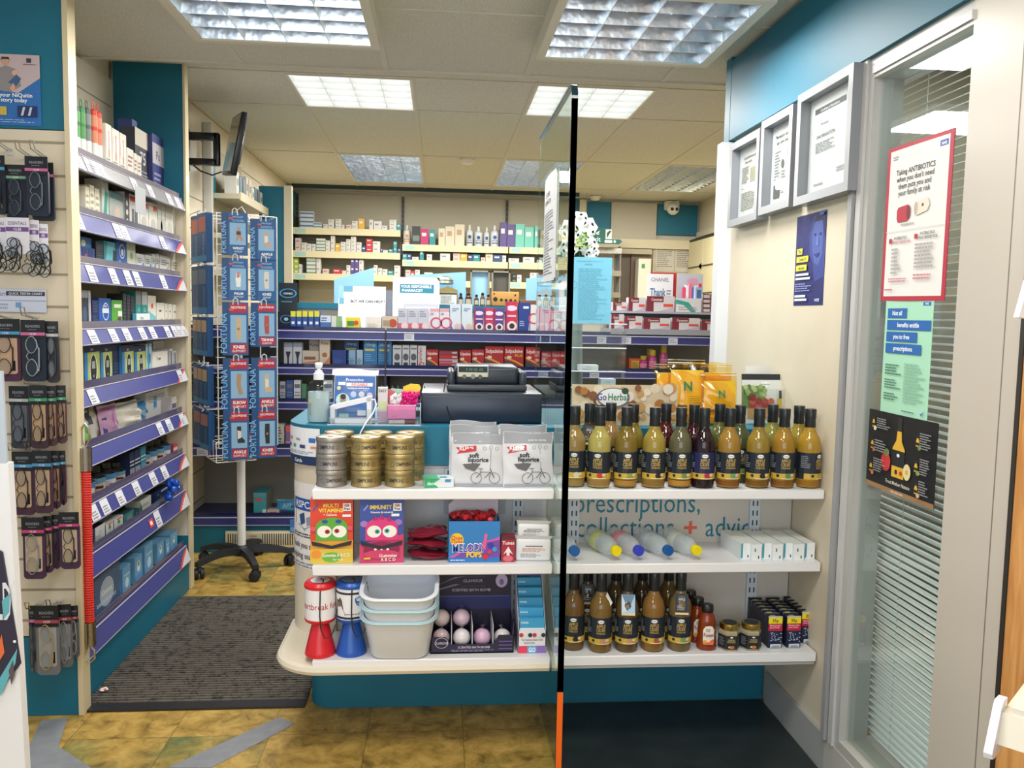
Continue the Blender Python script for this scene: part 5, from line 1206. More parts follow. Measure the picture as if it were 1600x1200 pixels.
# yellow candy bags
NB = [('r', .06, .94, .04, .84, 'efc21cs'), ('r', .06, .94, .04, .16, 'e59a1c'), ('t', 'N', .5, .52, .14, '2a7a4a', .3, 0, .03), ('l', .55, .9, .2, .45, 'c89a18', 8), ('r', .2, .5, .25, .3, '6a4a20')]
for i, (px, yy, z, w, h, lab, s_, r) in enumerate([(1050, 2.70, 0, .12, .20, 'yellow candy bag standing at the left of the yellow bags', 21, 4), (1073, 2.675, .0, .125, .215, 'yellow candy bag with clear top in the middle of the cluster', 22, -6), (1122, 2.70, .0, .115, .205, 'yellow candy bag at the back right of the cluster', 23, 8), (1125, 2.655, 0, .125, .175, 'yellow candy bag with green letters at the front right', 24, 3), (1094, 2.74, .0, .12, .20, 'orange yellow candy bag half hidden behind the others', 25, 0)]):
    pouch('candy_bag', lab, 'bag of sweets', solX(px, yy, 1.05), yy, CT + z, w, h, .04, 'film_yellow', NB if i in (1, 3) else NB[:2], lean=7, rz=r, group='yellow candy bags', seedy=s_, edge='e8e2d0')
# leaflet holder and leaflets
y = 2.70; xa = solX(1161, y, 1.1); xb = solX(1236, y, 1.1); w = xb - xa
LF = [('r', 0, 1, 0, 1, 'd8dcd8'), ('r', 0, 1, .88, 1, '20262c'), ('e', .5, .79, .055, 'eef0ee', 1.9), ('t', 'GoHerbal', .5, .775, .035, '3a6a5a', .25), ('r', 0, .5, .3, .76, '6f8a4a')] + [('e', random.Random(k).uniform(.02, .5), random.Random(k + 9).uniform(.45, .75), .05, ('8fa862', '55743a', 'a8b87a')[k % 3]) for k in range(20)] + [('e', .22 + .13 * (k % 4), .36 + .08 * (k // 4), .07, ('a83a34', 'c2564a', '8f2c2c')[k % 3]) for k in range(9)] + [('r', .74, .9, .1, .5, 'c9a840'), ('r', .78, .86, .5, .66, '22262a'), ('r', .74, .9, .12, .3, '22262a'), ('r', .1, .66, .1, .3, 'b88a5a')]
o = wallart('leaflet', 'recipe leaflet with red apples picture standing against the cream wall', 'leaflet', (xa, y, CT + .002), (w, .01, 0), (.004, .03, .165), '2a3036', LF)
o = wallart('leaflet', 'plain white curled leaflet sticking up behind the apple leaflet', 'leaflet', (xa + .03, y + .035, CT + .002), (w * .6, .02, 0), (.0, .03, .19), 'e0e0de', [('l', .2, .8, .7, .85, '8a8c8e', 3)], bend=.008)
t = thing('leaflet_holder', 'clear acrylic leaflet holder beside the cream wall behind the bottles', 'holder', ((xa + xb) / 2, y, CT))
mb = MB(); mb.box(-w / 2 - .004, w / 2 + .004, -.012, -.010, 0, .12, 'acrylic'); mb.box(-w / 2 - .004, w / 2 + .004, -.012, .06, 0, .0018, 'acrylic'); ob('pocket', mb, t)

# clear acrylic counter display with white boxes, blue notice, flowers
y = 2.98; xa = solX(889, y, 1.1); xb = solX(977, y, 1.1); w2 = (xb - xa) / 2; xc = (xa + xb) / 2
t = thing('acrylic_display_case', 'clear acrylic tiered display case behind the header card, under the blue notice', 'display case', (xc, y, CT))
mb = MB(); mb.box(-w2, w2, 0, .003, 0, .30, 'acrylic'); mb.box(w2 - .003, w2, 0, .06, 0, .325, 'acrylic'); mb.box(-w2, w2, .057, .06, 0, .325, 'acrylic')
for z in (.09, .15, .235, .322): mb.box(-w2, w2, .0, .06, z, z + .003, 'acrylic')
ob('case', mb, t)
mb = MB()
for z in (.325, .237, .152, .0925): mb.tube([(-w2, .0, z), (w2, .0, z)], .002, 'd5dbe0', 5)
ob('edge_strip', mb, t)
ob('price_ticket', MB().box(-.0, .035, -.003, -.001, .008, .022, 'e8e9ec'), t)
for i, (u, w, h, z, c, nm) in enumerate([(-.62, .034, .07, .003, 'dfe2e4', 'tall white'), (-.1, .034, .066, .003, 'd9dde0', 'white dotted'), (.45, .034, .055, .003, 'cfd8de', 'pale blue'), (-.3, .07, .02, .154, 'd8dadd', 'flat white'), (.4, .055, .03, .094, 'c9d3da', 'small grey white')]):
    o = ob('dental_box', carton_mesh(w, .05, h, c, [('r', .35, .45, .6, .66, '4a4e55'), ('r', .5, .6, .6, .66, '4a4e55'), ('l', .15, .7, .15, .35, '7a8088', 2)]), None, (xc + u * w2, y + .03, CT + z + .0005))
    tag(o, '%s box inside the clear acrylic display case' % nm, 'box', 'boxes in the acrylic case')
CT2 = CT + .327
BL = [('t', 'NOTICE', .4, .88, .022, '3a86a4', .4), ('l', .1, .85, .93, .955, '6fb4d0', 1), ('o', .04, .58, .055, .008, '6aa9c4'), ('l', .15, .9, .05, .84, '6ab4d0', 26)]
xa2 = solX(894, 2.975, 1.4); xb2 = solX(955, 2.975, 1.4)
wallart('blue_notice', 'light blue A4 notice with fine print standing on the acrylic case right of the screen', 'notice', (xa2, 2.976, CT2), (xb2 - xa2, 0, 0), (0, 0, onY(925, 402, 2.976).z - CT2), '7cc8e6', BL, th=.0012)
# orchid in a tall vase
xv = solX(906, 3.06, 1.5)
t = thing('orchid_vase', 'white flowers with dark green leaves in a tall vase behind the blue notice', 'flowers', (solX(903, 3.08, 1.6), 3.08, CT))
ob('vase', MB().lathe([(.001, 0), (.03, 0), (.034, .01), (.024, .3), (.026, .46), (.030, .47)], '9aa8a4s', n=20), t)

mb = MB()
for a, r in ((.3, .075), (1.2, .07), (2.2, .08), (3.0, .075), (4.0, .06), (5.2, .065), (.9, .05)):
    mb.grid(lambda u, v: Vector((r * u * math.cos(a) - (v - .5) * .05 * math.sin(PI * min(1, u + .08)) * math.sin(a), r * u * math.sin(a) * .5, .46 + .13 * math.sin(PI * u * .8) + (v - .5) * .09 * math.sin(PI * min(1, u + .1)))), 8, 2, '1a4030s')
ob('leaves', mb, t)
mb = MB(); rnd = random.Random(9)
for (fx, fz, s_) in ((.0, .63, 1.5), (-.035, .66, 1.4), (.025, .675, 1.3), (.035, .61, 1.2), (-.04, .60, 1.2), (.0, .70, 1.1), (.045, .585, 1.0)):
    for k in range(6):
        a = 2 * PI * k / 6 + rnd.uniform(-.2, .2)
        def pet(u, v, a=a):
            r = .034 * s_ * u; wd = .017 * s_ * math.sin(PI * min(1, u * .9 + .1))
            return Vector((fx + r * math.cos(a) - (v - .5) * 2 * wd * math.sin(a), -.03 - .012 * math.sin(PI * u) + fx * .2, fz + r * math.sin(a) + (v - .5) * 2 * wd * math.cos(a)))
        mb.grid(pet, 5, 2, 'eceeeb')
ob('petals', mb, t)
mb = MB()
for k in range(24): mb.ball((rnd.uniform(-.02, .03), -.05 + rnd.uniform(-.006, .006), rnd.uniform(.60, .67)), .005, ('7fb23a', '4f8a34', 'a9c860')[k % 3], n=6, m=4)
mb.tube([(0, 0, .40), (.005, -.02, .5), (0, -.03, .64)], .003, '3f6a34', 5); mb.tube([(.04, -.03, .64), (.075, -.03, .665)], .001, 'd8dcd8', 4)
ob('stamens', mb, t)

# ------------------------------------------------------------------ goods on the aisle shelves (they face +X)
XG = -1.222
NM = ['top', 'second', 'third', 'fourth', 'fifth', 'sixth', 'seventh', 'eighth', 'bottom']
def aisle(sh, px0, px1, pytop, base, art, what, cat='box', name='carton', side=None, top=None, depth=.06, ins=0, zb=0, kind='box', hh=None):
    z0 = RAILS[sh][0] + .0005 + zb; X = XG - ins
    ya = solY(px0, X, z0 + .03); yb = solY(px1, X, z0 + .03)
    pm = (px0 + px1) / 2; h = hh or max(.015, onX(pm, pytop, X).z - z0)
    w = abs(yb - ya) - .001; yc = (ya + yb) / 2
    lab = what + ' on the %s aisle shelf' % NM[sh]
    if kind == 'box':
        o = ob(name, carton_mesh(w, depth, h, base, art, side, top), None, (X - depth / 2, yc, z0), math.radians(90))
        return tag(o, lab, cat, 'goods on the %s aisle shelf' % NM[sh])
    t = thing(name, lab, cat, (X - w / 2, yc, z0), math.radians(90), 'goods on the %s aisle shelf' % NM[sh]); r = w / 2
    if kind == 'tube':          # hanging-cap toothbrush tube: clear tube, coloured core, looped cap
        r = min(r, .014)
        ob('body', MB().lathe([(r * .9, 0), (r, .003), (r, h * .78)], base, n=14), t)
        ob('cap', MB().lathe([(r, h * .55), (r * 1.02, h * .56), (r * .9, h * .86), (r * .4, h * .88)], art, n=14), t)
        ob('loop', MB().tube([(r * .6 * math.cos(a), 0, h * .93 + h * .07 * math.sin(a)) for a in [i * PI / 5 for i in range(10)]], .0018, art, 5, True), t)
        ob('label', MB().lathe([(r + .0004, .01), (r + .0004, h * .36)], 'd9d9d6', n=14), t)
    if kind == 'bottle':
        ob('body', MB().lathe([(r * .9, 0), (r, .004), (r, h * .62), (r * .6, h * .74), (r * .5, h * .76)], base, n=16, sy=.8), t)
        ob('cap', MB().lathe([(r * .62, h * .75), (r * .64, h * .77), (r * .6, h)], side or '17181bs', n=14), t)
        mb = MB(); mb.art(Round(0, 0, r + .0005, -160, -20, h * .08, h * .56), art, 0); ob('label', mb, t)
    if kind == 'tub':
        ob('body', MB().lathe([(r * .94, 0), (r, .004), (r, h * .74)], base, n=20), t); ob('lid', MB().lathe([(r * 1.03, h * .74), (r * 1.03, h * .9), (r * .5, h * .96), (r * .15, h)], side or 'e6e6e2', n=20), t)
        mb = MB(); mb.art(Round(0, 0, r + .0005, -160, -20, h * .12, h * .6), art, 0); ob('label', mb, t)
    return t
TX = lambda s, v=.6, h=.12, k='f0f0f0': ('t', s, .5, v, h, k, .85, 0, .02)
def lines(k='7a7f86', v0=.15, v1=.5, n=4): return ('l', .12, .88, v0, v1, k, n)
# top shelf
for k, px in enumerate((112, 120, 129, 138, 147)):
    aisle(0, px - 4.2, px + 4.2, 150 + 2 * k, ['5a9a5c', '7f8a86', '5fa86a'][k % 3], '3a8a50' if k % 2 else '55615a', 'green capped toothbrush tube, %s from the near end' % ORD[k], 'toothbrush tube', 'toothbrush_tube', kind='tube')
for k, px in enumerate((156, 163)):
    aisle(0, px - 3.6, px + 3.6, 160 + 4 * k, 'd98a6a', 'd8452e', 'orange red capped toothbrush tube, %s of the pair' % ('nearer', 'further')[k], 'toothbrush tube', 'toothbrush_tube', kind='tube')
W1 = [('r', .1, .9, .45, .8, 'e3e0da'), ('r', .45, .55, .3, .85, 'd0452f'), lines('8a8a86', .1, .28, 3)]
for k, (a, b, y) in enumerate([(166, 175, 195), (176, 187, 203), (188, 198, 210), (199, 209, 233), (210, 214.5, 240), (215, 221, 244)]):
    aisle(0, a, b, y, 'd9d5cb', W1 if k < 3 else [lines('a05a50', .4, .8, 3)], 'white and red dental carton, %s from the near end' % ORD[k])
aisle(0, 212, 237, 206, '2a2c38', [('r', 0, 1, .72, 1, 'cfc8ba'), ('t', '75', .45, .45, .2, 'c9c9cf', .7), lines('8c8c98', .08, .36, 5)], 'large black carton with a cream lid', zb=0, ins=.07, side='3a3c4a')
aisle(0, 239, 257, 214, '343c78', [('r', 0, 1, .52, .86, 'b9b4b8'), ('t', 'Pu', .45, .6, .14, '3a3c5c', .7), lines('9c9cc0', .08, .4, 4)], 'tall navy and grey canister', 'canister', 'canister', kind='box', ins=.05)
aisle(0, 259, 272, 222, '343c78', [('r', 0, 1, .55, .84, 'b9b4b8'), lines('9c9cc0', .08, .4, 4)], 'slimmer navy canister at the far end', 'canister', 'canister', ins=.05)
aisle(0, 208, 216, 189, '3a4888', [lines('a9b0d0', .2, .8, 4)], 'narrow blue carton behind the black one', ins=.10)
# second shelf
aisle(1, 109, 132, 262, 'dcdfe0', [('r', 0, 1, .0, .5, '2b5a9c'), ('t', 'tissue', .5, .2, .2, 'e8ecf2', .8)], 'white and blue round tub', 'tub', 'tub', kind='tub', side='e4e6e6')
for k, (a, b, y) in enumerate([(134, 140, 292), (141, 148, 290), (149, 156, 295)]): aisle(1, a, b, y, 'ddd6c0', [lines('a9a590', .2, .8, 3)], 'small cream packet, %s from the near end' % ORD[k], 'packet', 'packet')
aisle(1, 160, 170, 282, 'c8cdc6', [('p', [(.1, .1), (.6, .05), (.9, .7), (.5, .8)], '2f9a86')], 'clear packet with a green curl', 'packet', 'packet')
aisle(1, 172, 193, 302, 'b9c4bc', [('e', .5, .35, .25, 'd8bfae'), ('r', 0, 1, .8, 1, '5a8a92')], 'grey green plaster box with a skin coloured disc')
aisle(1, 195, 218, 304, 'dcdad4', [('r', .35, .95, .8, .95, 'c03428'), ('r', 0, .3, 0, 1, '2a2d33'), ('e', .14, .7, .08, 'e8e6e0'), ('e', .14, .45, .08, 'e8e6e0'), ('e', .14, .2, .08, 'e8e6e0'), ('r', .5, .62, .1, .6, '50545c'), ('r', .7, .85, .1, .6, '50545c')], 'red and black support box with three white discs')
for k, (a, b, y, c) in enumerate([(219, 232, 314, 1), (233, 246, 318, 1), (247, 252, 311, 0), (253, 258, 312, 0), (259, 271, 322, 0), (272, 280, 326, 0)]):
    aisle(1, a, b, y, 'd6d4ca', [('e', .5, .3, .22, 'b9b6ac')] + ([('r', .5, .95, .78, .92, 'd04a3a')] if c else []), 'white bandage carton, %s in the run' % ORD[k])
# third shelf
aisle(2, 115, 148, 386, '24479a', [('r', 0, 1, .0, 1, '24479a'), ('r', .05, .3, 0, .9, '1c2e6e'), ('r', .38, .6, 0, .9, '1c2e6e'), ('r', .7, .93, 0, .9, '1c2e6e'), ('e', .55, .5, .14, 'd03a4a')], 'open blue display tray', 'tray', 'display_tray')
aisle(2, 116, 143, 366, '3f7cc0', [('e', .5, .4, .34, 'dfe6c8', 1.6)], 'blue and green packet lying on the blue tray', 'packet', 'packet', zb=.062, ins=.012, hh=.034)
aisle(2, 150, 162, 378, '20262e', [lines('4a5560', .1, .9, 8)], 'dark charcoal carton')
aisle(2, 163, 181, 378, '3a9aa8', [('p', [(0, 0), (.6, 0), (.9, 1), (.3, 1)], '66c0cc'), ('r', .75, 1, 0, .7, '27303a')], 'tall teal carton with diagonal band', top='2c8a98')
aisle(2, 182, 198, 378, '1f5cb0', [('o', .55, .66, .26, .04, 'e6ebf2'), ('e', .55, .62, .12, 'd9e4f4'), ('t', '50', .3, .2, .12, 'e0e8f4')], 'blue carton with a white ring')
aisle(2, 199, 212, 380, 'ccd0bc', [('e', .5, .55, .14, '8aa07c'), ('r', 0, 1, 0, .3, 'dcdad0')], 'pale green white carton')
for k, (a, b, y) in enumerate([(213, 226, 397), (227, 237, 399), (238, 243, 397), (244, 249, 397), (250, 266, 400)]): aisle(2, a, b, y, 'd9dbd8', [('p', [(.1, 0), (.9, 0), (.9, .6)], '4f86b8' if k < 3 else 'c9a890'), lines('6a7078', .5, .8, 3)], 'small white plaster carton, %s in the run' % ORD[k])
aisle(2, 268, 284, 394, 'd8d5c6', [('e', .8, .75, .12, 'd0402e'), lines('8a8a80', .3, .6, 3), ('e', .5, .15, .2, 'cbb488')], 'tall cream carton at the far end')
# fourth shelf
aisle(3, 117, 142, 453, '9a9ca4', [('r', .0, .85, .05, .8, '2b3244'), ('e', .3, .35, .22, '465a7c', .6), ('e', .6, .35, .22, '465a7c', .6), ('r', .85, 1, 0, 1, 'b9bac0')], 'grey fronted tray of dark razors', 'tray', 'display_tray')
for k in range(2): aisle(3, 144, 154, 0, '1f2c5a', [lines('44558a', .1, .9, 4)], 'navy packet, %s of two stacked' % ('lower', 'upper')[k], 'packet', 'packet', zb=.05 * k, hh=.049)
aisle(3, 155, 173.5, 466, '1d57b0', [('o', .55, .55, .3, .035, 'dfe8f4', .9), ('r', .25, .8, .5, .66, 'dfe6f2'), ('t', 'blue', .5, .7, .1, 'f0f4fa')], 'blue swirl carton')
aisle(3, 175, 191.5, 469, '59a83a', [('r', .2, .85, .72, .85, 'e8f0dc'), ('p', [(.5, .3), (.85, .5), (.85, .2)], '6a2f5c'), ('r', .55, .95, .4, .6, 'e4ead8')], 'bright green carton', top='3f8a34')
for k in range(3): aisle(3, 192.5 + 6.2 * k, 198 + 6.2 * k, 459 + 2 * k, '26282c', [lines('53575e', .15, .9, 7)], 'narrow black carton, %s of three' % ORD[k])
aisle(3, 212.5, 221, 455, '2c8f8a', [('r', 0, 1, .62, 1, '8a8f92'), ('t', 'U', .5, .42, .1, 'e8f0f0')], 'tall teal and grey carton, nearer of the pair')
aisle(3, 222, 230.5, 456, '2c8f8a', [('r', 0, 1, .62, 1, 'c0c2c0'), ('t', 'U', .5, .42, .1, 'e8f0f0')], 'tall teal and white carton, further of the pair')
aisle(3, 213, 234, 0, '4fb0c0', [('r', 0, 1, .5, 1, 'e0e6e6'), ('t', 'clean', .4, .55, .25, '2b7a8a')], 'low white and teal carton in front', ins=-.018, hh=.052, depth=.015)
aisle(3, 231.5, 244, 462, 'e0ddd2', [('e', .5, .66, .09, 'd9453a'), ('p', [(0, 0), (1, 0), (1, .3), (0, .5)], '7fc0c4')], 'white carton with a red dot and aqua foot')
for k, (a, b) in enumerate([(245, 257), (258, 262), (263, 269), (270, 277)]): aisle(3, a, b, 473 + k, 'dfdcd0', [('r', .3, .6, .6, .68, '5a4a4c'), ('e', .6, .18, .14, 'c99868', .9)], 'cream plaster carton, %s of the far group' % ORD[k])
# fifth shelf: glucose meters
GM = [('r', 0, 1, 0, 1, 'b4c46a'), ('r', 0, 1, .8, 1, '1e2748'), ('t', 'Jazz', .5, .84, .07, 'd0d4e0', .5), ('e', .58, .38, .37, 'e0e6c8', .62), ('e', .58, .38, .35, '23262c', .5), ('r', .47, .69, .4, .58, 'a8aeac'), ('e', .58, .22, .04, '8a8f92'), ('r', 0, .2, .0, .8, '2f7fc8')]
for k, (a, b) in enumerate([(119, 130.5), (131.5, 156), (157, 175.5), (190.5, 209), (210, 227.5)]):
    aisle(4, a, b, 536 + k, 'b4c46a', GM if k else [('r', 0, 1, 0, 1, 'b4c46a'), ('r', 0, 1, .8, 1, '1e2748'), ('e', .5, .38, .36, '23262c', .4), ('r', .3, .7, .4, .58, 'a8aeac')], 'blue and green glucose meter box, %s from the near end' % ORD[k], side='3f86c0', top='27314e')
aisle(4, 176, 190, 538, '1c2a4c', [lines('3f5a86', .1, .5, 5)], 'dark navy carton between the meter boxes', ins=.01)
aisle(4, 228.5, 237.5, 537, 'a9c8d4', [('e', .5, .5, .2, '3a7aa0', .8), ('r', .3, .5, 0, 1, '4a9ac0')], 'slim pale blue thermometer box')
aisle(4, 238.5, 262, 549, 'ddd9d2', [('t', '1.2 mm', .4, .6, .14, '3a3c40', .5)], 'open white carton with a cut front', ins=-.005)
aisle(4, 240, 264, 532, 'd0d2d4', [], 'larger white carton behind the open one', ins=.062, depth=.03)
for k, (a, b, y) in enumerate([(265, 270, 545), (271, 276, 548)]): aisle(4, a, b, y, 'c4c6ca', [('r', .3, .7, .1, .9, '5a6474')], 'slim grey blister pack, %s' % ('nearer', 'further')[k], 'packet', 'packet')
# sixth shelf: soft packs, boxes
def soft(sh, px0, px1, pyt, base, art, what, th=.03, lean=6, seed=1, ins=.02, tilt=0):
    X = XG - ins; z0 = RAILS[sh][0] + .001; ya = solY(px0, X, z0 + .03); yb = solY(px1, X, z0 + .03)
    h = onX((px0 + px1) / 2, pyt, X).z - z0
    pouch('soft_pack', what + ' on the %s aisle shelf' % NM[sh], 'packet', X, (ya + yb) / 2, z0, abs(yb - ya), h, th, base, art, lean=lean, rz=90, group='goods on the %s aisle shelf' % NM[sh], seedy=seed, edge='d0d0ce')
soft(5, 121, 147, 655, '5fa83a', [('p', [(.05, .1), (.9, .05), (.6, .6), (.1, .9)], '7cc452')], 'bright green soft pack', th=.02, lean=25, seed=31, ins=.005)
soft(5, 132, 152, 640, 'd8d6cc', [('r', .4, .85, .5, .9, '23282c')], 'white pack with a black window', th=.018, lean=14, seed=32, ins=.03)
soft(5, 146, 158, 636, 'cfcac2', [('r', .1, .25, 0, 1, '8a8580')], 'creased grey white sleeve', th=.02, lean=8, seed=33, ins=.035)
soft(5, 158, 186, 632, 'c79ac0', [('r', 0, 1, .82, .92, 'b06aa8'), ('r', .1, .32, .1, .6, '3a3f80'), ('r', .6, .8, .2, .7, 'c97fc0'), ('e', .7, .3, .06, 'e4d4e4')], 'pink and lilac soft pack', th=.022, lean=8, seed=34, ins=.02)
soft(5, 186, 221, 627, 'dcd8cc', [('r', .45, .62, .12, .34, 'b0352a'), ('e', .75, .5, .02, '8a8f92')], 'large white crumpled bag', th=.07, lean=12, seed=35, ins=.02)
soft(5, 216, 232, 624, '3f8fc4', [('r', 0, 1, 0, .5, 'a9c4d8'), ('r', .2, .8, .7, .9, '2b7ab8')], 'blue topped soft pack', th=.02, lean=6, seed=36, ins=.05)
aisle(5, 228, 266, 609, 'd8dadb', [('r', .3, .42, .35, .8, '3a8ac8'), ('r', .27, .45, .3, .34, '9cc4e0'), lines('b0b4b8', .55, .85, 3)], 'large white carton with a blue spine', ins=.045, depth=.05)
aisle(5, 268, 276, 620, 'c9c4c4', [('r', .1, .9, .3, .6, '5a5a72')], 'small grey carton at the far end')
# seventh shelf: bottles
BT = [('r', 0, 1, 0, 1, 'cdd0d4'), ('r', 0, 1, .55, 1, '3f7fb0'), ('e', .6, .45, .25, 'b86a5a', .8), ('r', .2, .8, .05, .2, '8a5a64')]
BT2 = [('r', 0, 1, 0, 1, 'cfa898'), ('r', 0, 1, .6, 1, '4f8fb0'), ('r', .1, .4, .2, .4, '2a2c34')]
for k, (a, b, y) in enumerate([(139, 155, 733), (156, 171, 727), (173, 187, 722), (188, 201, 722)]):
    aisle(6, a, b, y, '1b1c20s', BT if k % 2 == 0 else BT2, 'black topped oil bottle, %s from the near end' % ORD[k], 'bottle', 'bottle', kind='bottle')
for k, (a, b, y, c) in enumerate([(203, 210, 706, '1f2e52'), (211, 219, 702, '1f2e52'), (220, 228, 697, '2f7a96')]):
    aisle(6, a, b, y, c, [('r', 0, 1, .6, .64, 'dfe3ea'), ('r', 0, 1, .46, .5, 'dfe3ea'), ('r', 0, 1, 0, .35, '8a94ac' if k < 2 else '4a9ab0'), ('e', .5, .15, .08, 'e05030')], '%s narrow navy striped carton' % ('first', 'second', 'teal third')[k])
for k, (a, b, y) in enumerate([(230, 239, 692), (240.5, 249.5, 687), (251, 260, 685), (261.5, 270, 680)]):
    aisle(6, a, b, y, '1b1c20s', BT if k % 2 else BT2, 'black topped bottle, %s in the far group' % ORD[k], 'bottle', 'bottle', kind='bottle')
aisle(6, 271, 277, 694, 'c0485c', [('r', 0, 1, .4, .7, 'e8d0d4')], 'small red white carton at the far end')
# eighth shelf
aisle(7, 144, 164, 822, 'dfe2e6', [('r', 0, .22, 0, 1, '1c2f5c'), ('t', 'Hansaplast', .62, .62, .06, '2b4a8a', .7), lines('8a90a0', .2, .5, 4)], 'white carton with navy spine', side='1c2f5c', top='1c2f5c')
CL = [('e', .45, .62, .09, '3f9a3a'), ('e', .62, .62, .09, '3f9a3a'), ('e', .53, .72, .09, '3f9a3a'), ('r', .5, .56, .45, .62, '3f9a3a'), ('r', .3, .85, .84, .94, 'd9584a'), lines('a0a8b0', .1, .35, 3)]
for k, (a, b, y) in enumerate([(165, 177, 816), (178, 192, 808)]): aisle(7, a, b, y, 'e2e4e4', CL, 'white carton with a green clover, %s' % ('nearer', 'further')[k], side='2b3a44')
aisle(7, 193, 209, 800, '4f8488', [('r', .3, .8, .2, .7, '7aa6a8')], 'grey teal carton', top='2c5a60', side='3a6a70'); aisle(7, 210, 218, 796, '2a5e66', [('e', .4, .6, .08, 'dfe8e8')], 'dark teal narrow carton', top='24525a')
aisle(7, 219, 236, 778, 'd9dad2', [('p', [(0, 0), (.2, 0), (.12, .5), (0, .9)], '2a5e66'), lines('7a8a88', .35, .6, 3)], 'tall cream white carton', ins=.01)
aisle(7, 238, 264, 765, '1c3566', [('t', '250', .35, .6, .2, 'e4ecf4', .3, 1), ('e', .5, .3, .15, '4a80b8', 1.2), ('r', .5, .9, .75, .9, 'c9d4e4'), lines('aab8d0', .08, .2, 2)], 'navy cotton wool carton at the far end', depth=.08, ins=.01)
t = thing('ribbon_bow', 'shiny blue puffy bow hanging at the far end of the eighth aisle shelf', 'bow', (-1.165, solY(268, -1.165, .52), .50), 0)
mb = MB(); rnd = random.Random(4)
for k in range(14): mb.ball((rnd.uniform(-.01, .02), rnd.uniform(-.028, .028), rnd.uniform(.0, .085)), rnd.uniform(.012, .019), '1d4fb8g', n=8, m=6, bumps=.15)
ob('loops', mb, t)
# bottom shelf
aisle(8, 141, 187, 891, '4a6288', [('e', .55, .45, .36, 'aab8c8', 1.2), ('t', 'Kleenex', .55, .42, .14, 'e9eef4', .75), ('r', 0, .15, 0, 1, '33476c'), ('l', .2, .9, .2, .3, 'd0dae6', 2)], 'large slate blue tissue carton', depth=.12, top='5a7096')
for k, (a, b, y) in enumerate([(189, 204, 884), (211, 222, 868), (223.5, 239, 850), (246, 256, 846), (257.5, 265, 842), (266, 277, 832)]):
    aisle(8, a, b, y, '6fa8d0', [('r', 0, .16, 0, 1, '3a6ea8'), ('e', .6, .35, .2, 'c4dcec', .9), ('r', .3, .9, .62, .7, 'a9cde4')] if k % 2 == 0 else [('e', .5, .6, .22, 'dfe8e4', .8), ('e', .5, .68, .1, '6a9a7c'), ('r', 0, 1, 0, .3, '5f9ccc')], 'clear blue tissue pack, %s from the near end' % ORD[k], 'packet', 'tissue_pack', depth=.09)

# ------------------------------------------------------------------ goods on the purple shelving behind the counter (they face -Y)
YG = YP + .045
def back(zs, px0, px1, pyt, base, art, what, cat='carton', name='medicine_carton', depth=.06, Y=None, zb=0, side=None, top=None, hh=None):
    Y = Y or YG; z0 = zs + zb + .0005; xa = solX(px0, Y, z0 + .05); xb = solX(px1, Y, z0 + .05)
    h = hh or max(.012, onY((px0 + px1) / 2, pyt, Y).z - z0)
    return carton(name, what, cat, xa, xb, Y, z0, z0 + h, depth, base, art, side, top)
ZA, ZB_, ZC, ZE, ZF = [PR[i][0] for i in (0, 1, 2, 4, 5)]
# black and blue display stand at the left
xa = solX(441, YG, 1.3); xb = solX(460, YG, 1.3)
t = thing('counter_display_stand', 'black two tier display card with blue ovals at the left of the purple shelving', 'display', ((xa + xb) / 2 - .015, YG + .05, ZA + .0005)); w = .05
ob('header_card', MB().box(-w, w, .03, .033, .0, .25, '14202c').art(Flat((-w, .03, .12), (2 * w, 0, 0), (0, 0, .12)), [('o', .5, .6, .22, .04, '3a8ac0', 1.8), ('t', 'connect', .5, .55, .12, 'dfe8f0', .5), lines('5a7a94', .15, .28, 1)]), t)
ob('tray', MB().box(-w, w, -.03, .03, 0, .09, '101a26').art(Flat((-w, -.03, 0), (2 * w, 0, 0), (0, 0, .09)), [('o', .5, .55, .26, .04, '3a8ac0', 1.4), ('e', .5, .55, .1, '9cc8e0', 1.3)]), t)
for k in range(5): back(ZA, 454 + k * 9.3, 462 + k * 9.3, 486, '24509c', [('r', 0, 1, .68, 1, 'd9d638'), ('r', .2, .8, .25, .4, 'e0e8f2')], 'yellow topped blue carton, %s from the left, top purple shelf' % ORD[k], top='e0dc44')
back(ZA, 500.5, 517, 493, '3f70b4', [('r', 0, 1, .5, 1, 'd0d8e4'), ('l', .1, .9, .55, .9, '2b58a0', 2)], 'low blue and white carton, top purple shelf left'); back(ZA, 517.5, 533, 494, '8cae7c', [('r', 0, .5, 0, 1, 'cfd6c8')], 'low pale green carton next to the blue and white one, top purple shelf')
back(ZA, 540, 562, 496, 'e3d638', [('r', .1, .6, .3, .7, '3a8a4a'), ('e', .75, .55, .2, 'd9452e')], 'flat yellow and green carton in front of the help sign', Y=YP + .03)
back(ZA, 571, 596, 495, 'e4dfd8', [lines('c9b8a8')], 'flat white carton in front of the help sign', Y=YP + .03); back(ZA, 597, 621, 494, 'cbbfa8', [('e', .7, .5, .3, 'b5482e'), ('r', .05, .5, .3, .7, 'a09078')], 'flat beige carton between the two signs', Y=YP + .03)
PK = [('r', 0, 1, 0, .32, 'c85a7a'), ('r', 0, 1, .32, 1, 'c0c2d0'), ('l', .1, .9, .6, .9, '7a7c94', 3), ('e', .7, .2, .16, 'e8c8c8')]
for k in range(3): back(ZA, 621.5 + k * 16.3, 637 + k * 16.3, 482, 'b9bccb', PK, 'grey and pink carton, %s of three in front of the pharmacist sign' % ORD[k], Y=YP + .035)
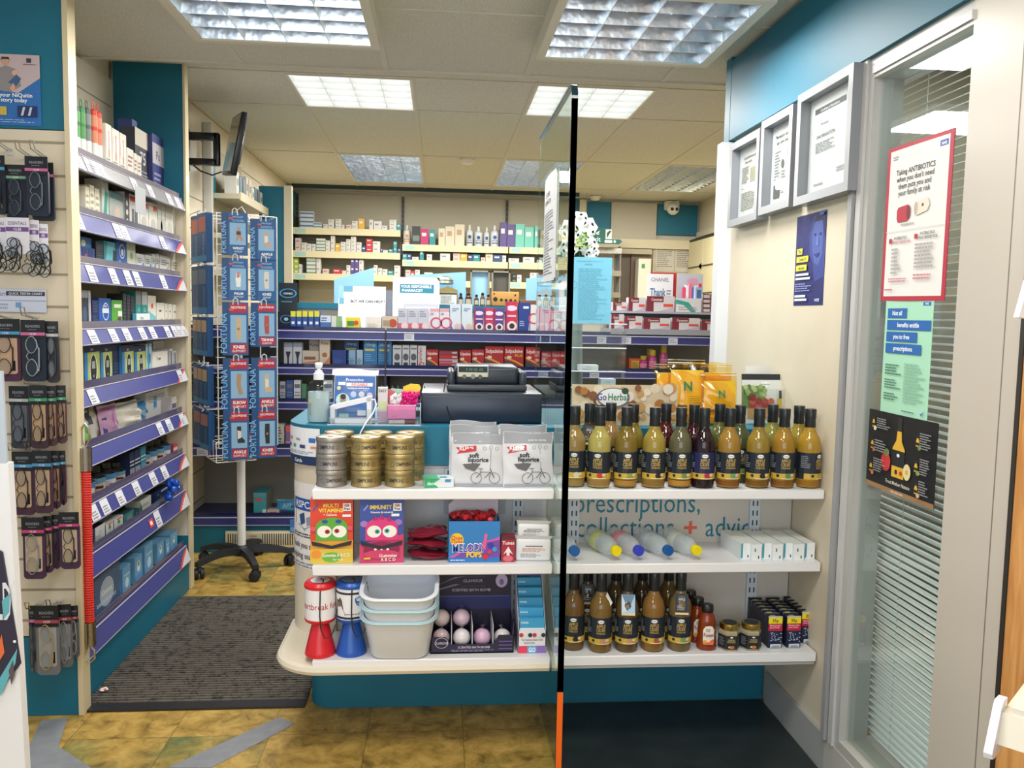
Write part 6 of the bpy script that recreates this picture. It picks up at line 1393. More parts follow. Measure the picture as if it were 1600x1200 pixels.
for k in range(2): back(ZA, 671 + k * 16, 686 + k * 16, 482, 'd9d6e0', [('o', .7, .35, .26, .07, 'd04a6c'), ('r', 0, 1, .88, 1, 'e0a0a4'), ('l', .1, .6, .7, .82, '6a6c80', 2)], 'white carton with a pink swirl, %s one' % ('left', 'right')[k])
for k in range(2): back(ZA, 703 + k * 18, 720 + k * 18, 475, 'cfdbe6', [('e', .7, .17, .12, 'd9b8a4'), ('e', .7, .07, .1, 'c9b0c4'), ('p', [(0, 0), (.4, 0), (0, .3)], '7a5aa8'), ('l', .2, .8, .72, .86, '6a8ab0', 2)], 'tall pale blue carton with a baby picture, %s one' % ('left', 'right')[k])
for k, (a, b, yt, c) in enumerate([(741, 755.5, 481, '5a3a8c'), (757, 771, 481, 'c22f5c'), (772, 787, 482, '5a3a8c'), (790, 808, 471, 'c8284c')]):
    back(ZA, a, b, yt, c, [('e', .5, .78, .09, 'e0d4e8', 2), ('r', .1, .9, .5, .56, 'e8c0d8'), ('e', .55, .2, .16, 'e8dcdc', 1), ('e', .55, .2, .09, '3a2424', 1), ('r', 0, .14, 0, 1, 'a02a6a')], ('purple', 'pink', 'second purple', 'tall crimson')[k] + ' hair treatment carton, top purple shelf')
back(ZA, 810, 827.5, 473, '1f3c8c', [('p', [(0, 0), (.9, 0), (1, .4), (1, 0)], 'd9dde6'), ('r', .4, .9, .8, .88, 'dfe4ee'), ('l', .1, .7, .2, .4, 'a9b4d0', 3)], 'deep blue carton with white corner, top purple shelf')
back(ZA, 828.5, 838, 476, 'ddd8dc', [('o', .6, .5, .2, .05, 'c83a5c')], 'narrow white and red carton left of the glass screen')
for k, (a, b) in enumerate([(839, 850), (851, 864)]): back(ZA, a, b, 482, 'c83a6a', [('r', 0, 1, 0, .4, 'd8a0b8')], 'pink carton seen by the glass screen edge, %s' % ('left', 'right')[k])
back(ZA, 865, 886, 477, 'c9d4da', [('l', .1, .9, .5, .8, '8a98a8', 3), ('e', .6, .18, .12, 'c9b0a0')], 'pale carton seen through the glass screen')
# second row
for k, (a, b) in enumerate([(443.5, 457), (458, 472)]): back(ZB_, a, b, 535, 'c5c9d2', [('r', 0, 1, .8, 1, '8f97a8'), ('p', [(.2, .6), (.8, .6), (.6, .3), (.6, .05), (.4, .05), (.4, .3)], '2a2f3c')], 'white shaver carton, %s one on the second purple shelf' % ('left', 'right')[k])
back(ZB_, 472.5, 498, 548, 'cdbfae', [('r', .1, .8, .4, .6, '8a5a4a'), ('p', [(0, .2), (1, .35), (1, 0), (0, 0)], 'c98a6a')], 'low beige carton on the second purple shelf')
back(ZB_, 483, 498, 529, 'c9bfb4', [('t', 'Pure', .5, .7, .12, '6a3a34'), ('l', .1, .9, .2, .5, '9a8a7c', 4)], 'upright beige carton behind the low one', Y=YG + .062); back(ZB_, 499, 515.5, 529, 'd6c9b6', [('t', 'Pure', .5, .78, .1, '6a3a34'), ('e', .5, .4, .09, 'b5693c'), ('p', [(.2, 0), (1, 0), (1, .35)], 'd98a5c')], 'upright cream and orange carton on the second purple shelf')
back(ZB_, 519, 541, 547, '1f4290', [lines('4a6cb4')], 'low royal blue carton on the second purple shelf'); BB = [('t', 'Allergy', .5, .8, .1, 'cfe4f4', .8), ('r', .1, .8, .6, .68, 'e0d050'), ('l', .1, .8, .2, .5, '7ab4e0', 4)]
back(ZB_, 538, 561, 531, '1d5c94', BB, 'teal blue allergy carton at the back of the blue group', Y=YG + .062)
back(ZB_, 545, 555.5, 547, '8ab4d8', [lines('3a6aa0')], 'small light blue carton, left of the small pair'); back(ZB_, 557, 567, 547, 'a9c8e0', [lines('3a6aa0')], 'small light blue carton, right of the small pair')
back(ZB_, 568, 589.5, 532, '2f7cb8', BB, 'bright blue allergy carton, left of two on the second purple shelf'); back(ZB_, 590.5, 612, 533, '2f7cb8', BB, 'bright blue allergy carton, right of two on the second purple shelf')
for k, (a, b) in enumerate([(613.5, 627.5), (628.5, 639.5), (640.5, 652)]): back(ZB_, a, b, 539, 'cfd2d8', [('e', .5, .45, .16, '5a606c', .8), ('r', .1, .9, .8, .86, '6a7080'), ('r', .2, .8, .08, .2, '30343c')], 'white sketch carton, %s of three, second purple shelf' % ORD[k])
back(ZB_, 653, 665.5, 540, 'd9dde4', [('t', 'Nurofen', .5, .5, .2, 'c8402c', .8, 1), ('o', .5, .12, .12, .05, 'e0622c')], 'white carton with orange target')
SP = [('r', 0, 1, .06, .94, 'b8202c'), ('t', 'Solpadeine', .5, .70, .17, 'f0e8e4', .9, 0, .02), ('p', [(0, .45), (.5, .3), (1, .08), (1, .16), (.5, .38), (0, .52)], 'e0b03c'), ('p', [(0, .0), (.9, 0), (.4, .26), (0, .38)], '3c4a4c'), ('e', .25, .5, .07, 'e8d8d4', 1.6)]
for k, (a, b, yt) in enumerate([(666.5, 684.5, 546), (718, 736, 547), (737.5, 756.5, 546), (757.5, 787, 541), (788, 818, 541), (821, 844, 542), (846, 861, 549), (862, 882, 549)]):
    back(ZB_, a, b, yt, 'a81c2a', SP if k != 4 else SP + [('t', 'PLUS', .75, .52, .12, 'e0d040', .4)], 'red painkiller carton, %s from the left on the second purple shelf' % ORD[k])
for k in range(4): back(ZB_, 686, 716, 0, ('c2303a', 'b0a4a8', 'b82834', '8a2a3c')[k], [('r', .65, .95, .3, .7, 'd0c8cc'), ('r', 0, .7, .2, .6, ('d8484a', 'd03a6a', 'c8303a', 'a03a4c')[k])], 'flat red carton, %s in the stack of four' % ORD[k] + ' from the bottom', zb=.0235 * k, hh=.023)
# third row (left, by the stand, and between till and screen)
for k, (a, b, yt, c) in enumerate([(437, 446, 596, 'b9bcc4'), (447, 458, 594, '3a5a9c'), (459, 470, 594, 'd4d8de'), (471, 479, 600, '3f8a4c'), (505, 520, 594, 'd0d4dc'), (521, 532, 597, '9cb0c4')]): back(ZC, a, b, yt, c, [('r', .1, .9, .6, .8, '6a7088'), lines('7a8098', .15, .45, 2)], ('grey', 'blue', 'white', 'green', 'pale', 'light blue')[k] + ' carton on the third purple shelf above the left counter end')
back(ZE, 427, 444, 663, 'cfd0cc', [('l', .2, .8, .1, .9, '4a5058', 6)], 'white carton on the fourth purple shelf beside the stand'); back(ZE, 446, 459, 665, '8a6a9c', [('r', 0, 1, .7, 1, 'e8606a'), ('r', 0, 1, .1, .2, 'c8a0b8')], 'pink and violet carton on the fourth purple shelf beside the stand')
back(PR[3][0], 466, 484, 640, '24203a', [], 'dark carton on the shelf left of the teal counter end', hh=.05)
back(ZF, 396, 416, 770, '3a9aa4', [('r', 0, 1, .8, 1, '5fa0b0'), ('r', .1, .7, .6, .72, 'd0505a'), ('r', .7, 1, 0, .2, 'e0e4e8')], 'teal carton standing on the bottom purple shelf', side='8a8a86', depth=.16)
back(ZF, 417, 436, 797, 'c9b8b4', [('r', .2, .8, .2, .5, 'd04a6a')], 'low pale carton on the bottom purple shelf')
pouch('blue_pack', 'blue and teal soft pack slumped on the bottom purple shelf by the counter end', 'packet', solX(452, YG, .25), YG + .03, ZF + .001, .15, .07, .05, '3a8ab0', [('t', 'NiQ', .4, .4, .25, 'e4f0f4', .3), ('r', .1, .4, .02, .1, 'c04a8a')], lean=20, rz=4, seedy=41)
tag(ob('hanging_pack', carton_mesh(.04, .012, .07, '3a78b8', [('r', .1, .9, .1, .4, '6aa0d0')]), None, (solX(459, YP - .03, .18), YP - .03, .125)), 'small blue pack hanging below the bottom purple shelf by the counter end', 'packet')

# signs standing on the top purple shelf
za = ZA + .0015
xa = solX(528, YP + .13, 1.3); xb = solX(602, YP + .13, 1.3)
wallart('help_sign', 'white sign reading but we can help with pale blue squares', 'sign', (xa, YP + .13, za), (xb - xa, 0, 0), (0, .03, onY(560, 447, YP + .13).z - za), 'e2e3ec',
        [('r', 0, .11, .72, 1, '8fbccb'), ('r', .11, .3, .87, 1, '5f98b8'), ('r', .02, .12, .58, .72, '6aa4c0'), ('t', "WE CAN'T DIAGNOSE", .62, .75, .055, 'b4b6c2', .7), ('t', 'BUT WE CAN HELP !', .62, .62, .06, '3a3c46', .72, 0, .02), ('r', .42, .48, 0, .1, '5f98b8')], th=.004)
xa = solX(613, YP + .13, 1.3); xb = solX(686, YP + .13, 1.3)
wallart('pharmacist_sign', 'white sign headed your responsible pharmacist in a teal band', 'sign', (xa, YP + .13, za), (xb - xa, 0, 0), (0, .035, onY(650, 433, YP + .13).z - za), 'dcdde6',
        [('r', .15, .88, .70, .87, '1d7890'), ('t', 'YOUR RESPONSIBLE', .5, .80, .05, 'eef2f6', .66, 0, .02), ('t', 'PHARMACIST', .42, .725, .05, 'eef2f6', .45, 0, .02), ('r', .24, .98, .28, .5, 'b0b2be'), ('r', .28, .94, .28, .44, 'd2d3dc'), ('r', .38, .7, .33, .40, 'e4e4ec'), ('p', [(.94, 1), (1, 1), (1, .93)], '26282c')], th=.004)
ob_ = ob('easel_back', MB().box(-.02, .02, 0, .004, 0, .22, '6a6c74m'), None, (solX(607, YP + .16, 1.35), YP + .16, za)); tag(ob_, 'grey metal strip standing between the two white signs', 'support')
# things on the teal ledge
ZL = 1.3885; YL = YP + .36
def ledge(px): return solX(px, YL, ZL + .05)
xa = ledge(684); xb = ledge(715)
t = thing('desk_calendar', 'small gold topped desk calendar on the teal ledge', 'calendar', ((xa + xb) / 2, YL, ZL)); w = (xb - xa) / 2
ob('holder', MB().plate([(-w, 0), (w, 0), (w, .09), (w * .6, .10), (0, .115), (-w * .6, .10), (-w, .09)], 0, .02, '8a7a42'), t)
ob('pages', MB().box(-w * .9, w * .9, -.004, -.0005, .004, .075, 'c9cbc4').art(Flat((-w * .9, -.004, .004), (w * 1.8, 0, 0), (0, 0, .07)), [('r', 0, 1, .86, 1, '3a3c3a'), ('r', .33, .34, 0, .85, 'a0a098'), ('r', .66, .67, 0, .85, 'a0a098'), lines('9a9a94', .1, .8, 6)]), t)
t = thing('glass_jar', 'large clear storage jar with a ridged lid behind the two signs', 'jar', (ledge(694), YL + .16, ZL), 0)
ob('body', MB().lathe([(.05, 0), (.062, .01), (.062, .10), (.052, .13)], 'bottle_clear', n=22), t); ob('lid', MB().lathe([(.055, .13), (.058, .135), (.055, .15), (.058, .155), (.05, .17), (.02, .18)], 'a8aca0n', n=22), t)
for k, (px, h, r, c, nm) in enumerate([(720, .075, .013, '3a2a20', 'narrow dark brown'), (732, .078, .020, '4a3324', 'squat dark brown'), (744.5, .068, .014, '6a4a34', 'small russet'), (754, .080, .015, '7a6a58', 'pale labelled'), (763, .07, .013, '8a6a48', 'amber'), (843, .075, .015, '5a4a3c', 'smoky'), (853, .08, .015, '6f6458', 'grey brown'), (862, .07, .014, '7a6a58', 'dull brown')]):
    t = thing('apothecary_bottle', '%s apothecary bottle with dark stopper on the teal ledge' % nm, 'bottle', (ledge(px), YL, ZL))
    ob('body', MB().lathe([(r * .9, 0), (r, .003), (r, h * .6), (r * .5, h * .74), (r * .45, h * .82)], c + 'l', n=14), t); ob('stopper', MB().lathe([(r * .55, h * .8), (r * .6, h * .82), (r * .6, h * .94), (r * .3, h)], '241c18s', n=12), t)
    ob('label', (lambda m: (m.art(Round(0, 0, r + .0004, -140, -40, h * .12, h * .5), [('r', 0, 1, 0, 1, 'b5a68c')], 0), m)[-1])(MB()), t)
xa = ledge(768); xb = ledge(811); w = (xb - xa) / 2
t = thing('wooden_block', 'light wooden block with round black holes on the teal ledge', 'block', ((xa + xb) / 2, YL, ZL))
mb = MB(); mb.rbox(-w, w, 0, .05, .004, .088, 'b98a44', .004); mb.box(-w + .01, w - .01, .005, .045, 0, .004, '7a5a2c')
mb.art(Flat((-w, 0, 0), (2 * w, 0, 0), (0, 0, .088)), [('e', .14, .48, .15, '17130e'), ('e', .36, .44, .1, '17130e'), ('e', .53, .42, .1, '17130e'), ('e', .70, .42, .1, '17130e'), ('e', .86, .42, .07, '17130e'), ('e', .86, .78, .06, '17130e'), ('e', .09, .85, .05, '17130e'), ('e', .86, .2, .05, '17130e')]); ob('block', mb, t)
for k, (a, b, h, c, nm) in enumerate([(812, 838, .04, '6a4030', 'low reddish brown wooden box'), (866, 884, .06, '7f8a86', 'grey box seen through the screen')]): tag(ob('storage_box', MB().rbox(-(ledge(b) - ledge(a)) / 2, (ledge(b) - ledge(a)) / 2, 0, .05, 0, h, c, .002), None, ((ledge(a) + ledge(b)) / 2, YL, ZL)), '%s on the teal ledge' % nm, 'box')
for k, (a, b) in enumerate([(735, 765), (768, 797)]):
    xa = solX(a, YL + .24, 1.5); xb = solX(b, YL + .24, 1.5); w = (xb - xa) / 2
    t = thing('picture_frame', 'grey wooden shadow frame, %s of two behind the bottles on the teal ledge' % ('left', 'right')[k], 'frame', ((xa + xb) / 2, YL + .24, ZL))
    h = onY(760, 423, YL + .24).z - ZL
    mb = MB()
    for bx in ((-w, w, 0, .01), (-w, w, h - .01, h)): mb.box(bx[0], bx[1], 0, .03, bx[2], bx[3], '8a8878')
    for s_ in (-1, 1): mb.box(s_ * (w - .005) - .005, s_ * (w - .005) + .005, 0, .03, 0, h, '8a8878')
    ob('frame', mb, t); ob('backing', MB().box(-w, w, .028, .03, 0, h, '57524a' if k else '9cc8e4'), t)
# light blue sheets painted in as window reflections behind the signs
for k, (pts, nm) in enumerate([([(522, 437), (584, 418), (584, 452), (522, 452)], 'left, sloping up behind the help sign'), ([(636, 430), (728, 425), (728, 452), (636, 452)], 'right, wide, behind the pharmacist sign'), ([(822, 435), (862, 433), (862, 455), (822, 455)], 'by the glass screen')]):
    mb = MB(); P3 = [onY(a, b, YL + .27) for a, b in pts]; P3[2].z = P3[3].z = ZL
    c = P3[3]; mb.plate([(P3[3].x - c.x, 0), (P3[2].x - c.x, 0), (P3[1].x - c.x, P3[1].z - ZL), (P3[0].x - c.x, P3[0].z - ZL)], 0, .004, '8fc0e6')
    tag(ob('reflection_sheet', mb, None, (c.x, YL + .27, ZL)), 'pale blue sheet painted as a window reflection, ' + nm, 'sheet')

# right-hand section: grey steps of cream cartons
YR = YP + .02
zt2 = onY(1045, 487, YP).z; zt1 = onY(1045, 515, YP).z
t = thing('stepped_shelf', 'grey two step shelf riser full of red and white cartons at the right', 'shelf', (1.30, YP, 1.2435)); xl = solX(955, YP, 1.3) - 1.30; xr = 1.655 - 1.30
ob('lower_step', MB().box(xl, xr, -.002, .30, .0, max(.008, zt1 - 1.2435), '9a9ca6s'), t); ob('upper_step', MB().box(xl, xr, .05, .30, zt2 - 1.2435 - .012, zt2 - 1.2435, '9fa0a8s'), t); ob('riser_panel', MB().box(xl, xr, .13, .134, zt1 - 1.2435, zt2 - 1.2435 - .012, '5c5c64'), t)
CN = [('r', 0, 1, 0, 1, 'cfcace'), ('r', 0, .25, 0, 1, '7a2434'), ('r', 0, .6, .62, 1, '7a2434'), ('t', 'Canesten', .36, .7, .18, 'e8dcdc', .4), ('p', [(.4, .0), (1, .0), (1, .3)], 'b9a8bc'), ('r', .6, .95, .32, .5, 'd84a3c')]
for k, (a, b, yt) in enumerate([(955, 975, 491), (976, 1004, 494), (1005.5, 1048, 497), (1050, 1094, 497), (1096, 1134, 500)]): back(zt1, a, b, yt, 'c9c4c8', CN, 'white and maroon cream carton on the lower grey step, %s from the left' % ORD[k], Y=YP + .01)
for k, (a, b, yt, c) in enumerate([(958, 980, 472, CN), (982, 1009, 465, CN), (1010.5, 1054, 463, CN), (1056, 1096, 466, [('r', 0, 1, 0, 1, 'd6d4d8'), ('p', [(0, .9), (.5, .7), (.8, 0), (.6, 0), (.3, .5), (0, .6)], '3a9a8c'), lines('8a8c94', .1, .4, 2)])]): back(zt2, a, b, yt, 'cfcbd0', c, 'cream carton on the upper grey step, %s from the left' % ORD[k], Y=YP + .055)
t3 = 0
for r_ in range(4):
    for k in range(3): back(zt2, 1098 + k * 12.2, 1109.5 + k * 12.2, 0, 'cfc4c8', [('r', 0, .12, 0, 1, '6a2434'), ('r', 0, 1, .8, 1, '6a2434'), ('r', 0, 1, 0, .12, '6a2434')], 'small maroon edged carton, row %s from the bottom, %s from the left of the block' % (ORD[r_], ORD[k]), Y=YP + .055, zb=.0262 * r_, hh=.0258, depth=.1)
YC = YP + .2
for (a, b, yt, c, art, lab) in [(1010, 1051, 428, 'd9d9dc', [('t', 'CHANEL', .5, .8, .1, '7a7c84', .7), ('t', 'Thank', .42, .42, .2, '3a6a8c', .6, 0, .02), ('t', 'You', .5, .22, .15, 'b83a44', .5), ('l', .75, .95, .2, .6, '8a8c98', 5)], 'white thank you card with blue and red letters at the back of the steps'),
                                (1057, 1097, 428, 'b9bcc6', [('e', .6, .8, .1, 'cf9ab0', 1.5), ('e', .3, .7, .03, 'e8e8ee'), ('e', .75, .55, .03, 'e8e8ee')], 'silver sparkly greeting card at the back of the steps')]:
    back(zt2, a, b, yt, c, art, lab, 'card', 'greeting_card', depth=.004, Y=YC)
back(zt2, 1015, 1056, 426, 'b8252c', [], 'red envelope edge behind the thank you card', 'card', 'envelope', depth=.002, Y=YC + .012)
for k in range(6):
    c = ('d84a6c', 'e8e0e6', 'e0708a', '6a7ab8', 'dcd8e0', 'c83a5a')[k]
    back(zt2, 1066 + k * 5, 1070.5 + k * 5, 449 - (k % 3) * 3, c, [], 'slim %s tube, %s from the left in the group by the sparkly card' % (('pink', 'white', 'rose', 'blue', 'white', 'crimson')[k], ORD[k]), 'tube', 'cosmetic_tube', Y=YP + .13, depth=.02)
back(zt2, 1086, 1097, 449, '9ab4cc', [('r', .2, .8, .1, .9, '4a6a9c')], 'pale blue carton standing at the right of the slim tubes', Y=YP + .06, depth=.03)
back(PR[0][1], 1113, 1135, 523, 'dfe0d4', [('e', .35, .6, .16, 'b8344a'), ('r', 0, 1, 0, .2, 'a8cc4c'), ('r', .75, .95, .5, .7, 'b8344a')], 'white and lime price card on the right end of the purple rail', 'card', 'price_card', Y=YP - .02, hh=.055, depth=.002)
# pink bottles with gold caps, orange box
z = PR[1][0]
for k, (px, yt, dy, nm) in enumerate([(1005, 556, 0, 'shortest, front'), (1015, 545, .05, 'middle'), (1019, 547, 0, 'front right'), (1036, 540, .03, 'tallest, right')]):
    y_ = YG + dy; x_ = solX(px, y_, z + .05); h = onY(px, yt, y_).z - z; r = .024
    t = thing('pink_bottle', 'pink bottle with gold cap on the second purple shelf, the %s' % nm, 'bottle', (x_, y_, z + .0005), 0, 'pink gold capped bottles')
    ob('body', MB().lathe([(r * .9, 0), (r, .004), (r, h * .6), (r * .6, h * .72)], 'b8457es', n=16), t); ob('cap', MB().lathe([(r * .75, h * .72), (r * .78, h * .74), (r * .75, h)], 'b8a03as', n=16), t)
    m_ = MB(); m_.art(Round(0, 0, r + .0005, -150, -30, h * .06, h * .5), [('r', 0, 1, .3, .9, 'd88ab0'), ('l', .1, .9, .4, .8, '8a2a5c', 3), ('r', 0, 1, 0, .16, 'd0b850')], 0); ob('label', m_, t)
back(z, 983, 1001, 560, 'c8502c', [('r', .2, .9, .05, .8, 'c9b03a'), ('l', .25, .85, .2, .7, '7a3a1c', 4)], 'orange and gold carton left of the pink bottles')

# ------------------------------------------------------------------ medicines on the far dispensary shelves
WL = {0: 'top', 1: 'middle', 2: 'bottom'}
cnt = {}
CN_ = {'d': 'white', 'b': 'striped', 'y': 'yellow', 't': 'teal', 'r': 'red', 'g': 'green', 'p': 'purple', 'k': 'pink', 'n': 'navy', 'm': 'magenta', 'v': 'mint', 'w': 'cream', 'l': 'lime', 'o': 'charcoal'}
CC = {'d': 'd3d1ca', 'b': 'cfd3d6', 'y': 'd9a93a', 't': '2f8c94', 'r': 'c03038', 'g': 'cdd2c8', 'p': '5a4c8a', 'k': 'd3bdb5', 'n': '2f4a7a', 'm': 'b82c68', 'v': '6fc0ae', 'w': 'd4cbb4', 'l': 'a3b83c', 'o': '2b2f2e'}
def med(side, row, x0, x1, yt, yb, c, n=1):
    """pixel-surveyed stack: x extent, top, base; n cartons high"""
    Z = (DL if side == 'left' else DR)[row] + .0045; Y = YD + .03
    xa = solX(x0, Y, Z); xb = solX(x1, Y, Z); H = (yb - yt) * 7.9 / FPX; h = H / n
    key = (side, row, c); cnt[key] = cnt.get(key, 0) + 1; on = ORD[cnt[key] - 1]
    for k in range(n):
        lv = 'single' if n == 1 else ('bottom' if k == 0 else ('top' if k == n - 1 else ORD[k] + ' level'))
        art = {'b': [('r', 0, 1, .3, .7, '4f78a8')], 'g': [('r', 0, 1, .0, .35, '6f8f80')], 'd': [('r', .15, .6, .5, .7, '8a8f9a')], 'k': [('r', .1, .7, .4, .6, 'a8706a')], 'w': [('r', .2, .7, .5, .75, 'b09a7c')], 'l': [('r', .5, .9, .1, .5, 'dfe0c8')], 'o': [('r', .1, .9, .2, .5, '6a7a70')]}.get(c, [('r', .15, .7, .55, .75, 'e0dcd8')])
        carton('medicine_carton', '%s carton, %s of the %s %s pile from the left, %s %s dispensary shelf' % (CN_[c], lv, on, CN_[c], WL[row], side), 'carton', xa, xb, Y, Z + k * h, Z + (k + 1) * h - .0006, .07, CC[c], art, group='medicine cartons in the %s dispensary bay' % side)
q = lambda cx: 440 + cx / 3.75
v = lambda cy: 280 + cy / 3.75
for a, b, t0, t1, c, n in [(107, 187, 190, 280, 'b', 4), (190, 222, 187, 250, 'd', 3), (188, 235, 250, 281, 'b', 2), (245, 271, 264, 287, 'd', 1), (273, 308, 240, 290, 'd', 2), (315, 349, 238, 292, 'd', 3), (351, 369, 270, 292, 'd', 1), (379, 411, 270, 294, 'k', 1), (413, 447, 250, 295, 'd', 2), (449, 486, 238, 297, 'y', 1),
                      (513, 537, 243, 298, 'd', 1), (540, 587, 252, 300, 'd', 1), (588, 620, 278, 302, 'd', 1), (632, 673, 245, 303, 'd', 3), (675, 698, 265, 304, 't', 1)]:
    if c == 'b' and t0 == 250: t0, t1 = 250, 281
    if (a, t0) == (190, 187):
        Zs = None
    med('left', 0, q(a), q(b), v(t0), v(t1), c, n) if (a, t0) != (190, 187) else None
for a, b, t0, t1, c, n in [(80, 112, 345, 415, 'k', 2), (115, 148, 370, 415, 'd', 2), (150, 175, 375, 415, 'd', 2), (178, 200, 376, 415, 'd', 1), (203, 256, 345, 415, 'g', 4), (258, 284, 355, 415, 'd', 3), (288, 312, 328, 416, 'd', 3), (314, 344, 372, 418, 'y', 1), (346, 376, 365, 420, 'd', 3), (378, 404, 350, 420, 'd', 3), (406, 436, 335, 420, 'd', 4), (438, 468, 367, 422, 'd', 2), (470, 494, 390, 424, 'n', 1), (496, 532, 350, 425, 'r', 3), (534, 577, 365, 428, 'd', 2), (579, 592, 405, 428, 'p', 1), (594, 622, 415, 430, 'd', 1), (628, 652, 410, 432, 't', 1), (655, 676, 367, 432, 't', 2), (680, 700, 405, 432, 'n', 1)]:
    med('left', 1, q(a), q(b), v(t0), v(t1), c, n)
for a, b, t0, t1, c, n in [(58, 98, 455, 540, 'l', 3), (100, 118, 490, 540, 'd', 1), (146, 200, 458, 543, 'g', 4), (204, 229, 458, 543, 'd', 2), (240, 276, 518, 545, 'k', 1), (300, 352, 520, 547, 'r', 1), (354, 378, 528, 548, 'd', 1), (380, 403, 500, 550, 'd', 2), (404, 428, 460, 550, 'p', 2), (430, 452, 460, 550, 'p', 2), (454, 480, 468, 550, 'd', 2), (540, 562, 502, 556, 'd', 2), (565, 588, 520, 558, 'd', 1), (590, 620, 525, 558, 'd', 1), (622, 656, 535, 560, 't', 1), (660, 695, 507, 562, 'd', 2)]:
    med('left', 2, q(a), q(b), v(t0), v(t1), c, n)
q2 = lambda cx: 620 + cx / 3.75
for a, b, t0, t1, c in [(88, 137, 272, 375, 'o'), (139, 186, 287, 376, 'm'), (190, 226, 290, 377, 't'), (244, 282, 285, 380, 'w'), (284, 338, 275, 382, 'w'), (340, 396, 265, 385, 'w'), (603, 643, 252, 390, 'p'), (645, 692, 262, 390, 'p'), (694, 746, 262, 394, 'v'), (748, 802, 280, 396, 'v'), (806, 832, 275, 398, 'v'), (840, 882, 300, 400, 'w'), (892, 912, 330, 402, 't')]:
    med('right', 0, q2(a), q2(b), v(t0), v(t1), c)
for k, (a, b, t0, t1, c, art) in enumerate([(34, 82, 262, 372, 'd5d6d2', 'e0922e'), (405, 448, 265, 386, 'd3d8dc', '1e4a6a'), (454, 504, 275, 388, 'cdd6dc', '1e4a8a'), (510, 545, 278, 388, 'd3d8dc', '2a4a8a'), (548, 602, 268, 390, 'd8dade', '2456a0')]):
    Z = DR[0] + .0045; Y = YD + (.03 if k != 2 else .02); x = solX((q2(a) + q2(b)) / 2, Y, Z); r = (solX(q2(b), Y, Z) - solX(q2(a), Y, Z)) / 2 * .92; h = (t1 - t0) / 3.75 * 7.9 / FPX
    t = thing('lotion_bottle', 'white lotion bottle with pump top, %s from the left on the top right dispensary shelf' % ORD[k], 'bottle', (x, Y + .06, Z), 0, 'lotion bottles on the dispensary shelf')
    ob('body', MB().lathe([(r * .95, 0), (r, .004), (r, h * .68), (r * .5, h * .78), (r * .35, h * .8)], c, n=16), t); ob('pump', MB().lathe([(r * .35, h * .8), (r * .4, h * .84), (r * .3, h * .9), (r * .3, h)], 'e4e4e2', n=12), t)
    m_ = MB(); m_.art(Round(0, 0, r + .0006, -150, -30, h * .1, h * .55), [('e', .5, .75, .2, art, 1), ('r', .1, .9, .1, .2, art), ('l', .1, .9, .3, .5, '5a6470', 2)], 0); ob('label', m_, t)
for a, b, t0, t1, c, n in [(34, 60, 435, 468, 't', 1), (62, 86, 435, 468, 'n', 1), (90, 128, 450, 468, 'd', 1), (134, 158, 408, 470, 't', 1), (175, 206, 438, 472, 'd', 1), (254, 312, 432, 473, 'd', 1), (330, 370, 430, 475, 'k', 2), (372, 412, 434, 477, 'y', 1), (416, 446, 440, 478, 'n', 1), (448, 486, 440, 479, 't', 1), (492, 518, 456, 480, 'k', 1), (520, 562, 435, 481, 'w', 1), (564, 616, 440, 482, 'n', 1), (618, 640, 445, 483, 'd', 1), (655, 716, 463, 487, 'd', 1), (740, 806, 457, 489, 'd', 1), (835, 866, 460, 492, 'd', 1)]:
    med('right', 1, q2(a), q2(b), v(t0), v(t1), c, n)
for a, b, t0, t1, c, n in [(50, 80, 505, 560, 'k', 2), (82, 104, 510, 560, 'r', 1), (106, 134, 505, 562, 'd', 2), (160, 210, 522, 566, 'd', 1), (676, 700, 530, 580, 'o', 2), (704, 730, 540, 582, 'd', 1), (780, 818, 528, 584, 'd', 2)]:
    med('right', 2, q2(a), q2(b), v(t0), v(t1), c, n)

# right of the doorway: exit sign, papers, cupboard doors
p0 = onY(912, 380, 7.6); p1 = onY(967, 357, 7.6)
t = thing('exit_sign', 'green hanging fire exit sign with a white running figure over the doorway', 'sign', ((p0.x + p1.x) / 2, 7.6, p0.z)); w = (p1.x - p0.x) / 2; h = p1.z - p0.z
mb = MB(); mb.box(-w, w * .55, 0, .01, .0, h, '0f5c52'); mb.plate([(w * .5, .0), (w * 1.05, .0), (w * 1.22, h * .16), (w * 1.1, h * .3), (w * .5, h * .3)], 0, .01, '0f5c52')
mb.art(Flat((-w, 0, 0), (2 * w, 0, 0), (0, 0, h)), [('t', 'Fire', .30, .56, .30, 'd8e6e0', .6), ('t', 'exit', .34, .14, .30, 'd8e6e0', .4), ('r', .62, .80, .30, .92, 'cfdcd6'), ('p', [(.66, .35), (.72, .6), (.78, .8), (.74, .85), (.66, .7)], '2a3f3a'), ('r', .60, .82, .06, .24, 'cfdcd6'), ('p', [(.88, .05), (.94, .15), (.88, .28), (.85, .15)], 'cfdcd6')]); ob('panel', mb, t)
ob('hanger', MB().tube([(-w * .9, .005, h), (-w * .9, .005, 2.456 - p0.z)], .004, '8a8a80', 5), t)
for k, (a, b) in enumerate([(1024, 1054), (1055, 1085)]):
    xa = onY(a, 400, 7.96); xb = onY(b, 400, 7.96); zb = onY(1050, 425, 7.96).z; zt = onY(1050, 378, 7.96).z
    wallart('pinned_notice', 'white printed page pinned to the far wall, %s of the pair' % ('left', 'right')[k], 'notice', (xa.x, 7.962, zb), (xb.x - xa.x, 0, 0), (0, 0, zt - zb), 'c9c3b4', [('l', .1, .9, .15, .9, '8a867a', 12), ('r', .4, .8, .93, .95, '5a564c')])
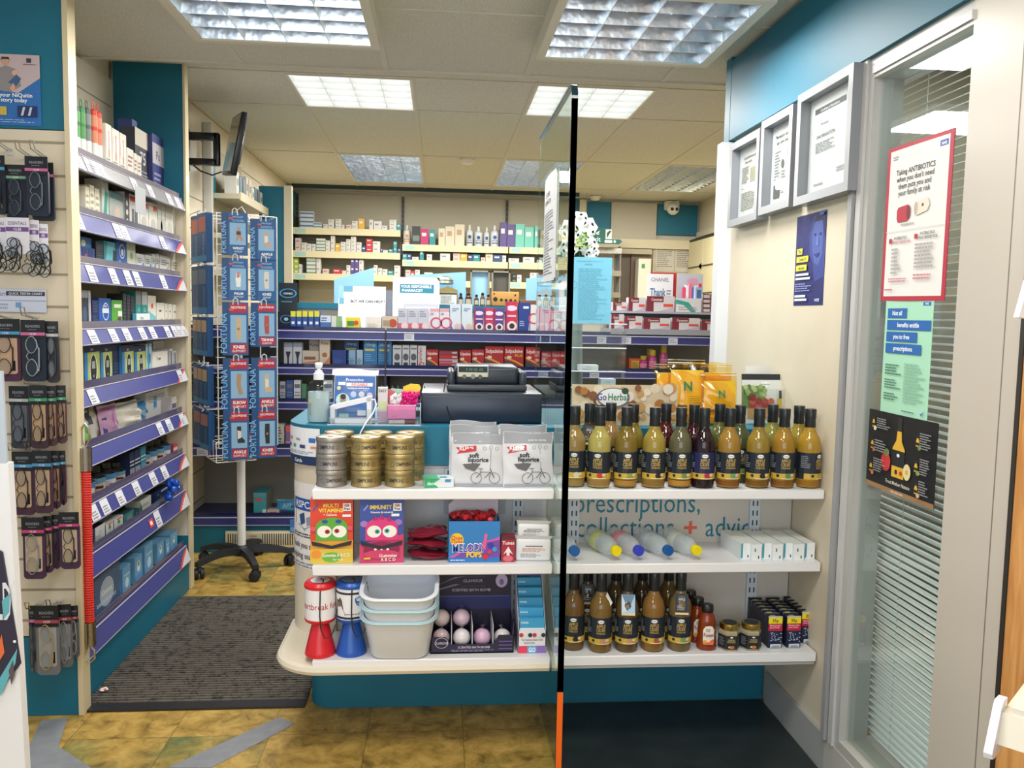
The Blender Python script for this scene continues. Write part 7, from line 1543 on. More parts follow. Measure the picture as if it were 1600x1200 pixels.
# lockers on the right wall
t = thing('cupboard', 'cream wall cupboard with a grid of doors and dark strap hinges at the far right', 'cupboard', (2.40, 6.2, 0))
ys = [4.5, 5.1, 5.7, 6.3, 6.9, 7.5, 7.95]
zt = onX(1112, 369, 2.40).z
ob('body', MB().box(.01, .095, 4.5 - 6.2, 7.95 - 6.2, .1, zt, 'cfc39c'), t)
ob('top_edge', MB().box(-.004, .095, 4.5 - 6.2, 7.95 - 6.2, zt, zt + .02, '2a2820'), t)
for i in range(6):
    for j in range(5):
        z1 = zt - .005 - j * .25; z0 = z1 - .245
        d = ob('door', MB().box(-.006, .01, ys[i] - 6.2 + .01, ys[i + 1] - 6.2 - .01, z0, z1, 'd9cfa6'), t)
        ob('hinge', MB().box(-.012, -.006, ys[i] - 6.2 + .01, ys[i + 1] - 6.2 - .01, z0 - .004, z0 + .006, '33302a').add([(-.013, ys[i] - 6.2 + .02, z0 - .03), (-.013, ys[i] - 6.2 + .02, z0 + .03), (-.013, ys[i] - 6.2 + .10, z0)], [(0, 1, 2), (2, 1, 0)], '26241f'), d)

# ------------------------------------------------------------------ left wall beyond the aisle: upright, screen, shelf run
t = thing('wall_post', 'tall pale grey metal upright against the left wall behind the screen bracket', 'post', (-1.333, 4.98, 0)); ob('post', MB().rbox(-.025, .025, -.02, .02, 0, 2.40, 'bdbab0s', .004), t)
YT = 4.62
t = thing('tv_screen', 'black flat television on a wall arm turned almost edge on', 'television', (-1.335, YT, 2.17))
ob('wall_plate', MB().rbox(-.02, .0, -.03, .03, -.10, .12, '17181cs', .006), t)
ob('arm', MB().rbox(-.0, .15, -.02, .02, .06, .10, '1a1b1fs', .006).rbox(.13, .16, -.02, .02, -.07, .10, '1a1b1fs', .006), t); ob('arm', MB().rbox(-.0, .15, -.02, .02, -.07, -.035, '1a1b1fs', .006), t)
ob('cable', MB().tube([(.0, 0, -.05), (.06, .0, -.10), (.12, 0, -.12), (.17, 0, -.10)], .004, '101114', 5), t)
# the panel itself: seen nearly edge-on, its screen facing away down the shop
a = Vector((.235, -.03, .135)); 
mb = MB(); M = Matrix.Translation((.235, 0, .03)) @ Matrix.Rotation(math.radians(-71), 4, 'Z') @ Matrix.Rotation(math.radians(8), 4, 'Y') @ Matrix.Rotation(math.radians(-10), 4, 'X')
mb.M = M; mb.rbox(-.24, .24, -.016, .016, -.15, .17, '121317s', .006); mb.rbox(-.12, .12, .012, .034, -.09, .09, '17181c', .01); ob('panel', mb, t)
mb = MB(); mb.M = M; mb.box(-.23, .23, -.0172, -.0162, -.13, .16, '0a0b0fg'); ob('display', mb, t)
# run of cream shelving receding along the left wall
t = thing('wall_shelf_run', 'cream shelves receding along the left wall towards the teal pillar', 'shelving', (-1.33, 5.9, 0))
SR = [(2.03, 1.98), (1.80, 1.75), (1.58, 1.53)]
for z1, z0 in SR:
    sh = ob('shelf', MB().box(-.02, .15, -.82, -.03, z0 + .01, z1 - .01, 'c9c0a5'), t); ob('shelf_edge', MB().box(.15, .158, -.82, -.03, z0, z1, 'd9cfae'), sh)
ob('back_panel', MB().box(-.022, -.02, -.86, -.03, 1.3, 2.3, 'b9b09a'), t)
for k in range(9):
    for r_, (z1, z0) in enumerate(SR[:2]):
        rr = random.Random(k * 5 + r_); h = rr.uniform(.07, .14); y = 5.12 + k * .082
        c = ('ddd9cc', 'c9c6bc', '3f7a8c', 'd8d0b4', '6a6f78')[(k * 2 + r_) % 5]
        tag(ob('carton', carton_mesh(.06, .07, h, c, [('r', .2, .8, .4, .7, '7a7a80')]), None, (-1.235, y, z1 - .0095 + .001), math.radians(90)), '%s carton, %s from the near end of the %s receding wall shelf' % ({'ddd9cc': 'white', 'c9c6bc': 'pale grey', '3f7a8c': 'teal', 'd8d0b4': 'cream', '6a6f78': 'dark grey'}[c], ORD[k], ('top', 'second')[r_]), 'carton', 'cartons on the receding wall shelves')
tag(ob('poster', MB().box(0, .003, -.05, .05, 0, .36, '2f7f92'), None, (-1.33, 5.07, 1.98)), 'narrow teal poster behind the television arm', 'poster')
t = thing('medicine_carton', 'red and white carton at the left end of the dispensary shelves', 'carton', (0, 0, 0)); bpy.data.objects.remove(t)

# ------------------------------------------------------------------ support bandage spinner
SPN = math.radians(28); CXs, CYs = -1.010, 4.33
t = thing('spinner_stand', 'white wire spinner stand on a black five star castor base', 'display stand', (CXs, CYs, 0), SPN)
ob('pole', MB().cyl(0, 0, .11, .64, .021, 'e3e3e1s', n=20), t); ob('pole', MB().cyl(0, 0, .64, 1.80, .011, 'd8d8d6s', n=12), t)
ob('hub', MB().lathe([(.045, .075), (.045, .105), (.035, .12), (.026, .125)], '1b1c20', n=20), t)
for k in range(5):
    a = math.radians(-62 + 72 * k - 28); c, s = math.cos(a), math.sin(a)
    pts = []
    mb = MB(); m = 8
    rings = []
    for i in range(m + 1):
        u = i / m; r = .02 + .235 * u; zc = .095 + .012 * math.sin(u * PI) - .022 * u * u; hw = .026 * (1 - .35 * u); hh = .017 * (1 - .3 * u)
        rings.append([(r * c - w_ * s, r * s + w_ * c, zc + h_) for w_, h_ in ((-hw, -hh), (hw, -hh), (hw * .8, hh), (-hw * .8, hh))])
    vs = [p for rg in rings for p in rg]
    mb.add(vs, [(i * 4 + j, i * 4 + (j + 1) % 4, (i + 1) * 4 + (j + 1) % 4, (i + 1) * 4 + j) for i in range(m) for j in range(4)] + [(0, 3, 2, 1), tuple(m * 4 + j for j in range(4))], '202226', True)
    leg = ob('leg', mb, t)
    R_ = .24; mb = MB()
    for d_ in (-.014, .014):
        M = Matrix.Translation((R_ * c, R_ * s, .0275)) @ Matrix.Rotation(a + 1.1, 4, 'Z') @ Matrix.Translation((0, d_, 0)) @ Matrix.Rotation(PI / 2, 4, 'X')
        mb.M = M; mb.lathe([(.02, -.010), (.027, -.007), (.027, .007), (.02, .010)], '16171a', n=18)
    mb.M = None; mb.tube([(R_ * c, R_ * s, .03), (R_ * c, R_ * s, .085)], .008, '1b1c20', 8); mb.ball((R_ * c, R_ * s, .045), .018, '1b1c20', n=10, m=6)
    ob('castor', mb, leg)
mb = MB(); hw = .145; zt, zb = 1.80, .66
for sx_ in (-hw, hw):
    for sy_ in (-hw, hw): mb.tube([(sx_, sy_, zb), (sx_, sy_, zt)], .0032, 'e6e4de', 6)
for z in (zt, 1.55, 1.30, 1.05, .82, zb):
    mb.tube([(-hw, -hw, z), (hw, -hw, z), (hw, hw, z), (-hw, hw, z)], .0024, 'e2e0da', 5, True)
for k in range(24):
    z = zb + (zt - zb) * k / 23
    for sx_ in (-hw, hw):
        e = .035; mb.tube([(sx_, -hw, z), (sx_ - math.copysign(e, sx_), -hw, z)], .0018, 'e2e0da', 4); mb.tube([(sx_, -hw, z), (sx_, -hw + e, z)], .0018, 'e2e0da', 4)
for x_ in (-.06, .06): mb.tube([(x_, -hw, zb), (x_, -hw, zt)], .002, 'd8d6d0', 4)
mb.tube([(-.05, 0, zt), (0, -.05, zt + .05), (.05, 0, zt)], .003, 'e2e0da', 5); mb.tube([(-hw, 0, zt), (hw, 0, zt)], .003, 'e2e0da', 5); mb.tube([(0, -hw, zt), (0, hw, zt)], .003, 'e2e0da', 5); mb.tube([(-hw, 0, zb), (hw, 0, zb)], .003, 'e2e0da', 5); mb.tube([(0, -hw, zb), (0, hw, zb)], .003, 'e2e0da', 5)
ob('wire_frame', mb, t)
mb = MB(); bz = .60
mb.tube([(-.17, -.20, bz), (.02, -.20, bz), (.02, -.0, bz), (-.17, 0, bz)], .0024, 'e2e0da', 5, True); mb.tube([(-.17, -.20, .70), (.02, -.20, .70), (.02, 0, .70), (-.17, 0, .70)], .0024, 'e2e0da', 5, True)
for x_ in (-.17, -.12, -.07, -.02, .02): mb.tube([(x_, -.20, .70), (x_, -.20, bz), (x_, 0, bz)], .0018, 'e2e0da', 4)
for y_ in (-.2, -.14, -.07, 0): mb.tube([(-.17, y_, .70), (-.17, y_, bz), (.02, y_, bz), (.02, y_, .70)], .0018, 'e2e0da', 4)
ob('wire_basket', mb, t)
R24 = Matrix.Translation((CXs, CYs, 0)) @ Matrix.Rotation(SPN, 4, 'Z')
def body_part(kind, c):
    if kind == 'WRIST': return [('p', [(.35, .2), (.5, .45), (.45, .8), (.62, .8), (.7, .45), (.85, .22), (.7, .15), (.6, .35), (.45, .15)], c), ('r', .42, .7, .45, .62, '4a3a34')]
    if kind == 'ANKLE': return [('p', [(.35, .85), (.62, .85), (.62, .45), (.85, .3), (.85, .2), (.4, .2), (.36, .4)], c), ('p', [(.38, .7), (.62, .66), (.62, .4), (.4, .35)], 'e4dccf')]
    if kind == 'PALM': return [('p', [(.4, .15), (.65, .15), (.68, .5), (.62, .8), (.42, .8), (.34, .5)], 'ececea'), ('p', [(.42, .55), (.6, .6), (.6, .85), (.45, .8)], 'c07a68')]
    if kind == 'ELBOW': return [('p', [(.38, .9), (.68, .9), (.62, .5), (.75, .15), (.5, .12), (.35, .5)], c)]
    return [('p', [(.36, .9), (.66, .9), (.66, .1), (.4, .1), (.34, .5)], c), ('e', .5, .5, .05, '9a7a58')]
def pack_art(kind, red, pic, sub):
    P = [('r', 0, 1, 0, 1, '1c5a96'), ('r', 0, .26, 0, 1, '17497e'), ('t', 'FORTUNA', .16, .12 if 0 else .42, .17, '7ab0dc', .75, 1)]
    P += [('r', .30, .92, .24, .76, '8ab4d4')] + [('p', [(.30 + .62 * u, .24 + .52 * v_) for u, v_ in it[1]], it[2]) if it[0] == 'p' else (('r', .3 + .62 * it[1], .3 + .62 * it[2], .24 + .52 * it[3], .24 + .52 * it[4], it[5]) if it[0] == 'r' else ('e', .3 + .62 * it[1], .24 + .52 * it[2], it[3] * .5, it[4])) for it in body_part(kind, pic)]
    if red: P += [('r', .28, .94, .80, .98, 'b02440'), ('t', 'NEOPRENE', .61, .88, .045, 'f0e4e6', .58, 0, .02), ('r', .32, .94, .04, .22, 'b02440'), ('t', kind, .63, .13, .06, 'f4f0f0', .5, 0, .03), ('t', sub, .63, .06, .045, 'f0e4e6', .52, 0, .01)]
    else: P += [('t', 'SPECIALIST', .62, .88, .035, 'b9cfe2', .55), ('l', .4, .9, .78, .84, '9ab8d4', 2), ('t', kind, .63, .13, .06, 'eef2f6', .5, 0, .03), ('t', sub, .63, .06, .045, 'c9d8e6', .4, 0, .01)]
    return P + [('e', .34, .86, .022, 'e0502c', 2.4)]
rows = [(1.80, .20, [('WRIST', 0, 'b98a74', 'WRAP'), ('ANKLE', 0, 'c9a288', 'WRAP')]), (1.585, .20, [('PALM', 0, '', 'SUPPORT'), ('KNEE', 0, 'd8d4cc', 'WRAP')]), (1.375, .255, [('KNEE', 1, 'c9ad88', 'SUPPORT'), ('TENNIS', 1, 'b04a44', 'ELBOW')]), (1.105, .255, [('ELBOW', 1, 'b08a66', 'SUPPORT'), ('ANKLE', 1, 'd0b08c', 'SUPPORT')]), (.85, .24, [('ANKLE', 1, '2a2c30', 'SUPPORT'), ('KNEE', 1, '26282c', 'SUPPORT')])]
rn = ('top', 'second', 'third', 'fourth', 'bottom')
def support_pack(loc, rz, w, h, d, art, label, spine=False, group=None):
    t_ = thing('support_pack', label, 'packet', loc, rz, group)
    if spine:
        mb = MB(); mb.box(-w / 2, w / 2, -d / 2, d / 2, -h, 0, '1b568e')
        mb.art(Flat((-w / 2, -d / 2, -h), (0, 0, 0) if 0 else (w, 0, 0), (0, 0, h)), art)
        mb.art(Flat((w / 2, -d / 2, -h), (0, d, 0), (0, 0, h)), [('r', 0, 1, 0, .12, '3a8ac8'), ('r', .15, .85, .7, .9, spine), ('t', 'FORTUNA', .62, .4, .5, '8ab8dc', .38, 1)])
        ob('box', mb, t_)
    else:
        mb = MB(); mb.box(-w / 2, w / 2, -d / 2, d / 2, -h, 0, '1b568e'); mb.art(Flat((-w / 2, -d / 2, -h), (w, 0, 0), (0, 0, h)), art); mb.art(Flat((w / 2, -d / 2, -h), (0, d, 0), (0, 0, h)), [('t', 'FORTUNA', .62, .4, .4, '4a8ac0', .5, 1)])
        ob('box', mb, t_)
    ob('hang_tab', MB().tube([(-.012, -d / 2 - .004, -.012), (-.010, -d / 2 - .006, .012), (0, -d / 2 - .006, .020), (.010, -d / 2 - .006, .012), (.012, -d / 2 - .004, -.012)], .0028, 'dcdcda', 5), t_)
    return t_
for r_, (zt_, h, cols_) in enumerate(rows):
    for c_, (kd, red, pic, sub) in enumerate(cols_):
        lp = R24 @ Vector((-.074 + c_ * .136, -hw - .052, zt_ - (.02 if c_ and r_ < 1 else 0)))
        hh = h * (.84 if (r_ == 2 and c_ == 1) else 1)
        support_pack(lp, math.radians(17), .118, hh, .035, pack_art(kd, red, pic, sub), '%s blue %s %s pack, %s row of the spinner front' % ('red labelled' if red else 'plain', kd.lower(), sub.lower(), rn[r_]), group='support packs on the spinner')
# packs hung on the left-hand side of the rack, seen almost edge-on
for r_, (zt_, h, n_, sp) in enumerate([(1.80, .235, 2, 'b5655c'), (1.55, .235, 2, '6a7f9c'), (1.30, .19, 3, 'd8bc98'), (1.06, .19, 3, 'd8bc98'), (.84, .19, 2, 'c08a84')]):
    for k in range(n_):
        w = .118 if n_ == 2 else .082
        lp = R24 @ Vector((-hw - .036, hw - (.066 + k * .15 if n_ == 2 else .05 + k * .092), zt_))
        ART_S = [('r', 0, 1, 0, 1, '1b5690'), ('r', .0, 1, .02, .14, '3f8ec8'), ('r', .1, .9, .62, .92, sp), ('t', 'FORTUNA', .72, .36, .4, '8ab8dc', .42, 1)]
        t_ = thing('support_pack', 'blue pack in the %s side row of the spinner, %s from left' % (rn[r_], ORD[k]), 'packet', lp, SPN - PI / 2 + .12, 'support packs on the spinner side')
        ob('box', carton_mesh(w, .03, h, '174a7c', ART_S), t_, (0, 0, -h))
        ob('hang_tab', MB().tube([(-.01, 0, -.002), (-.008, 0, .014), (0, .0, .020), (.008, 0, .014), (.01, 0, -.002)], .0024, 'dcdcda', 5), t_)
    lp = R24 @ Vector((-hw - .02, 0, zt_ + .012))
    tag(ob('display_hook', MB().tube([(-.11, -.05, -.01), (-.11, -.04, 0), (.11, -.04, 0), (.11, -.05, -.01)], .0025, 'd9d9d6', 5).tube([(0, -.04, 0), (0, .012, .0)], .0025, 'd9d9d6', 5), None, lp, SPN - PI / 2), 'white wire rail above the %s side row of packs on the spinner' % rn[r_], 'hook')
for k in range(3):
    yy = CYs + .12; x = solX((392, 405, 418)[k], yy, .6)
    t_ = thing('support_pack', 'small blue pack hanging low behind the spinner, %s from the left' % ORD[k], 'packet', (x, yy, .735 - .01 * (2 - k)), 0, 'low support packs behind the spinner')
    mb = MB(); mb.box(-.019, .019, 0, .02, -.125, 0, '1b568e'); mb.art(Flat((-.019, 0, -.125), (.038, 0, 0), (0, 0, .125)), [('r', 0, 1, 0, .3, '3f96d0'), ('r', .1, .9, .42, .85, 'b07a80')]); ob('box', mb, t_)
    ob('hang_tab', MB().tube([(0, .01, 0), (0, .012, .03), (0, -.09, .035)], .002, 'd8d8d6', 4), t_)

# ------------------------------------------------------------------ reading glasses on the slatwall
YW = 2.742
HK = 0
def hook(px, py, label, l=.07):
    p = onY(px, py, YW)
    mb = MB(); mb.tube([(-.006, 0, 0), (-.006, -l * .9, .012), (-.006, -l, .035), (.006, -l, .035), (.006, -l * .9, .012), (.006, 0, 0)], .0018, 'b9b9b6m', 6); mb.box(-.010, .010, -.003, .0005, -.012, .008, 'c9c5bcs')
    o = ob('display_hook', mb, None, p); return tag(o, label, 'hook')
def glasses(mb, cx, y, z0, z1, col, wide=.019):
    """folded reading glasses hung upright: two lens rims one above the other, bridge and folded arms"""
    zc = (z0 + z1) / 2; h = (z1 - z0) / 2
    for s_ in (-1, 1):
        c = zc + s_ * h * .54; rz_ = h * .40
        mb.tube([(cx + wide * .8 * math.cos(a) * (1 + .1 * math.cos(2 * a)), y - .004, c + rz_ * math.sin(a)) for a in [i * PI / 8 for i in range(16)]], .0014, col, 5, True)
        mb.add([(cx + wide * .74 * math.cos(a), y - .0035, c + rz_ * .92 * math.sin(a)) for a in [i * PI / 6 for i in range(12)]], [tuple(range(12))], 'lens_glass')
    mb.tube([(cx - wide * .5, y - .004, zc - h * .16), (cx - wide * .75, y - .007, zc), (cx - wide * .5, y - .004, zc + h * .16)], .0013, col, 5)
    mb.tube([(cx + wide * .7, y - .003, zc + h * .8), (cx + wide * 1.05, y, zc + h * .3), (cx + wide * 1.0, y, zc - h * .7)], .0016, col, 5)
    mb.tube([(cx + wide * .7, y - .003, zc - h * .8), (cx + wide * 1.1, y - .001, zc - h * .5), (cx + wide * 1.12, y - .001, zc + h * .4)], .0016, col, 5)
clear_mat('lens_glass', (.85, .88, .9, 1), rough=.05, ior=1.45)
def gpack(px0, px1, y0, y1, Y, strip, pouchc, rim, label, rz=0, slip=None, lean=0, cardc='14171c'):
    xa = solX(px0, Y, 1.2); xb = solX(px1, Y, 1.2); w = abs(xb - xa); pm = (px0 + px1) / 2
    zt = onY(pm, y0, Y).z; zb = onY(pm, y1, Y).z; h = zt - zb
    t_ = thing('reading_glasses_pack', label, 'reading glasses', ((xa + xb) / 2, Y, zt), math.radians(rz), 'packs of reading glasses on the slatwall')
    mb = MB(); mb.plate([(a, b - h * .60) for a, b in rrect(w * .96, h * .78, .012, 4)], .0, .010, pouchc, True)
    if slip: mb.plate([(a, b - h * .56) for a, b in rrect(w * .74, h * .62, .008, 4)], -.0012, .0, slip, False)
    mb.box(w * .20, w * .30, -.002, -.001, -h * .82, -h * .66, '101216'); ob('pouch', mb, t_)
    mb = MB(); mb.box(-w / 2, w / 2, -.004, -.0022, -h * .30, 0, cardc); mb.art(Flat((-w / 2, -.004, -h * .30), (w, 0, 0), (0, 0, h * .30)), [('t', 'READERS', .5, .60, .13, '9a9ea6', .6), ('l', .3, .7, .45, .52, '7a7e86', 1), ('r', 0, 1, .18, .34, strip), ('t', '+2.50', .5, .20, .10, 'f0f0f0', .3)]); ob('header_card', mb, t_)
    mb = MB(); glasses(mb, -w * .04, -.006, -h * .92, -h * .24, rim, w * .26); ob('glasses', mb, t_)
    mb = MB(); mb.grid(lambda u, v: Vector(((u - .5) * w * 1.03, -.009 - .004 * math.sin(PI * u) - .0012 * math.sin(17 * v + 7 * u), -h * v)), 6, 10, 'film'); ob('clear_sleeve', mb, t_)
    return t_
R1, BL_, PKs, GRs, GY = 'c8407a', '4a9ac8', 'd06aa0', '3a9a6c', 'b9bcc0'
L = [  # x0 x1 ytop ybot Y strip pouch rim label rz slip
    (-12, 17, 243, 336, 2.66, BL_, '16202e', '22262e', 'navy reading glasses pack with blue strip cut by the left edge, top row', 0, None),
    (17, 49, 258, 346, 2.67, '7aa890', '16202e', '4a5058', 'navy reading glasses pack with green strip between two others, top row', 0, None),
    (56, 91, 254, 346, 2.69, PKs, '182234', '22262e', 'navy reading glasses pack hanging behind at the right, top row', 4, None),
    (48, 83, 245, 338, 2.64, PKs, '182234', '6a7078', 'navy reading glasses pack with pink strip, front right of the top row', 0, None),
    (-12, 33, 498, 597, 2.65, BL_, '4a2440', '2a1c24', 'maroon reading glasses pack with blue strip at the left, middle row', 0, 'c9a88a'),
    (34, 72, 500, 597, 2.65, PKs, '1a2636', '9aa0a8', 'navy reading glasses pack with pink strip, middle row', 0, None),
    (72, 92, 502, 599, 2.67, GY, '23242c', '3a3c44', 'glasses pack in loose clear wrap at the right of the middle row', 8, None),
    (12, 44, 603, 702, 2.67, GY, '3a3e48', '22262c', 'glasses pack in creased clear wrap at the left of the row under the middle', -5, '6a6e78'),
    (44, 72, 602, 702, 2.64, GRs, '3a2430', '2a2028', 'reading glasses pack with green strip and tan slip, third row left', 2, 'c2a27c'),
    (70, 86, 603, 698, 2.66, GRs, '4a3038', '2a2028', 'narrow turned glasses pack with green strip, third row middle', 10, 'b08a68'),
    (86, 101, 602, 694, 2.68, GRs, '4a3038', '2a2028', 'turned glasses pack with green strip, third row right end', 12, 'b08a68'),
    (14, 47, 705, 806, 2.65, BL_, '47283f', '2a2028', 'plum reading glasses pack with blue strip, fourth row left', 0, 'c7ab8c'),
    (46, 76, 704, 803, 2.64, BL_, '47283f', '33262e', 'plum reading glasses pack with blue strip, fourth row middle', 0, 'c7ab8c'),
    (76, 88, 704, 796, 2.67, BL_, '47283f', '2a2028', 'narrow plum glasses pack, fourth row second from right', 10, 'b08a68'),
    (88, 98, 704, 790, 2.69, BL_, '47283f', '2a2028', 'narrow plum glasses pack, fourth row right end', 12, None),
    (26, 62, 808, 906, 2.65, R1, '45284a', '8a8f96', 'purple reading glasses pack with crimson strip, fifth row left front', 0, 'c9b498'),
    (60, 74, 806, 896, 2.67, R1, '45284a', '2a2028', 'narrow purple glasses pack, fifth row middle', 8, 'b39a80'),
    (74, 86, 804, 890, 2.685, R1, '45284a', '2a2028', 'narrow purple glasses pack, fifth row second from right', 8, None),
    (86, 117, 800, 890, 2.66, R1, '45284a', '3a3038', 'purple reading glasses pack with crimson strip, fifth row right', 3, 'c9b498'),
    (33, 44, 946, 1052, 2.68, PKs, '6a6c70', '4a4c50', 'grey glasses pack at the far left of the bottom row', -6, None),
    (43, 81, 946, 1056, 2.64, 'b04a5c', '77797d', 'b09a6a', 'pale grey reading glasses pack with red strip, front of the bottom row', 0, 'a9abaf'),
    (80, 101, 944, 1044, 2.66, 'b04a5c', '6a6c70', '8a8c90', 'grey reading glasses pack with red strip, bottom row second from right', 5, '8f9195'),
    (100, 112, 946, 1030, 2.68, 'b04a5c', '5f6165', '8a8c90', 'narrow grey glasses pack, right end of the bottom row', 9, None)]
for a in L: gpack(*a[:9], rz=a[9], slip=a[10])
for px, py, l in ((16, 236, 'wire hook above the left of the top row of glasses'), (48, 246, 'tall looped wire hook over the green strip pack'), (70, 246, 'wire hook over the pink strip pack, top row'), (22, 342, 'wire hook holding the white glasses cards'), (14, 498, 'wire hook at the left of the middle row of glasses'), (56, 498, 'wire hook over the navy middle row pack'), (60, 602, 'wire hook over the third row of glasses'), (36, 703, 'wire hook over the fourth row, left'), (62, 703, 'wire hook over the fourth row, right'), (46, 806, 'wire hook over the fifth row, left'), (98, 800, 'long pale wire hook over the fifth row, right'), (62, 944, 'wire hook over the bottom row of glasses, left'), (94, 940, 'wire hook over the bottom row of glasses, right')):
    hook(px, py, l, .085)
# ready readers: white cards with bunches of black glasses
for k, (a, b, y0, y1, Y, r, nm) in enumerate([(-14, 9, 340, 398, 2.64, -3, 'cut by the left edge'), (9, 45, 340, 397, 2.635, 0, 'front middle, purple band'), (46, 60, 344, 403, 2.66, 6, 'turned, second from the right'), (60, 74, 350, 406, 2.68, 10, 'turned, right end')]):
    xa = solX(a, Y, 1.6); xb = solX(b, Y, 1.6); w = xb - xa; zt = onY((a + b) / 2, y0, Y).z; h = zt - onY((a + b) / 2, y1, Y).z
    t_ = thing('spectacle_card', 'white essentials card with glasses hanging from it, ' + nm, 'reading glasses', ((xa + xb) / 2, Y, zt), math.radians(r), 'white cards of budget reading glasses')
    mb = MB(); mb.box(-w / 2, w / 2, -.002, 0, -h, 0, 'dedce6'); mb.art(Flat((-w / 2, -.002, -h), (w, 0, 0), (0, 0, h)), [('t', 'ESSENTIALS', .5, .8, .09, '6a5a86', .8), ('r', 0, 1, .62, .74, '6f4a8c'), ('t', '+3.00', .5, .64, .08, 'f0eef4', .35)]); ob('card', mb, t_)
    for q_ in range(4):
        mb = MB(); M = Matrix.Translation((random.uniform(-.012, .012), -.006 - .006 * q_, -h * .55 - .03 * (q_ % 2))) @ Matrix.Rotation(random.uniform(-.35, .35), 4, 'Y'); mb.M = M; glasses(mb, 0, 0, -.075, .0, '15171a', .016); ob('glasses', mb, t_)
w0 = onY(0, 487, 2.735); w1 = onY(73, 487, 2.735)
wallart('price_guide_card', 'pale blue and white lens strength guide card hanging on the slatwall', 'card', (w0.x - .03, 2.734, w0.z - .0), (w1.x - w0.x + .03, 0, 0), (0, 0, onY(40, 452, 2.735).z - w0.z), 'c9cfe0', [('t', 'grant', .2, .7, .2, '8a8fb0', .3), ('r', .3, .98, .72, .9, '2a2c36'), ('t', 'QUICK TESTER CHART', .64, .76, .1, 'e4e6ee', .6), ('r', 0, 1, .48, .52, '9aa2bc'), ('r', .46, .56, .2, .42, '6a9ac8'), ('l', .02, .4, .1, .4, '9aa2bc', 2)])
# poster on the teal header: a person holding a baby
p0 = onY(0, 195, 2.742); p1 = onY(62, 87, 2.742)
wallart('nicotine_poster', 'blue and pink poster of a person in grey cuddling a baby on the teal header', 'poster', (p0.x - .05, 2.742, p0.z), (p1.x - p0.x + .05, 0, 0), (0, -.002, p1.z - p0.z), '2b6cb4',
        [('p', [(0, .52), (.62, .46), (1, .68), (1, 1), (0, 1)], 'c2b0b4'), ('p', [(.2, .55), (.3, .8), (.42, .84), (.58, .8), (.68, .56), (.5, .47), (.35, .48)], '8f8a8c'), ('e', .42, .89, .055, 'c99c84', 1), ('p', [(.34, .9), (.36, .96), (.48, .96), (.5, .9), (.48, .93), (.37, .93)], '2c2422'), ('e', .58, .74, .04, 'd8ab98', 1.1), ('p', [(.46, .6), (.6, .72), (.68, .66), (.6, .56)], '3f5f8c'), ('p', [(.48, .52), (.55, .6), (.58, .52), (.54, .46)], 'd0a08c'), ('r', .72, .94, .86, .87, '6a6468'), ('r', .78, .86, .89, .95, '3a3a48'),
         ('t', 'Start your NiQuitin', .48, .40, .055, 'f0f4fa', .86, 0, .02), ('t', 'story today', .55, .33, .055, 'f0f4fa', .6, 0, .02), ('r', .6, .94, .12, .28, '1b2f66'), ('r', .2, .42, .14, .26, 'c9b04a'), ('p', [(.66, .14), (.7, .14), (.74, .26), (.7, .26)], 'c8ccd8'), ('p', [(.78, .14), (.82, .14), (.86, .26), (.82, .26)], 'c8ccd8'), ('l', .1, .9, .03, .09, '8ab0dc', 2)])

# ------------------------------------------------------------------ framed certificates and posters on the right wall
FRM = [(2.235, 2.59, 1.70, 2.043, 'certificate with black discs in a deep grey frame, largest of the three', [('r', .05, .8, .86, .92, '4a4c50'), ('t', 'Certificate of Attendance', .42, .87, .03, 'e8e8ea', .7), ('e', .92, .97, .09, '26282a', .8), ('e', .95, .78, .06, '4a4c50', .6), ('e', 1.0, .4, .13, '3a3c40', .45), ('t', 'Pharmacist', .3, .72, .03, '6a6c70', .4), ('t', 'EAR IRRIGATION', .35, .58, .04, '3a3c40', .6, 0, .01), ('l', .1, .6, .42, .54, '8a8c90', 5), ('l', .1, .35, .05, .1, '9a9ca0', 1), ('l', .65, .95, .14, .2, '9a9ca0', 2)]),
       (2.625, 2.885, 1.705, 2.028, 'newspaper cutting in a grey frame, middle of the three', [('t', 'Pharmacist opens', .4, .86, .05, '2c2e32', .7, 0, .01), ('t', 'ear care clinic', .4, .78, .05, '2c2e32', .7, 0, .01), ('r', .65, .92, .55, .9, '6a6c6e'), ('r', .7, .8, .6, .85, '3a3c3e'), ('e', .45, .5, .06, '5a5c5e', .8), ('l', .05, .35, .3, .7, '8a8c8c', 10), ('l', .4, .62, .1, .42, '8a8c8c', 8), ('l', .66, .95, .1, .5, '8a8c8c', 10), ('r', .05, .35, .06, .24, '5c5e5e')]),
       (2.90, 3.20, 1.695, 2.012, 'faded newspaper page in a grey frame, furthest of the three', [('t', 'Local pharmacy gives', .45, .86, .045, '4a4844', .8, 0, .01), ('t', 'free advice', .35, .79, .045, '4a4844', .6, 0, .01), ('r', .45, .8, .48, .7, 'a8a68a'), ('r', .05, .95, .42, .43, 'b08a80'), ('l', .05, .4, .5, .75, '8a8878', 8), ('l', .05, .95, .08, .36, '9a9888', 9)])]
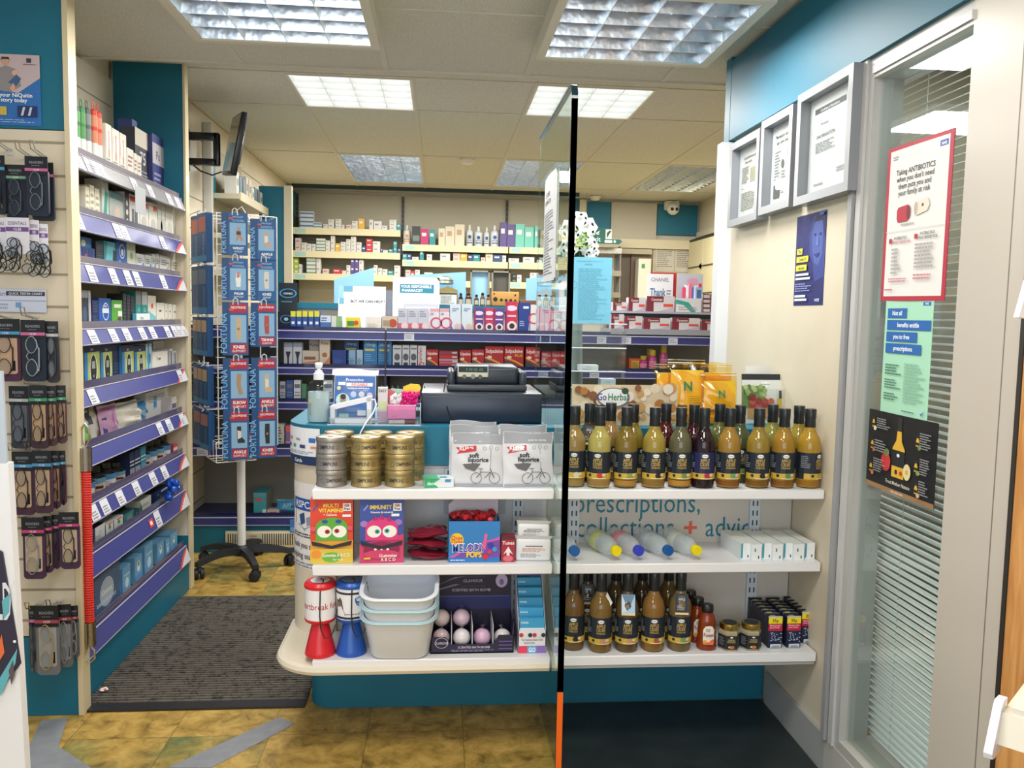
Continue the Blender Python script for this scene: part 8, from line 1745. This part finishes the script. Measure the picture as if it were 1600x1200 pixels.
for y0, y1, z0, z1, nm, art in FRM:
    t_ = thing('picture_frame', nm, 'picture frame', (1.159, (y0 + y1) / 2, (z0 + z1) / 2)); hy = (y1 - y0) / 2; hz = (z1 - z0) / 2; k_ = '85888es'
    mb = MB(); fw = .026
    for (a, b, c, d) in ((-hy, hy, hz - fw, hz), (-hy, hy, -hz, -hz + fw), (-hy, -hy + fw, -hz + fw, hz - fw), (hy - fw, hy, -hz + fw, hz - fw)): mb.box(-.045, 0, a, b, c, d, k_, left='9ea1a6s')
    ob('frame', mb, t_)
    mb = MB(); mb.box(-.012, -.010, -hy + fw, hy - fw, -hz + fw, hz - fw, 'dfe0df'); mb.art(Flat((-.0122, hy - fw - .02, -hz + fw + .01), (0, -2 * hy + 2 * fw + .04, 0), (0, 0, 2 * hz - 2 * fw - .02)), art); ob('print', mb, t_)
    ob('glazing', MB().add([(-.02, hy - fw, -hz + fw), (-.02, -hy + fw, -hz + fw), (-.02, -hy + fw, hz - fw), (-.02, hy - fw, hz - fw)], [(0, 1, 2, 3)], 'acrylic'), t_)
XPo = 1.1588
def wposter(name, label, y_far, y_near, z0, z1, base, art, X=XPo, dz=0, bend=0):
    """sheet on the right-hand wall: its left edge is the far one"""
    return wallart(name, label, 'poster', (X, y_far, z0), (0, -(y_far - y_near), dz), (0, 0, z1 - z0), base, art, th=.0008, bend=bend)
wposter('vaccine_poster', 'navy covid vaccine poster with a face and yellow word strips on the cream wall', 2.655, 2.445, 1.388, 1.675, '1f2468',
        [('p', [(.5, .55), (.46, .75), (.6, .97), (.95, 1), (1, 1), (1, .3), (.7, .25), (.62, .45)], '33408c'), ('p', [(.58, .6), (.56, .78), (.68, .93), (.9, .95), (.92, .55), (.8, .42), (.66, .46)], '4a5ca8'), ('p', [(.6, .9), (.7, .98), (.98, .98), (.98, .7), (.88, .9)], '1a1e50'), ('e', .66, .76, .015, '161a44', 1.6), ('e', .84, .76, .015, '161a44', 1.6), ('p', [(.72, .74), (.78, .74), (.8, .64), (.7, .64)], '5f72bc'), ('p', [(.64, .55), (.84, .56), (.76, .51)], '2a2f74'),
         ('r', .07, .26, .57, .635, 'f0e03c'), ('t', 'The', .165, .585, .035, '1c1f4c', .16, 0, .02), ('r', .07, .48, .48, .545, 'f0e03c'), ('t', 'Covid-19', .275, .495, .035, '1c1f4c', .38, 0, .02), ('r', .07, .44, .385, .45, 'f0e03c'), ('t', 'vaccine', .255, .40, .035, '1c1f4c', .34, 0, .02),
         ('r', .07, .52, .33, .355, 'dfe3ee'), ('r', .07, .58, .285, .31, 'dfe3ee'), ('l', .07, .65, .15, .25, '8f9ad0', 4), ('r', .07, .45, .09, .115, 'dfe3ee'), ('r', .07, .5, .05, .075, 'dfe3ee'), ('t', 'HOPE', .85, .04, .03, 'e8ecf8', .2, 0, .02), ('r', .82, .96, .955, .985, '3a66c0')])
XG_ = 1.1712
AB = [('r', 0, 1, 0, 1, 'b3213c'), ('r', .05, .95, .03, .975, 'e2dfdc'), ('r', .82, .93, .915, .95, '2a58b0'), ('t', 'NHS', .875, .922, .018, 'f0f4fa', .1, 0, .03), ('l', .1, .22, .91, .94, '8a8a90', 2),
      ('t', 'Taking ANTIBIOTICS', .47, .81, .034, '1c1c20', .68, 0, .008), ('t', "when you don't need", .47, .765, .034, '1c1c20', .68, 0, .008), ('t', 'them puts you and', .47, .72, .034, '1c1c20', .62, 0, .008), ('t', 'your family at risk', .47, .675, .034, '1c1c20', .60, 0, .008),
      ('p', [(.22, .53), (.24, .505), (.40, .505), (.42, .57), (.4, .61), (.24, .60), (.22, .58)], 'b3203a'), ('e', .41, .56, .045, '7a1226', .5), ('p', [(.52, .55), (.54, .53), (.7, .55), (.73, .585), (.70, .63), (.54, .615)], 'ddd4c4'), ('e', .53, .575, .042, 'b9ac98', .5), ('e', .63, .59, .01, '6a4a40', 1), ('l', .3, .55, .478, .498, 'b0a8a0', 1), ('r', .05, .95, .45, .453, 'cfcbc8'),
      ('r', .12, .17, .375, .405, 'b3213c'), ('t', 'ANTIBIOTICS', .31, .395, .018, '2a2a2e', .24, 0, .01), ('t', "AREN'T NEEDED FOR", .34, .37, .016, 'b3213c', .28, 0, .01), ('r', .54, .59, .385, .415, 'b3213c'), ('t', 'ANTIBIOTICS', .73, .405, .018, '2a2a2e', .24, 0, .01), ('t', 'ARE NEEDED FOR', .75, .38, .016, '2a2a2e', .26, 0, .01),
      ('l', .18, .34, .17, .345, 'a09c9a', 7), ('l', .56, .84, .20, .36, 'a09c9a', 7), ('l', .15, .45, .12, .15, 'c87a84', 2), ('l', .56, .84, .13, .17, 'c87a84', 2), ('l', .1, .3, .065, .08, 'b3213c', 1)]
wposter('antibiotics_poster', 'red bordered poster about taking antibiotics on the interior window', 2.132, 1.849, 1.396, 1.791, 'b3213c', AB, X=XG_ - .0005, dz=-.004, bend=.002)
NP = [('r', .80, .95, .935, .965, '2a66b8'), ('t', 'NHS', .875, .942, .018, 'f0f4fa', .14, 0, .02)]
for k, (s_, wd) in enumerate((('Not all', .42), ('benefits entitle', .92), ('you to free', .66), ('prescriptions', .76))):
    z_ = .85 - k * .10; NP += [('r', .06, .06 + wd, z_ - .02, z_ + .065, '1f62ac'), ('t', s_, .06 + wd / 2, z_ + .006, .038, 'f2f6fa', wd - .06, 0, .02)]
NP += [('l', .08, .45, .34, .44, '4a7a68', 4), ('l', .08, .45, .22, .31, '4a7a68', 4), ('l', .08, .45, .12, .19, '4a7a68', 3), ('l', .5, .95, .12, .46, '8ab8a0', 13), ('l', .5, .85, .04, .06, '4a6a7c', 1), ('p', [(.88, .06), (.91, .035), (.97, .085), (.91, .055)], '2a66b8')]
wposter('prescriptions_poster', 'mint green poster with blue strips reading not all benefits entitle you', 2.102, 1.889, 1.102, 1.401, 'a6d8bc', NP, X=XG_ - .0012)
def mini(u, v_, s_=1.0, fr='c9803c'): return [('r', u - .012 * s_, u + .012 * s_, v_ + .1 * s_, v_ + .14 * s_, '2a2c30'), ('p', [(u - .022 * s_, v_), (u + .022 * s_, v_), (u + .022 * s_, v_ + .06 * s_), (u + .01 * s_, v_ + .1 * s_), (u - .01 * s_, v_ + .1 * s_), (u - .022 * s_, v_ + .06 * s_)], 'd9a92e'), ('r', u - .022 * s_, u + .022 * s_, v_ + .015, v_ + .05 * s_, '2a2c30'), ('e', u + .03, v_ - .01, .03, fr, 1.2)]
VP = [('r', 0, 1, 0, 1, '16171b'), ('r', 0, 1, 0, .06, '9a7650'), ('t', 'Trust Mother Nature', .5, .12, .045, 'ded8cc', .36), ('t', 'Get yours here', .5, .018, .03, 'f4ece0', .4),
      ('r', .468, .532, .80, .97, '26282c'), ('p', [(.41, .22), (.59, .22), (.59, .58), (.54, .68), (.53, .80), (.47, .80), (.46, .68), (.41, .58)], 'dcae38'), ('r', .41, .59, .36, .56, '20242a'), ('e', .5, .5, .022, 'ece8e0', 1.5), ('e', .48, .29, .03, '3a2c20'), ('e', .55, .29, .03, 'c03a34'), ('e', .32, .38, .12, 'c83a3c', .95), ('e', .33, .5, .05, '7a8a54', 1.2), ('e', .64, .33, .10, 'e0cf9c', .8), ('e', .64, .33, .03, 'c9a860')] + \
     mini(.1, .78, 1, 'd8d8c0') + mini(.1, .5, 1, 'a85a34') + mini(.1, .2, 1, 'c9703c') + mini(.78, .68, 1, '5f8a4a') + mini(.78, .38, 1, '8a9a4a') + mini(.80, .12, 1, 'cfa878') + \
     [('l', .18, .4, .78, .92, '8f9094', 5), ('l', .16, .36, .48, .64, '8f9094', 5), ('l', .16, .36, .22, .4, '8f9094', 6), ('l', .82, .97, .66, .86, '8f9094', 7), ('l', .84, .97, .36, .56, '8f9094', 7), ('l', .84, .97, .12, .3, '8f9094', 6)]
wposter('cider_poster', 'black poster with a golden cider bottle and apples at the bottom of the window', 2.153, 1.839, 0.899, 1.105, '16171b', VP, X=XG_ - .002, bend=.002)

# ------------------------------------------------------------------ nearest things, cut by the frame
# white display unit at the bottom left with a slanting dark sale card
Y = 1.55
x_top = onY(16, 700, Y).x
t = thing('display_plinth', 'white display panel rising at the bottom left corner of the view', 'display', (onY(18, 900, Y).x - .25, Y, 0))
zt = onY(10, 724, Y).z
ob('panel', MB().plate([(-.15, 0), (.275, 0), (.25, zt), (-.15, zt + .01)], 0, .02, 'e3e4e8s'), t)
ob('acrylic_top', MB().plate([(-.15, zt), (.248, zt - .0), (.245, onY(10, 580, Y).z), (-.15, onY(10, 580, Y).z)], 0, .006, 'b4bfccs'), t)
p = [onY(a, b, Y - .012) for a, b in ((-60, 830), (0, 865), (29, 1040), (-6, 1085), (-60, 1120))]
mb = MB(); c = p[0]; mb.plate([(q_.x - c.x, q_.z - c.z) for q_ in (p[4], p[3], p[2], p[1], p[0])], 0, .004, '2a2438')
F = Flat((p[4].x - c.x, 0, p[4].z - c.z), (p[2].x - p[4].x, 0, 0), (0, 0, p[0].z - p[4].z)); mb.art(F, [('t', 'SOLD', .62, .52, .2, 'd4d6de', .5), ('p', [(.72, .62), (.86, .66), (.84, .56), (.74, .52)], '5aa8b4'), ('p', [(.6, .18), (.96, .36), (.92, .28), (.64, .10)], '5aa8b4'), ('p', [(.62, .36), (.7, .44), (.74, .34), (.66, .3)], 'd8683a'), ('p', [(.8, .24), (.88, .3), (.9, .22), (.84, .16)], '5a4a54'), ('e', .9, .72, .008, 'e8e8ee'), ('e', .92, .4, .008, 'e8e8ee')])
tag(ob('event_card', mb, None, (c.x, Y - .005, c.z)), 'dark slanting card with pale script and coloured ribbons at the left edge', 'card')
# white shelf end and bracket at the right
Y = 1.15
a = onY(1566, 1113, Y)
t = thing('foreground_shelf', 'cream shelf end with a white end plate poking in at the bottom right corner', 'shelf', (a.x, Y, a.z), math.radians(-48))
mb = MB(); v8 = [(0, 0, 0), (0, .2, 0), (0, .2, -.05), (0, -.018, -.044)]; mb.add(v8 + [(x + .35, y, z) for x, y, z in v8], [(0, 1, 2, 3), (7, 6, 5, 4), (0, 4, 5, 1), (3, 7, 4, 0), (2, 6, 7, 3), (1, 5, 6, 2)], 'ded9c9s')
mb.box(.012, .35, .004, .2, .0, .010, 'e4e1d2s'); ob('shelf', mb, t)
mb = MB(); pr = [(.03, .014), (.004, .016), (-.006, .008), (-.046, -.050), (-.044, -.058), (-.030, -.062), (.03, -.062)]
n_ = len(pr); mb.add([(-.012, y, z) for y, z in pr] + [(0, y, z) for y, z in pr], [tuple(range(n_ - 1, -1, -1)), tuple(range(n_, 2 * n_))] + [(i, (i + 1) % n_, n_ + (i + 1) % n_, n_ + i) for i in range(n_)], 'd8dae6s'); ob('end_plate', mb, t)
a = onY(1600, 468, Y)
t = thing('foreground_bracket', 'small white bracket tip at the right edge above the mint poster level', 'bracket', (a.x, Y, a.z))
ob('tip', MB().plate([(-.006, -.026), (.03, -.03), (.03, .045), (.006, .028)], 0, .012, 'eceef4s', True), t)
